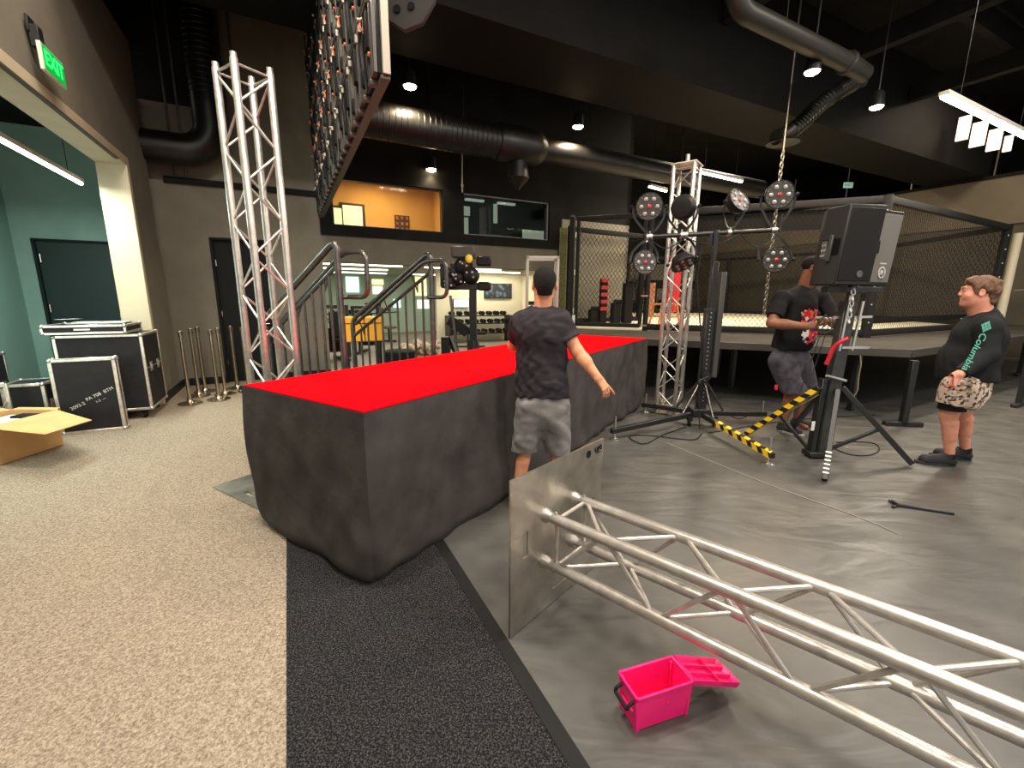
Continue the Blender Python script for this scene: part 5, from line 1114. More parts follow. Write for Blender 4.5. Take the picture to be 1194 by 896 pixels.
for tx_, sz_, p_ in (('2093-2', 0.05, (-0.1, -0.052, 0.31)), ('PA 708  BTM', 0.05, (0.1, -0.052, 0.43)), ('1-2  ---', 0.035, (0.1, -0.052, 0.36))):
    q = MB(); place_text(q, tx_, sz_, p_, ux, uy, 0.0006); q.build('chalk_writing', CH, fc)
ld_ = flight_case(RW(-0.42, -2.0, 1.07), TH, 0.74, 0.62, 0.1, 'shallow black case lid lying on top of the large flight case', casters=False, latches=False, e=0.026)
MB().box((-0.02, -0.311, 0.052), (0.14, 0.004, 0.018)).build('name_strip', mat('tape_white', (0, 0, 0)), ld_)
tag(MB().box((0.02, 0.06, 0.0), (0.52, 0.4, 0.012)).add([(x, y, 0.05 + 0.0) for x, y in ((-0.35, -0.1), (-0.25, -0.16), (-0.1, 0.0), (-0.2, 0.05))], [(0, 1, 2, 3)]).build('loose_board', mat('board_grey', (0.45, 0.44, 0.42), 0.5)), 'pale thin board lying on top of the shallow case lid', 'board')
bpy.data.objects['loose_board'].location = tuple(RW(-0.4, -1.98, 1.182)); bpy.data.objects['loose_board'].rotation_euler = (0, 0, TH + 0.05)
flight_case(RW(-0.95, -2.3), TH, 0.34, 0.4, 0.56, 'small black flight case left of the flat case panel', casters=False)
flight_case(RW(-1.45, -2.75), TH, 0.36, 0.55, 0.62, 'black silver-edged flight case at the left edge behind the cardboard box', casters=False)
t_ = thing('folding_stand', 'folded silver-edged rack with crossed braces between the small cases', 'rack', RW(-1.12, -2.62), TH)
q = MB(); q.bar((-0.12, -0.05, 0), (-0.12, -0.05, 0.6), 0.03, 0.03); q.bar((0.12, -0.05, 0), (0.12, -0.05, 0.6), 0.03, 0.03); q.bar((-0.12, -0.05, 0.6), (0.12, -0.05, 0.6), 0.03, 0.03); q.build('rack_frame', EXT, t_, bevel=0.003)
MB().bar((-0.11, -0.06, 0.52), (0.11, -0.06, 0.3), 0.016, 0.01).bar((0.11, -0.07, 0.42), (-0.1, -0.07, 0.05), 0.016, 0.01).build('cross_brace', EXT, t_)
flight_case(RW(-1.52, -2.05), TH, 0.4, 0.5, 0.85, 'tall black case at the far left edge in the teal room', casters=False)
# cardboard box with open flaps
CARD = mat('cardboard', (0.56, 0.32, 0.125), 0.85, noise=0.08, nscale=6, bump=0.05, bscale=90); CARDD = mat('cardboard_inner', (0.5, 0.28, 0.11), 0.9)
P1, P2, P3 = fl(66, 478, 0.37), fl(107, 490, 0.35), fl(-10, 524, 0.35); e_ = nrm((P2 - P3) * np.array([1, 1, 0])); yb_ = math.atan2(e_[1], e_[0]) - PI / 2
W_, D_, H_ = 0.46, 0.62, 0.365; xl = np.array([e_[1], -e_[0], 0])
cbx = thing('cardboard_box', 'open cardboard box with wide flap at the left edge in front of the flight cases', 'box', (P1 - xl * W_ / 2 - e_ * D_ / 2) * np.array([1, 1, 0]), yb_)
q = MB(); q.add(*tray(-W_ / 2, W_ / 2, -D_ / 2, D_ / 2, 0.002, H_, 0.0, 0.006)); q.build('box_walls', CARD, cbx, smooth=False)
def flap(P):
    P = [np.array(p, float) for p in P]; n_ = nrm(np.cross(P[1] - P[0], P[2] - P[0])); n_ = n_ if n_[2] > 0 else -n_
    MB().add(P + [p + n_ * 0.006 for p in P], [(3, 2, 1, 0), (4, 5, 6, 7), (0, 1, 5, 4), (1, 2, 6, 5), (2, 3, 7, 6), (3, 0, 4, 7)]).build('flap', CARD, cbx, smooth=False)
loc_ = lambda p: (np.array(p) - np.array(cbx.location)) @ rz(yb_)
q2 = loc_(P2)
flap([(W_ / 2, -D_ / 2, H_), (W_ / 2, D_ / 2, H_), (q2[0], q2[1], H_ - 0.02), (q2[0] + 0.02, -D_ / 2 - 0.1, H_ - 0.02)])
flap([(-W_ / 2, D_ / 2, H_), (W_ / 2, D_ / 2, H_), (W_ / 2 - 0.02, D_ / 2 + 0.05, H_ + 0.01), (-W_ / 2 + 0.02, D_ / 2 + 0.05, H_ + 0.01)])
flap([(-W_ / 2, -D_ / 2, H_), (-W_ / 2, D_ / 2, H_), (-W_ / 2 - 0.22, D_ / 2 - 0.02, H_ + 0.03), (-W_ / 2 - 0.22, -D_ / 2 + 0.02, H_ + 0.03)])
MB().box((0.0, 0.02, 0.32), (0.4, 0.5, 0.01)).build('packing_sheet', mat('sheet_white', (0.6, 0.56, 0.5), 0.8), cbx)
MB().box((0.05, 0.2, 0.335), (0.22, 0.12, 0.02)).build('dark_insert', RUBBER, cbx)

# ------------------------------------------------------------------ stanchions
proto = None; order = ('nearest the left wall', 'second from the left wall, upright', 'leaning slightly, third from the left wall', 'front one in the middle', 'middle, behind the front one', 'right one in front of the black door', 'half hidden by the left edge of the standing truss', 'seen between the chords of the standing truss')
for i, (u, v) in enumerate(((222, 471), (232.5, 462), (239.5, 457), (255.5, 466), (263, 460), (277, 453), (290, 456), (317, 452))):
    p = fl(u, v); lab = 'chrome queue stanchion, ' + order[i]
    if proto is None:
        proto = thing('stanchion', lab, 'stanchion', p, 0, 'chrome queue stanchions'); CHR = mat('stanchion_chrome', (0.5, 0.43, 0.33), 0.25, metal=1.0)
        MB().lathe([(0.15, 0), (0.15, 0.012), (0.13, 0.02), (0.05, 0.03), (0.035, 0.05), (0.035, 0.075), (0.026, 0.08)], (0, 0, 0.001), Z1, 28).build('base', CHR, proto)
        MB().cyl((0, 0, 0.075), (0, 0, 0.96), 0.024, n=16).build('post', CHR, proto)
        MB().lathe([(0.026, 0), (0.033, 0.01), (0.033, 0.07), (0.02, 0.08), (0.018, 0.09)], (0, 0, 0.945), Z1, 16).build('belt_head', CHR, proto)
    else: dup(proto, p, 0.3 * i, lab)
# ------------------------------------------------------------------ gym room seen through the opening
def gym_dumbbell_rack(loc, yaw, label, n):
    t = thing('dumbbell_rack', label, 'rack', loc, yaw)
    for x in (-1.1, 1.1): MB().box((x, 0, 0.45), (0.08, 0.5, 0.9)).build('rack_side', BLK_STEEL, t, bevel=0.008)
    for z, y in ((0.3, -0.12), (0.62, 0.0), (0.88, 0.1)): MB().box((0, y, z), (2.2, 0.22, 0.035)).build('rack_shelf', BLK_STEEL, t, bevel=0.004)
    return t
dbp = None
def dumbbells(rack_loc, yaw, lab):
    global dbp
    k = 0
    for z, y in ((0.3, -0.12), (0.62, 0.0), (0.88, 0.1)):
        for i in range(8):
            p = np.array(rack_loc) + rz(yaw) @ np.array([-0.95 + i * 0.27, y, z + 0.018 + 0.07])
            if dbp is None:
                dbp = thing('dumbbell', lab, 'dumbbell', p, yaw, lab); MB().cyl((0, -0.08, 0), (0, 0.08, 0), 0.016, n=8).build('grip', ZINC, dbp)
                for s in (-1, 1): MB().lathe([(0.05, 0), (0.07, 0.01), (0.07, 0.08), (0.05, 0.09)], (0, s * 0.06, 0), (0, s, 0), 10).build('head', RUBBER, dbp)
            else: dup(dbp, p, yaw, lab, lab)
r1 = RW(7.45, 4.8); gym_dumbbell_rack(r1, TH, 'long black dumbbell rack in the gym behind the lift tower', 8); dumbbells(r1, TH, 'dark dumbbell on the long rack in the gym behind the black lift tower')
r2 = RW(3.2, 7.4); gym_dumbbell_rack(r2, TH, 'black dumbbell rack at the back left of the gym behind the stairs', 8); dumbbells(r2, TH, 'dark dumbbell on the back left gym rack behind the stairs')
def bench(loc, yaw, label):
    t = thing('weight_bench', label, 'bench', loc, yaw); 
    MB().box((0, -0.3, 0.45), (0.3, 0.5, 0.08)).build('seat_pad', RUBBER, t, bevel=0.02); MB().bar((0, 0.0, 0.46), (0, 0.55, 0.85), 0.3, 0.08, ref=(1, 0, 0)).build('back_pad', RUBBER, t, bevel=0.02)
    MB().bar((0, -0.5, 0.05), (0, 0.5, 0.05), 0.06, 0.05).bar((0, 0, 0.05), (0, 0, 0.42), 0.06, 0.06).bar((-0.28, 0.5, 0.03), (0.28, 0.5, 0.03), 0.05, 0.05).bar((-0.28, -0.5, 0.03), (0.28, -0.5, 0.03), 0.05, 0.05).build('bench_frame', BLK_STEEL, t, bevel=0.005)
    return t
bench(RW(6.4, 3.2), TH + 1.2, 'black weight bench in the gym, left of the person in charcoal')
def machine(loc, yaw, label, h=1.5, acc=None):
    t = thing('exercise_machine', label, 'exercise machine', loc, yaw)
    for x in (-0.35, 0.35): MB().box((x, 0.25, h / 2), (0.08, 0.08, h)).build('upright', BLK_STEEL, t, bevel=0.008)
    MB().box((0, 0.25, h - 0.04), (0.78, 0.1, 0.08)).build('top_beam', BLK_STEEL, t, bevel=0.008)
    q = MB(); 
    for i in range(9): q.box((0, 0.25, 0.2 + i * 0.065), (0.4, 0.14, 0.055))
    q.build('weight_stack', RUBBER, t, bevel=0.004)
    MB().box((0, -0.3, 0.5), (0.36, 0.4, 0.08)).build('seat', acc or RUBBER, t, bevel=0.02); MB().box((0, 0.02, 0.85), (0.34, 0.09, 0.6)).build('back_pad', acc or RUBBER, t, bevel=0.02)
    MB().bar((0, -0.55, 0.05), (0, 0.3, 0.05), 0.08, 0.06).bar((0, -0.3, 0.05), (0, -0.3, 0.46), 0.06, 0.06).build('machine_frame', BLK_STEEL, t, bevel=0.005)
    for x in (-0.35, 0.35): MB().bar((x, 0.22, 0.95), (x, -0.5, 1.0), 0.04, 0.04).build('press_arm', BLK_STEEL, t, bevel=0.005)
    return t
machine(RW(2.7, 2.2), TH + 0.3, 'dark exercise machine in the gym behind the near stair railing', 1.3)
machine(RW(3.45, 3.4), TH - 0.5, 'dark exercise machine in the gym right of the yellow chest', 1.25)
machine(RW(4.4, 6.0), TH + 0.8, 'exercise machine far back in the gym behind the far stair railing', 1.3, mat('pad_brown', (0.12, 0.06, 0.035), 0.6))
# yellow chest on a frame
yp = at(419, 384, 7.2); t_ = thing('yellow_chest', 'yellow-orange chest on a dark frame in the gym behind the stairs', 'chest', (yp[0], 7.3, 0), TH)
YC = mat('chest_yellow', (0.78, 0.36, 0.02), 0.5); zc = yp[2]
MB().box((0, 0, zc), (0.62, 0.4, 0.4)).build('chest_body', YC, t_, bevel=0.015); MB().box((0.02, -0.203, zc), (0.012, 0.006, 0.38)).box((0, -0.203, zc + 0.1), (0.6, 0.006, 0.012)).build('drawer_gap', INK, t_)
for x in (-0.26, 0.26):
    for y in (-0.16, 0.16): MB().box((x, y, (zc - 0.2) / 2), (0.05, 0.05, zc - 0.2)).build('leg', BLK_STEEL, t_)
bp_ = at(460, 415, 6.6); t_ = thing('barrel', 'black round bin on the gym floor behind the stairs', 'bin', (bp_[0], 6.9, 0)); MB().lathe([(0.2, 0), (0.23, 0.03), (0.24, 0.6), (0.25, 0.62), (0.25, 0.66), (0.2, 0.68)], (0, 0, 0.001), Z1, 22).build('bin_body', RUBBER, t_)
wp_ = at(478, 395, 8.3); t_ = thing('parts_bin', 'heap of pale gear in a wooden crate on the gym floor behind the stairs', 'crate', (wp_[0] + 0.2, 8.4, 0), TH)
MB().box((0, 0, 0.2), (0.9, 0.6, 0.4)).build('crate_body', mat('wood_brown', (0.28, 0.14, 0.06), 0.7, noise=0.3, nscale=10), t_, bevel=0.01)
q = MB(); rr = np.random.default_rng(5)
for i in range(40): q.sphere((rr.uniform(-0.36, 0.36), rr.uniform(-0.22, 0.22), 0.42 + rr.uniform(0, 0.22)), rr.uniform(0.05, 0.1), 8, 6)
o = q.build('pale_gear', mat('gear_pale', (0.5, 0.42, 0.32), 0.8, noise=0.4, nscale=20), t_); o['kind'] = 'stuff'
# screen and bright things on the gym walls
def wall_screen(u0, v0, u1, v1, label, m, T=5.13):
    p0, p1 = on_plane(u0, v1, RW(0, T), AV), on_plane(u1, v0, RW(0, T), AV); a, b = st(p0), st(p1); c = RW((a[0] + b[0]) / 2, T, (a[2] + b[2]) / 2); w, h = abs(b[0] - a[0]), abs(b[2] - a[2])
    t = thing('wall_screen', label, 'screen', c, TH); MB().box((0, 0.03, 0), (w, 0.05, h)).build('screen_body', BLK_PLASTIC, t, bevel=0.006); MB().box((0, 0.002, 0), (w - 0.04, 0.006, h - 0.04)).build('screen_picture', m, t)
m = bpy.data.materials.new('screen_picture'); m.use_nodes = True; nt = m.node_tree; b = nt.nodes['Principled BSDF']; vo = nt.nodes.new('ShaderNodeTexVoronoi'); vo.inputs['Scale'].default_value = 6; tc = nt.nodes.new('ShaderNodeTexCoord'); rp = nt.nodes.new('ShaderNodeValToRGB'); rp.color_ramp.elements[0].color = (0.25, 0.4, 0.45, 1); rp.color_ramp.elements[1].color = (0.01, 0.015, 0.02, 1); rp.color_ramp.elements[1].position = 0.5
nt.links.new(tc.outputs['Object'], vo.inputs['Vector']); nt.links.new(vo.outputs['Distance'], rp.inputs['Fac']); nt.links.new(rp.outputs['Color'], b.inputs['Emission Color']); b.inputs['Emission Strength'].default_value = 0.8; b.inputs['Base Color'].default_value = (0.02, 0.02, 0.02, 1)
wall_screen(565, 331, 597, 348, 'wide dark wall screen with a pale picture in the gym', m)
wall_screen(529, 349, 547, 359, 'small bright white screen in the gym left of the lift tower mast', emat('screen_white', (0.75, 0.95, 1.0), 1.3))
for i, (u0, v0, u1, v1) in enumerate(((434, 326, 447, 332), (435, 334, 446, 343), (404, 323, 418, 341), (485, 323, 497, 345), (487, 350, 500, 360), (459, 349, 467, 359))):
    a, b2 = st(on_plane(u0, v1, RW(0, 9.86), AV)), st(on_plane(u1, v0, RW(0, 9.86), AV))
    o = MB().rbox(min(a[0], b2[0]), max(a[0], b2[0]), 9.86, 9.9, min(a[2], b2[2]), max(a[2], b2[2])).build('window_%d' % (7 + i), emat('window_gym_%d' % (i % 3), ((1, 0.85, 0.45), (1, 0.95, 0.75), (0.7, 1.0, 0.95))[i % 3], 1.2)); o['kind'] = 'structure'
for i, (t, s0, s1) in enumerate(((1.6, 2.2, 4.6), (1.6, 5.2, 7.4), (3.4, 2.2, 4.6), (3.4, 5.2, 7.6), (5.4, 2.2, 4.6), (4.6, 6.6, 8.9), (7.6, 2.4, 5.0), (7.6, 5.8, 8.4))):
    tube_lamp(RW(s0, t, 2.33), RW(s1, t, 2.33), 42, 'tube light on the gym ceiling, %s row, %s' % (('first', 'second', 'third', 'last')[i // 2], ('left', 'right')[i % 2]), 0.04, col=(1.0, 0.93, 0.74), strength=6, group='gym ceiling tubes')
# black lift tower with fixtures on top
tw = at(552, 395, 6.3); t_ = thing('lift_tower', 'black lift tower crowded with dark fixtures, right of the stairs', 'stand', (tw[0], 6.3, 0))
zt = lambda v: at(552, v, 6.3)[2]
MB().box((0, 0, zt(330) / 2), (0.1, 0.1, zt(330))).build('mast', BLK_STEEL, t_, bevel=0.006)
MB().lathe([(0.2, 0), (0.18, 0.05), (0.08, 0.85), (0.06, 0.9)], (0, 0, 0.001), Z1, 4).build('base_cone', BLK_STEEL, t_)
for a in (0.4, 2.2, 3.9, 5.3): MB().bar((0, 0, 0.5), (0.75 * math.cos(a), 0.75 * math.sin(a), 0.03), 0.05, 0.05).build('leg', BLK_STEEL, t_, bevel=0.004)
MB().box((-0.05, 0, zt(334)), (0.62, 0.12, 0.1)).build('cross_beam', BLK_STEEL, t_, bevel=0.006)
def fx(c, sz, nm, m=BLK_PLASTIC, b=0.02): MB().box(c, sz).build(nm, m, t_, bevel=b)
fx((-0.12, 0, zt(295)), (0.32, 0.28, 0.16), 'top_case', mat('case_olive', (0.05, 0.045, 0.035), 0.5)); fx((0.16, 0, zt(305)), (0.2, 0.2, 0.13), 'side_lamp'); fx((0.16, -0.02, zt(334)), (0.17, 0.16, 0.12), 'side_lamp')
for k, (x, v, r) in enumerate(((-0.12, 311, 0.13), (-0.02, 322, 0.12), (-0.2, 325, 0.1), (-0.28, 318, 0.09), (-0.34, 330, 0.1))):
    MB().sphere((x, -0.05, zt(v)), (r, r, r), 14, 9).build('lamp_head', BLK_PLASTIC, t_); q = MB(); 
    for j in range(3): q.sphere((x + 0.05 * math.cos(j * 2.3 + k), -0.05 - r * 0.85, zt(v) + 0.05 * math.sin(j * 1.3 + k)), 0.018, 8, 6)
    q.build('lamp_lens', LENS, t_)
for x in (-0.4, -0.26): MB().box((x, 0, zt(322)), (0.09, 0.2, 0.34)).build('lamp_arm', BLK_STEEL, t_, bevel=0.02)
MB().sphere((-0.035, -0.16, zt(303)), (0.05, 0.03, 0.06), 10, 8).build('yellow_lamp', mat('lamp_yellow', (0.9, 0.62, 0.05), 0.4), t_)
MB().cyl((-0.32, 0.0, zt(345)), (-0.2, 0, 0.35), 0.02, n=8).cyl((-0.3, 0, 0.9), (0.0, 0, 0.3), 0.016, n=8).build('stay', GUNMETAL, t_)
tag(MB().bar((0, 0, 0.0), (0, 0, 1.0), 0.16, 0.1).bar((0.05, 0, 1.0), (0.45, -0.3, 0.05), 0.05, 0.05).build('black_easel', BLK_STEEL), 'black sloping stand beside the stairs in front of the lift tower', 'stand')
ep = at(520, 405, 5.7); bpy.data.objects['black_easel'].location = (ep[0], 5.7, 0.002)
# silver display frame behind the person's head
f0, f1 = at(615, 340, 6.9), at(650, 340, 6.9); zf = at(615, 300, 6.9)[2]; t_ = thing('display_frame', 'thin silver open frame booth behind the head of the person in charcoal', 'frame', ((f0[0] + f1[0]) / 2, 7.1, 0)); hw = (f1[0] - f0[0]) / 2; SG = mat('frame_silver', (0.4, 0.37, 0.31), 0.35, metal=0.8)
for x in (-hw, hw):
    for y in (-0.2, 0.25): MB().box((x, y, zf / 2), (0.035, 0.035, zf)).build('frame_post', SG, t_)
q = MB(); q.box((0, -0.2, zf), (2 * hw + 0.03, 0.035, 0.035)).box((0, 0.25, zf), (2 * hw + 0.03, 0.035, 0.035)).box((-hw, 0.02, zf), (0.035, 0.45, 0.035)).box((hw, 0.02, zf), (0.035, 0.45, 0.035)); q.build('frame_top', SG, t_)
MB().box((0, -0.05, zf * 0.32), (2 * hw - 0.04, 0.2, 0.7)).build('frame_case', BLK_PLASTIC, t_, bevel=0.01)
MB().box((-0.04, 0.1, 1.42), (2 * hw * 0.7, 0.03, 0.06)).build('shelf', BLK_PLASTIC, t_)
# upper ochre room: white doors, picture, track lights
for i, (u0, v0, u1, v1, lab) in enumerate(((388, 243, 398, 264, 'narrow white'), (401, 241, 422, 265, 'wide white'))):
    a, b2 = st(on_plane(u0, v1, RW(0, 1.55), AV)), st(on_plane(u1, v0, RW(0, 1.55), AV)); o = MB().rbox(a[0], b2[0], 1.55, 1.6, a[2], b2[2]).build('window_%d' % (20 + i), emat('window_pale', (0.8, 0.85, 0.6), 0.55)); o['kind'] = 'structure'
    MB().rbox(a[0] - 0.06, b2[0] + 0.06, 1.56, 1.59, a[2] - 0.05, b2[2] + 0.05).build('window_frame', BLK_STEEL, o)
a, b2 = st(on_plane(461, 270, RW(0, 1.55), AV)), st(on_plane(477, 252, RW(0, 1.55), AV)); t_ = thing('wall_picture', 'brown patterned picture on the ochre wall of the upstairs room', 'picture', RW((a[0] + b2[0]) / 2, 1.57, (a[2] + b2[2]) / 2), TH); w, h = b2[0] - a[0], b2[2] - a[2]
MB().box((0, 0, 0), (w, 0.04, h)).build('picture_frame', mat('frame_brown', (0.06, 0.025, 0.015), 0.6), t_, bevel=0.004); q = MB()
for i in range(3):
    for j in range(3): q.box((-w / 2 + w * (i + 0.5) / 3, -0.022, -h / 2 + h * (j + 0.5) / 3), (w / 3 - 0.06, 0.006, h / 3 - 0.06))
q.build('picture_panels', mat('picture_tan', (0.35, 0.15, 0.07), 0.7, noise=0.5, nscale=14), t_)
tl = thing('track_light', 'ceiling track with small round spots in the upstairs ochre room', 'ceiling light', RW(3.75, 0.95, 3.96), TH); MB().box((0, 0, 0.03), (1.1, 0.04, 0.03)).build('track', BLK_STEEL, tl)
for i in range(7): MB().lathe([(0.03, 0), (0.035, 0.06), (0.01, 0.09)], (-0.48 + i * 0.16, 0, -0.07), Z1, 12).build('track_spot', mat('spot_rust', (0.25, 0.06, 0.03), 0.5), tl)
for s, e, c in ((3.6, 34, (1, 0.68, 0.3)),):
    L = bpy.data.lights.new('room_glow', 'AREA'); L.size = 0.9; L.energy = e * 1.6; L.color = c; o = bpy.data.objects.new('room_glow', L); COL.objects.link(o); o.location = tuple(RW(s, 0.6, 3.95))
# dark teal office upstairs
for i, (u0, v0, u1, v1) in enumerate(((541, 241, 548, 251), (540, 254, 546, 273), (576, 238, 580, 260), (610, 270, 636, 279))):
    a, b2 = st(on_plane(u0, v1, RW(0, 2.45), AV)), st(on_plane(u1, v0, RW(0, 2.45), AV)); o = MB().rbox(a[0], b2[0], 2.45, 2.5, a[2], b2[2]).build('window_%d' % (30 + i), emat('window_office', (0.6, 0.75, 0.55), 0.25)); o['kind'] = 'structure'
for i, s in enumerate((5.9, 6.8)): tag(MB().rbox(s, s + 0.5, 1.9, 2.0, 3.9, 3.95).build('office_lamp', emat('lamp_office', (0.6, 0.8, 0.7), 0.3)), 'flat ceiling lamp in the dark teal upstairs office, %s' % ('left', 'right')[i], 'ceiling light', 'office ceiling lamps')
q = MB().rbox(6.3, 6.4, 1.8, 2.0, 2.62, 3.75).rbox(6.48, 6.53, 1.8, 2.0, 2.62, 3.8).rbox(6.2, 7.1, 1.7, 2.3, 2.62, 3.1); tag(q.build('office_cabinet', mat('cabinet_grey', (0.12, 0.15, 0.13), 0.5)), 'grey cabinet and posts in the dark teal upstairs office', 'cabinet')
tag(MB().cyl(RW(5.05, -0.1, 3.6), RW(5.05, -0.1, 4.55), 0.014, n=8).lathe([(0.03, 0), (0.03, 0.03)], RW(5.05, -0.1, 3.72), Z1, 10).build('hanging_rod', mat('rod_grey', (0.3, 0.28, 0.24), 0.4, metal=0.6)), 'thin pale rod hanging between the two interior windows', 'rod')
HAIR_BUZZ = mat('hair_buzzed', (0.014, 0.012, 0.011), 0.75, noise=0.5, nscale=160, bump=0.6, bscale=420)

# ---- person in the charcoal T-shirt, seen from behind beside the red stage
def man_tshirt():
    Y = 3.0
    root = thing('person', 'person in charcoal T-shirt and grey cargo shorts standing at the red stage, back turned', 'person', (0.17, 3.0, 0))
    f = nrm([0.05, 1, 0]); r = np.cross(f, Z1)
    skin = skin_mat('skin_tan', (0.66, 0.3, 0.165), (0.58, 0.25, 0.135))
    headc = at(635, 333, 2.99); neckb = at(632, 360, 2.99)
    shl, shr = at(609, 376, 2.99), at(653, 374, 2.99)
    pel = at(632, 462, 3.0)
    hipl, hipr = at(618, 474, 3.0), at(648, 474, 3.0)
    knl, knr = at(611, 530, 3.01), at(650, 532, 3.03)
    anl = np.array([0.045, 2.98, 0.085]); anr = np.array([0.30, 3.02, 0.085])
    ell, wrl = at(599, 402, 3.13), at(601, 399, 3.38)
    elr, wrr = at(673, 410, 2.93), at(697, 441, 2.86)
    hd = nrm(at(716, 466, 2.84) - wrr); hn = nrm([-0.55, 0.75, -0.35])
    S = SDF((-0.3, 2.62, -0.01), (0.85, 3.62, 1.76), 0.0052)
    S.cap(neckb - Z1 * 0.03, headc - Z1 * 0.05 - f * 0.01, 0.062, 0.058, k=0.03)
    T, R = head_prims(S, headc, f, Z1, 1.0)
    chest = lerp(shl, shr, 0.5) - Z1 * 0.12
    S.cap(shl, shr, 0.06, k=0.05); S.cap(chest, pel, 0.14, 0.135, k=0.05, flat=(f, 0.7))
    S.cap(hipl, hipr, 0.1, k=0.05)
    for h, kn, an in ((hipl, knl, anl), (hipr, knr, anr)): leg_prims(S, h, kn, an, nrm([0.18, 1, 0]), fat=0.95)
    for s, e, w in ((shl, ell, wrl), (shr, elr, wrr)):
        S.cap(s, e, 0.053, 0.043, k=0.03); S.cap(e, lerp(e, w, 0.4), 0.043, 0.043, k=0.02); S.cap(lerp(e, w, 0.3), w, 0.044, 0.029, k=0.02)
    hand_prims(S, wrr, hd, hn, 1, curl=(0.35, 0.45, 0.3), spread=0.12, index=(0.05, 0.1, 0.05), thumb=(0.75, 0.4, 0.35), sc=1.0)
    hand_prims(S, wrl, nrm([0.1, 1, -0.25]), [0.1, -0.2, -1], -1, curl=(0.2, 0.3, 0.2), sc=0.98)
    body = S.build('body', skin, root)
    face_parts(T, R, 1.0, body, 'brown', HAIR_BUZZ)
    # hair
    S = SDF(headc - 0.16, headc + 0.17, 0.004)
    S.ell(T((0, -0.015, 0.036)), np.array((0.0785, 0.1, 0.0865)), R, k=0.01, clip=[(T((0, 0.062, 0.05)), f * 0.9 - Z1 * 0.35)])
    S.cap(T((0, -0.07, -0.01)), T((0, -0.062, -0.05)), 0.056, 0.05, k=0.02, flat=(f, 0.7))
    S.halfspace(T((0, -0.05, -0.062)), nrm(-Z1 + f * 0.15))
    for s in (-1, 1): S.ell(T((s * 0.082, 0.004, -0.02)), (0.022, 0.034, 0.048), R, k=0.005, sub=True)
    S.build('hair', HAIR_BUZZ, root)
    # T-shirt
    cloth = mat('tshirt_charcoal', (0.032, 0.027, 0.031), 0.9, noise=0.12, nscale=30, bump=0.15, bscale=300)
    S = SDF((-0.22, 2.68, 0.72), (0.58, 3.32, 1.56), 0.0055)
    hem = [(pel + Z1 * 0.012, -Z1 + f * 0.03)]
    S.cap(shl - Z1 * 0.012, shr - Z1 * 0.012, 0.074, k=0.03)
    S.cap(neckb - Z1 * 0.045, lerp(shl, shr, 0.5), 0.085, 0.075, k=0.05)
    S.cap(chest + Z1 * 0.02 + r * 0.0, pel + Z1 * 0.0, 0.178, 0.178, k=0.05, flat=(f, 0.68), clip=hem)
    S.cap(pel + Z1 * 0.1, pel - Z1 * 0.08, 0.182, 0.19, k=0.02, flat=(f, 0.72), clip=hem)
    S.ell(chest + Z1 * 0.06 - f * 0.035, (0.185, 0.1, 0.15), np.stack([r, f, Z1], 1), k=0.04)
    for s, e, tt in ((shl, ell, 0.72), (shr, elr, 0.62)):
        p = lerp(s, e, tt); S.cap(s, lerp(s, e, tt + 0.1), 0.069, 0.069, k=0.035, clip=[(p, nrm(e - s))])
    S.folds(0.006, 26, 3, (1.2, 1.2, 0.35))
    S.cap(neckb - Z1 * 0.02 + f * 0.01, headc, 0.069, 0.066, k=0.004, sub=True)
    S.ell(neckb + f * 0.05 + Z1 * 0.02, (0.075, 0.075, 0.05), k=0.004, sub=True)
    ts = S.build('tshirt', cloth, root)
    # shorts
    sm = mat('shorts_grey', (0.2, 0.185, 0.18), 0.9, noise=0.12, nscale=24, bump=0.2, bscale=260)
    S = SDF((-0.16, 2.76, 0.36), (0.5, 3.26, 0.92), 0.0055)
    S.cap(pel + Z1 * 0.06, pel - Z1 * 0.1, 0.168, 0.172, k=0.03, flat=(f, 0.74))
    for h, kn in ((hipl, knl), (hipr, knr)):
        p = lerp(h, kn, 0.93); S.cap(h, lerp(h, kn, 1.1), 0.103, 0.092, k=0.035, clip=[(p, -Z1)])
    S.folds(0.006, 30, 9)
    sh = S.build('shorts', sm, root)
    for side, h, kn in ((1, hipr, knr), (-1, hipl, knl)):
        c = lerp(h, kn, 0.52) + r * side * 0.088; q = SDF(c - 0.13, c + 0.13, 0.006)
        q.ell(c, (0.02, 0.062, 0.08), np.stack([r, f, Z1], 1), k=0.0); q.cap(c + Z1 * 0.055 - f * 0.05, c + Z1 * 0.055 + f * 0.05, 0.022, k=0.004); q.build('cargo_pocket', sm, sh)
    sw = mat('shoe_white', (0.55, 0.53, 0.5), 0.6); so = mat('sole_white', (0.6, 0.58, 0.55), 0.6)
    shoe(root, 'shoe', anl, nrm([0.18, 1, 0]), sw, so); shoe(root, 'shoe', anr, nrm([0.25, 1, 0]), sw, so)
    return root

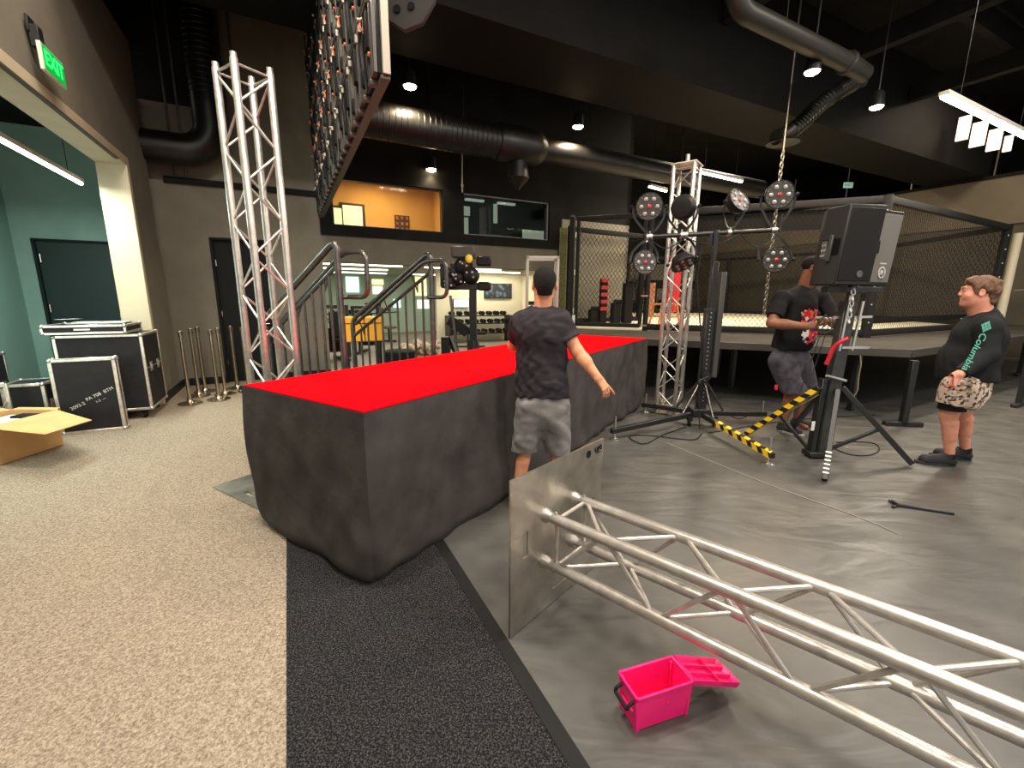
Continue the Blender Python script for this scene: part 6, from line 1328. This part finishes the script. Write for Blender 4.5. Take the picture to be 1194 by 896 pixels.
# ---- person behind the loudspeaker, printed T-shirt, holding a cable
def man_print():
    Y = 4.87; root = thing('person', 'person in black printed T-shirt and dark camouflage shorts, holding a cable behind the loudspeaker', 'person', (3.1, 4.87, 0))
    f = nrm([0.45, -0.89, 0]); r = np.cross(f, Z1)
    skin = skin_mat('skin_brown', (0.25, 0.1, 0.05), (0.19, 0.075, 0.038))
    headc = at(948, 313, 4.84); neckb = at(938, 336, 4.9)
    shc = at(937, 346, 4.87); shr = shc - (-r) * 0.2; shl = shc - r * 0.2
    pel = at(921, 412, 4.9)
    hipr, hipl = pel + r * 0.1 - Z1 * 0.04, pel - r * 0.1 - Z1 * 0.04
    ankr = fl(911, 503); ankl = fl(927, 498)
    if (ankr - ankl) @ r < 0: pass
    anr = np.array([ankr[0], ankr[1], 0.085]); anl = np.array([ankl[0], ankl[1], 0.085])
    # his right side is on the image left
    kr = np.array([anr[0] + 0.02, anr[1] - 0.02, 0.53]) + f * 0.03; kl = np.array([anl[0] + 0.0, anl[1], 0.53]) + f * 0.03
    shr = at(911, 348, 4.79); shl = at(955, 344, 4.97); shc = lerp(shl, shr, 0.5)
    hipr, hipl = at(910, 420, 4.84), at(932, 420, 4.94)
    elr = at(900, 377, 4.66); wrr = at(940, 381, 4.47); ell = at(975, 378, 4.84); wrl = at(968, 374, 4.5)
    S = SDF((2.5, 4.1, -0.01), (4.0, 5.25, 2.12), 0.006)
    S.cap(neckb - Z1 * 0.03, headc - Z1 * 0.05 - f * 0.02, 0.078, 0.074, k=0.03)
    T, R = head_prims(S, headc, nrm(f + np.array([0.55, 0.25, -0.3])), Z1, 1.05)
    chest = lerp(shl, shr, 0.5) - Z1 * 0.14
    S.cap(shl, shr, 0.058, k=0.05); S.cap(chest, pel, 0.17, 0.17, k=0.05, flat=(f, 0.75)); S.cap(hipl, hipr, 0.08, k=0.05)
    for h, kn, an in ((hipl, kl, anl), (hipr, kr, anr)): leg_prims(S, h, kn, an, f, fat=1.12)
    for s, e, w in ((shl, ell, wrl), (shr, elr, wrr)):
        S.cap(s, e, 0.058, 0.052, k=0.03); S.cap(e, lerp(e, w, 0.4), 0.053, 0.052, k=0.02); S.cap(lerp(e, w, 0.3), w, 0.052, 0.034, k=0.02)
    hand_prims(S, wrr, nrm(np.array([0.9, -0.2, 0.15])), [0.2, 0.5, -0.3], 1, curl=(0.8, 1.0, 0.6), sc=1.1, thumb=(0.6, 0.5, 0.5))
    hand_prims(S, wrl, nrm(np.array([-0.75, -0.45, 0.0])), [0.1, 0.6, -0.4], -1, curl=(0.8, 1.0, 0.6), sc=1.1, thumb=(0.6, 0.5, 0.5))
    body = S.build('body', skin, root); face_parts(T, R, 1.05, body, 'brown', HAIR_BUZZ)
    ff = R[:, 1]
    S = SDF(headc - 0.18, headc + 0.18, 0.005)
    S.ell(T((0, -0.015, 0.036)), np.array((0.079, 0.1, 0.087)) * 1.05, R, k=0.01, clip=[(T((0, 0.06, 0.05)), ff * 0.9 - Z1 * 0.35), (T((0, -0.03, -0.02)), -Z1)])
    S.build('hair', HAIR_BUZZ, root)
    S = SDF(headc - 0.2, headc + 0.18, 0.005)
    S.ell(T((0, 0.04, -0.075)), np.array((0.059, 0.062, 0.048)) * 1.05, R, k=0.01); S.ell(T((0, 0.1, -0.058)), np.array((0.026, 0.03, 0.018)) * 1.05, R, k=0.004, sub=True)
    S.halfspace(T((0, 0, -0.048)), Z1); S.build('beard', HAIR_BUZZ, root)
    cloth = mat('tshirt_black', (0.012, 0.0115, 0.012), 0.9, noise=0.1, nscale=30, bump=0.15, bscale=300)
    S = SDF((2.6, 4.35, 0.82), (3.85, 5.25, 1.9), 0.006)
    hem = [(at(920, 405, 4.88), -Z1)]
    S.cap(shl - Z1 * 0.008, shr - Z1 * 0.008, 0.088, k=0.05); S.cap(neckb - Z1 * 0.04, shc, 0.1, 0.09, k=0.08)
    S.cap(chest, pel, 0.215, 0.225, k=0.05, flat=(f, 0.74), clip=hem); S.cap(pel, pel - Z1 * 0.25, 0.222, 0.225, k=0.03, flat=(f, 0.74), clip=hem)
    S.ell(lerp(chest, pel, 0.6) + f * 0.06, (0.2, 0.15, 0.2), np.stack([r, f, Z1], 1), k=0.05)
    for s, e, tt in ((shl, ell, 0.75), (shr, elr, 0.75)):
        S.cap(s, lerp(s, e, tt + 0.1), 0.08, 0.079, k=0.04, clip=[(lerp(s, e, tt), nrm(e - s))])
    S.folds(0.006, 22, 5); S.cap(neckb - Z1 * 0.03 + f * 0.01, headc, 0.078, 0.074, k=0.004, sub=True)
    ts = S.build('tshirt', cloth, root)
    # printed graphic on the chest, laid on the cloth
    m = bpy.data.materials.new('chest_print'); m.use_nodes = True; nt = m.node_tree; b = nt.nodes['Principled BSDF']; b.inputs['Roughness'].default_value = 0.7
    tc = nt.nodes.new('ShaderNodeTexCoord'); vo = nt.nodes.new('ShaderNodeTexVoronoi'); vo.inputs['Scale'].default_value = 24
    sx = nt.nodes.new('ShaderNodeSeparateXYZ'); rp = nt.nodes.new('ShaderNodeValToRGB'); rp.color_ramp.interpolation = 'CONSTANT'
    el = rp.color_ramp.elements; el[0].position = 0; el[0].color = (0.75, 0.02, 0.02, 1); el[1].position = 0.42; el[1].color = (0.75, 0.72, 0.68, 1)
    for p, c in ((0.62, (0.02, 0.03, 0.12, 1)), (0.76, (0.9, 0.2, 0.04, 1)), (0.88, (0.012, 0.012, 0.012, 1))): q = el.new(p); q.color = c
    nt.links.new(tc.outputs['Object'], vo.inputs['Vector']); nt.links.new(vo.outputs['Color'], sx.inputs['Vector']); nt.links.new(sx.outputs['X'], rp.inputs['Fac']); nt.links.new(rp.outputs['Color'], b.inputs['Base Color'])
    from mathutils.bvhtree import BVHTree
    bv = BVHTree.FromPolygons([tuple(v.co) for v in ts.data.vertices], [tuple(p.vertices) for p in ts.data.polygons]); L = np.array(root.location)
    pm = MB(); ctr = lerp(chest, pel, 0.36) - L
    nu, nv = 36, 46; pts = {}
    for i in range(nu + 1):
        for j in range(nv + 1):
            o = ctr + r * (-(i / nu - 0.5)) * 0.3 + Z1 * (j / nv - 0.5) * 0.4 + f * 0.6
            h = bv.ray_cast(Vector(o), Vector(-f))
            pts[i, j] = np.array(h[0]) + f * 0.003 if h[0] is not None else None
    rr = np.random.default_rng(4)
    for i in range(nu):
        for j in range(nv):
            q = [pts[i, j], pts[i + 1, j], pts[i + 1, j + 1], pts[i, j + 1]]
            ui, vj = i / (nu - 1) - 0.5, j / (nv - 1) - 0.5; lim = 0.44 + 0.035 * math.sin(vj * 23) + 0.02 * math.sin(vj * 51 + 1); limv = 0.45 + 0.03 * math.sin(ui * 19) + 0.02 * math.sin(ui * 47)
            if any(x is None for x in q) or abs(ui) > lim or abs(vj) > limv: continue
            pm.add(q, [(0, 1, 2, 3)])
    pm.build('chest_print', m, ts)
    camo = mat('shorts_camo', (0.085, 0.078, 0.095), 0.9, noise=0.5, nscale=13, color2=(0.035, 0.032, 0.04), bump=0.15, bscale=200)
    S = SDF((2.6, 4.4, 0.38), (3.7, 5.4, 1.3), 0.006)
    S.cap(pel + Z1 * 0.1, pel - Z1 * 0.12, 0.185, 0.18, k=0.03, flat=(f, 0.85))
    for h, kn in ((hipl, kl), (hipr, kr)):
        S.cap(h, lerp(h, kn, 1.3), 0.122, 0.13, k=0.06, clip=[((0, 0, 0.47), -Z1)])
    S.folds(0.007, 24, 12); sh = S.build('shorts', camo, root)
    p = at(905, 452, 4.72); MB().box(p, (0.03, 0.02, 0.06)).build('red_tag', mat('tag_red', (0.6, 0.02, 0.04), 0.8), sh, world=True, bevel=0.004)
    bk = mat('shoe_dark', (0.03, 0.028, 0.027), 0.6); so = mat('sole_pale', (0.35, 0.33, 0.3), 0.6)
    shoe(root, 'shoe', anr, nrm([0.45, -0.89, 0]), bk, so, 0.31); shoe(root, 'shoe', anl, nrm([0.75, -0.6, 0]), bk, so, 0.31)
    # the cable in his hands
    w = lerp(wrr, wrl, 0.5) + f * 0.02
    cb = MB(); g = fl(893, 497)
    w0 = w + np.array([0.0, -0.06, 0])
    for k, off in enumerate((0.0, 0.05)):
        pts = []
        for i in range(15):
            t = i / 14; p = lerp(w0 + Z1 * 0.03 + np.array([off, 0, 0]), (np.array([g[0], g[1] - 0.3, 0.012]) + np.array([off * 3, 0.1 * k, 0])), t); p[2] = max(0.012, p[2] - 0.12 * math.sin(PI * t)); pts.append(p)
        cb.tube(pts, 0.0045, 6)
    lp = [w0 + np.array([0.07 * math.cos(a), 0.03 * math.sin(a * 2), 0.09 * math.sin(a)]) for a in np.linspace(0, 4 * PI, 40)]
    cb.tube(lp, 0.005, 6)
    tag(cb.build('cable', mat('cable_dark', (0.05, 0.052, 0.06), 0.5), None), 'dark cable held by the person in the printed T-shirt, hanging to the floor', 'cable')
    return root

# ---- person at the right, long sleeves, in profile facing left
def man_sleeve():
    root = thing('person', 'brown-haired person in black long-sleeved shirt and speckled shorts, standing in profile', 'person', (3.95, 3.8, 0))
    f = nrm([-0.8, 0.6, 0]); r = np.cross(f, Z1)         # left arm is on the camera side (-r is his left)
    l = -r
    skin = skin_mat('skin_pink', (0.68, 0.3, 0.2), (0.6, 0.25, 0.165))
    Yb = 3.8
    headc = at(1141, 341, Yb); neckb = at(1147, 364, Yb)
    shc = at(1152, 376, Yb); pel = at(1132, 438, Yb)
    shl, shr = at(1152, 380, 3.62), at(1146, 373, 3.92); shc = lerp(shl, shr, 0.5)
    hipl, hipr = at(1124, 448, 3.7), at(1128, 446, 3.86); pel = lerp(hipl, hipr, 0.5) + Z1 * 0.05
    anl = np.array([*fl(1103, 541)[:2], 0.085]); anr = np.array([*fl(1117, 536)[:2], 0.085])
    anl[:2] = fl(1105, 543)[:2]; anr[:2] = fl(1123, 536)[:2]
    knl = np.array([*(lerp(hipl, anl, 0.52))]) + f * 0.06; knr = lerp(hipr, anr, 0.52) + f * 0.03
    knl[2] = knr[2] = 0.49
    ell = at(1151, 414, 3.55); wrl = at(1118, 437, 3.5)
    elr, wrr = shr - Z1 * 0.3 - f * 0.01 + r * 0.09, shr - Z1 * 0.53 + f * 0.08 + r * 0.12
    S = SDF((3.6, 3.28, -0.01), (4.6, 4.36, 1.78), 0.0052)
    S.cap(neckb - Z1 * 0.05, headc - Z1 * 0.06 - f * 0.015, 0.078, 0.07, k=0.03)
    T, R = head_prims(S, headc, f + Z1 * 0.03, Z1, 1.06, 1.12)
    S.cap(neckb + f * 0.05, headc - Z1 * 0.085 + f * 0.03, 0.05, 0.045, k=0.03)
    chest = shc - Z1 * 0.14
    S.cap(shl, shr, 0.075, k=0.05); S.cap(chest, pel, 0.15, 0.15, k=0.05, flat=(f, 0.75)); S.cap(hipl, hipr, 0.1, k=0.05)
    for h, kn, an in ((hipl, knl, anl), (hipr, knr, anr)): leg_prims(S, h, kn, an, f, fat=1.14)
    for s, e, w in ((shl, ell, wrl), (shr, elr, wrr)):
        S.cap(s, e, 0.06, 0.05, k=0.03); S.cap(e, w, 0.05, 0.033, k=0.02)
    hand_prims(S, wrl, nrm(at(1107, 449, 3.5) - wrl), nrm(np.array([0.15, 0.75, -0.3])), -1, curl=(0.55, 0.8, 0.6), sc=1.1, thumb=(1.0, 0.12, 0.35), spread=0.0, kf=0.012)
    hand_prims(S, wrr, nrm([-0.3, 0, -1]), -r * 1.0, 1, curl=(0.5, 0.7, 0.5), sc=1.06)
    body = S.build('body', skin, root)
    hm = mat('hair_brown', (0.14, 0.066, 0.03), 0.6, noise=0.45, nscale=60, bump=0.7, bscale=240)
    face_parts(T, R, 1.06, body, 'grey', hm)
    S = SDF(headc - 0.2, headc + 0.2, 0.0045)
    S.ell(T((0, -0.02, 0.045)), np.array((0.088, 0.107, 0.088)) * 1.06, R, k=0.01, clip=[(T((0, 0.07, 0.055)), f * 0.9 - Z1 * 0.55)])
    S.cap(T((-0.045, 0.062, 0.09)), T((0.045, 0.062, 0.09)), 0.026, k=0.04)
    S.cap(T((0, -0.075, 0.0)), T((0, -0.075, -0.05)), 0.072, 0.058, k=0.03, flat=(f, 0.75))
    for s in (-1, 1):
        S.cap(T((s * 0.078, 0.026, 0.03)), T((s * 0.076, 0.022, -0.006)), 0.016, 0.009, k=0.02); S.ell(T((s * 0.09, -0.006, -0.012)), (0.03, 0.028, 0.042), R, k=0.006, sub=True)
    S.folds(0.005, 75, 2, (1, 1, 1)); S.build('hair', hm, root)
    cloth = mat('shirt_black', (0.014, 0.0145, 0.0155), 0.85, noise=0.1, nscale=30, bump=0.15, bscale=300)
    hemz = at(1130, 441, Yb)[2]; hem = [((0, 0, hemz), -Z1)]
    S = SDF((3.62, 3.3, 0.72), (4.62, 4.34, 1.6), 0.006)
    S.cap(shl - Z1 * 0.02, shr - Z1 * 0.02, 0.084, k=0.04); S.cap(neckb - Z1 * 0.055, shc, 0.105, 0.1, k=0.06)
    S.cap(chest, pel, 0.2, 0.21, k=0.05, flat=(f, 0.8), clip=hem); S.cap(pel, pel - Z1 * 0.2, 0.22, 0.22, k=0.02, flat=(f, 0.88), clip=hem)
    S.ell(lerp(chest, pel, 0.62) + f * 0.075, np.array((0.2, 0.155, 0.22)), np.stack([r, f, Z1], 1), k=0.06, clip=hem)
    S.ell(chest + f * 0.07 + Z1 * 0.02, (0.19, 0.13, 0.15), np.stack([r, f, Z1], 1), k=0.05)
    S.folds(0.006, 24, 21); cap_k = 0.03
    S.cap(shl, ell, 0.084, 0.072, k=cap_k); S.cap(ell, lerp(ell, wrl, 1.0), 0.072, 0.05, k=0.03, clip=[(lerp(ell, wrl, 0.93), nrm(wrl - ell))])
    S.cap(shr, elr, 0.096, 0.078, k=cap_k); S.cap(elr, wrr, 0.078, 0.05, k=0.03, clip=[(lerp(elr, wrr, 0.93), nrm(wrr - elr))])
    S.cap(neckb - Z1 * 0.03 + f * 0.02, headc + f * 0.02, 0.086, 0.08, k=0.004, sub=True)
    ts = S.build('shirt', cloth, root)
    # sleeve lettering and diamond mark, wrapped onto the sleeve
    from mathutils.bvhtree import BVHTree
    bv = BVHTree.FromPolygons([tuple(v.co) for v in ts.data.vertices], [tuple(p.vertices) for p in ts.data.polygons]); L = np.array(root.location)
    mint = mat('print_mint', (0.22, 0.72, 0.58), 0.6)
    def decal(vs, fs, o, x, y, name):
        out = []; d = np.cross(x, y)
        for p in vs:
            w = o + x * p[0] + y * p[1] + d * 0.3 - L; h = bv.ray_cast(Vector(w), Vector(-d)); q = np.array(h[0]) + d * (0.002 + p[2]) if h[0] is not None else w - d * 0.3
            out.append(q)
        return MB().add(out, fs).build(name, mint, ts)
    toward = nrm([0.1, -1, 0.08])
    pa, pb = at(1150, 390, 3.4), at(1122, 431, 3.4)
    x = nrm(pb - pa); x = nrm(x - toward * (x @ toward)); y = np.cross(toward, x)
    V, Fs = text_mesh('Columbia', 0.088, 0.0004, 0.0012); V[:, 0] *= 0.94; bmf = MB().add(V, Fs)
    decal(V, Fs, lerp(pa, pb, 0.5), x, y, 'sleeve_lettering')
    dm = MB(); s = 0.02
    for i in range(3):
        for j in range(3):
            a, b2 = (i - 1) * s * 1.12, (j - 1) * s * 1.12
            if (i + j) % 2 == 0 or True: dm.prism([(a - s / 2, b2 - s / 2), (a + s / 2, b2 - s / 2), (a + s / 2, b2 + s / 2), (a - s / 2, b2 + s / 2)], (0, 0, 0), (0.94, -0.34, 0), (0.34, 0.94, 0), 0.0005)
    V = np.array(dm.v); V = np.stack([V[:, 0] * 0.72 + V[:, 1] * 0.72, -V[:, 0] * 0.72 + V[:, 1] * 0.72, V[:, 2]], 1); V[:, 0] *= 1.1
    decal(V, dm.f, at(1150, 381, 3.4), nrm([1, 0.1, 0]), nrm(Z1), 'sleeve_diamond')
    V, Fs = text_mesh('-', 0.05, 0.0003, 0.001); decal(V, Fs, at(1121, 371, 3.5), nrm([1, 0.1, 0]), Z1, 'chest_mark')
    # shorts
    m = bpy.data.materials.new('shorts_speckled'); m.use_nodes = True; nt = m.node_tree; b = nt.nodes['Principled BSDF']; b.inputs['Roughness'].default_value = 0.85
    tc = nt.nodes.new('ShaderNodeTexCoord'); vo = nt.nodes.new('ShaderNodeTexVoronoi'); vo.inputs['Scale'].default_value = 48; rp = nt.nodes.new('ShaderNodeValToRGB'); rp.color_ramp.interpolation = 'CONSTANT'
    el = rp.color_ramp.elements; el[0].position = 0; el[0].color = (0.66, 0.5, 0.4, 1); el[1].position = 0.6; el[1].color = (0.06, 0.045, 0.035, 1); sx = nt.nodes.new('ShaderNodeSeparateXYZ')
    q = el.new(0.42); q.color = (0.35, 0.21, 0.13, 1); q = el.new(0.8); q.color = (0.7, 0.57, 0.47, 1)
    nt.links.new(tc.outputs['Object'], vo.inputs['Vector']); nt.links.new(vo.outputs['Color'], sx.inputs['Vector']); nt.links.new(sx.outputs['X'], rp.inputs['Fac']); nt.links.new(rp.outputs['Color'], b.inputs['Base Color'])
    zh = at(1108, 474, 3.65)[2]
    S = SDF((3.6, 3.35, 0.42), (4.5, 4.3, 1.0), 0.006)
    S.cap(pel + Z1 * 0.03, pel - Z1 * 0.12, 0.185, 0.195, k=0.03, flat=(f, 0.82))
    for h, kn in ((hipl, knl), (hipr, knr)): S.cap(h, lerp(h, kn, 1.2), 0.135, 0.118, k=0.04, clip=[((0, 0, zh), -Z1)])
    S.folds(0.006, 24, 31); sh = S.build('shorts', m, root)
    S = SDF((3.6, 3.35, 0.36), (4.5, 4.3, 0.72), 0.006)
    for h, kn in ((hipl, knl), (hipr, knr)): S.cap(lerp(h, kn, 0.6), lerp(h, kn, 1.3), 0.1, 0.088, k=0.01, clip=[((0, 0, zh - 0.065), -Z1)])
    S.build('shorts_liner', mat('liner_black', (0.012, 0.012, 0.013), 0.8), root)
    bk = mat('shoe_black', (0.022, 0.024, 0.027), 0.55, bump=0.2, bscale=200); so = mat('sole_black', (0.03, 0.032, 0.036), 0.6)
    shoe(root, 'shoe', anl, nrm([-0.95, 0.3, 0]), bk, so, 0.31, 1.05); shoe(root, 'shoe', anr, nrm([-0.9, 0.42, 0]), bk, so, 0.31, 1.05)
    for an in (anl, anr): MB().lathe([(0.048, 0), (0.047, 0.05)], (an[0], an[1], 0.07), (0, 0, 1), 16).build('sock', mat('liner_black', (0, 0, 0)), root, world=True)
man_tshirt(); man_print(); man_sleeve()
# ------------------------------------------------------------------ light
w = bpy.data.worlds.new('daylight'); scene.world = w; w.use_nodes = True
bg = w.node_tree.nodes['Background']; bg.inputs['Color'].default_value = (1.0, 0.97, 0.92, 1); bg.inputs['Strength'].default_value = 0.9
def area(name, loc, tgt, sx, sy, e, col):
    L = bpy.data.lights.new(name, 'AREA'); L.shape = 'RECTANGLE'; L.size = sx; L.size_y = sy; L.energy = e; L.color = col
    o = bpy.data.objects.new(name, L); COL.objects.link(o); o.location = tuple(loc); d = Vector(tuple(np.array(tgt) - np.array(loc))); o.rotation_euler = d.to_track_quat('-Z', 'Y').to_euler(); return o
# unseen area lamps added above the front half of the hall as ambient fill
for s, t, e in ((1.3, -6.4, 330), (3.2, -7.6, 150), (6.2, -7.8, 165), (9.4, -7.6, 140), (6.0, -10.5, 190), (1.2, -10.5, 150)):
    area('hall_fill', RW(s, t, 5.9), RW(s, t + 0.4, 0), 1.2, 0.3, e, (1.0, 0.9, 0.78))
area('cage_fill', RW(12.5, -0.5, 6.2), RW(12.5, 0.6, 0), 1.5, 0.6, 400, (1.0, 0.86, 0.64))  # added fill without a fixture, brightens the cage and the wall behind
area('cage_fill', RW(16.0, -5.0, 6.2), RW(17.0, -4.0, 0), 1.5, 0.6, 130, (1.0, 0.84, 0.62))  # second added fill, towards the right of the cage
# unseen area light added behind the camera for assumed daylight, no glass built
area('assumed_daylight_fill', RW(-1.5, -12.2, 2.4), RW(0.6, -8.4, 0.0), 5.0, 3.0, 230, (1.0, 0.95, 0.89))
area('left_wall_fill', RW(1.1, -4.2, 5.9), RW(0, -3.0, 4.0), 1.4, 0.2, 55, (1.0, 0.84, 0.62))  # added fill that brightens the upper left wall, no fixture there
area('assumed_teal_window', RW(-1.8, -4.8, 1.4), RW(-0.5, -3, 0.5), 1.1, 1.8, 30, (0.7, 1.0, 0.9))  # added area light for an unseen window assumed in the teal room
scene.view_settings.view_transform = 'Standard'; scene.view_settings.look = 'None'
scene.view_settings.exposure = 0.0; scene.view_settings.gamma = 1.0; scene.view_settings.use_curve_mapping = False
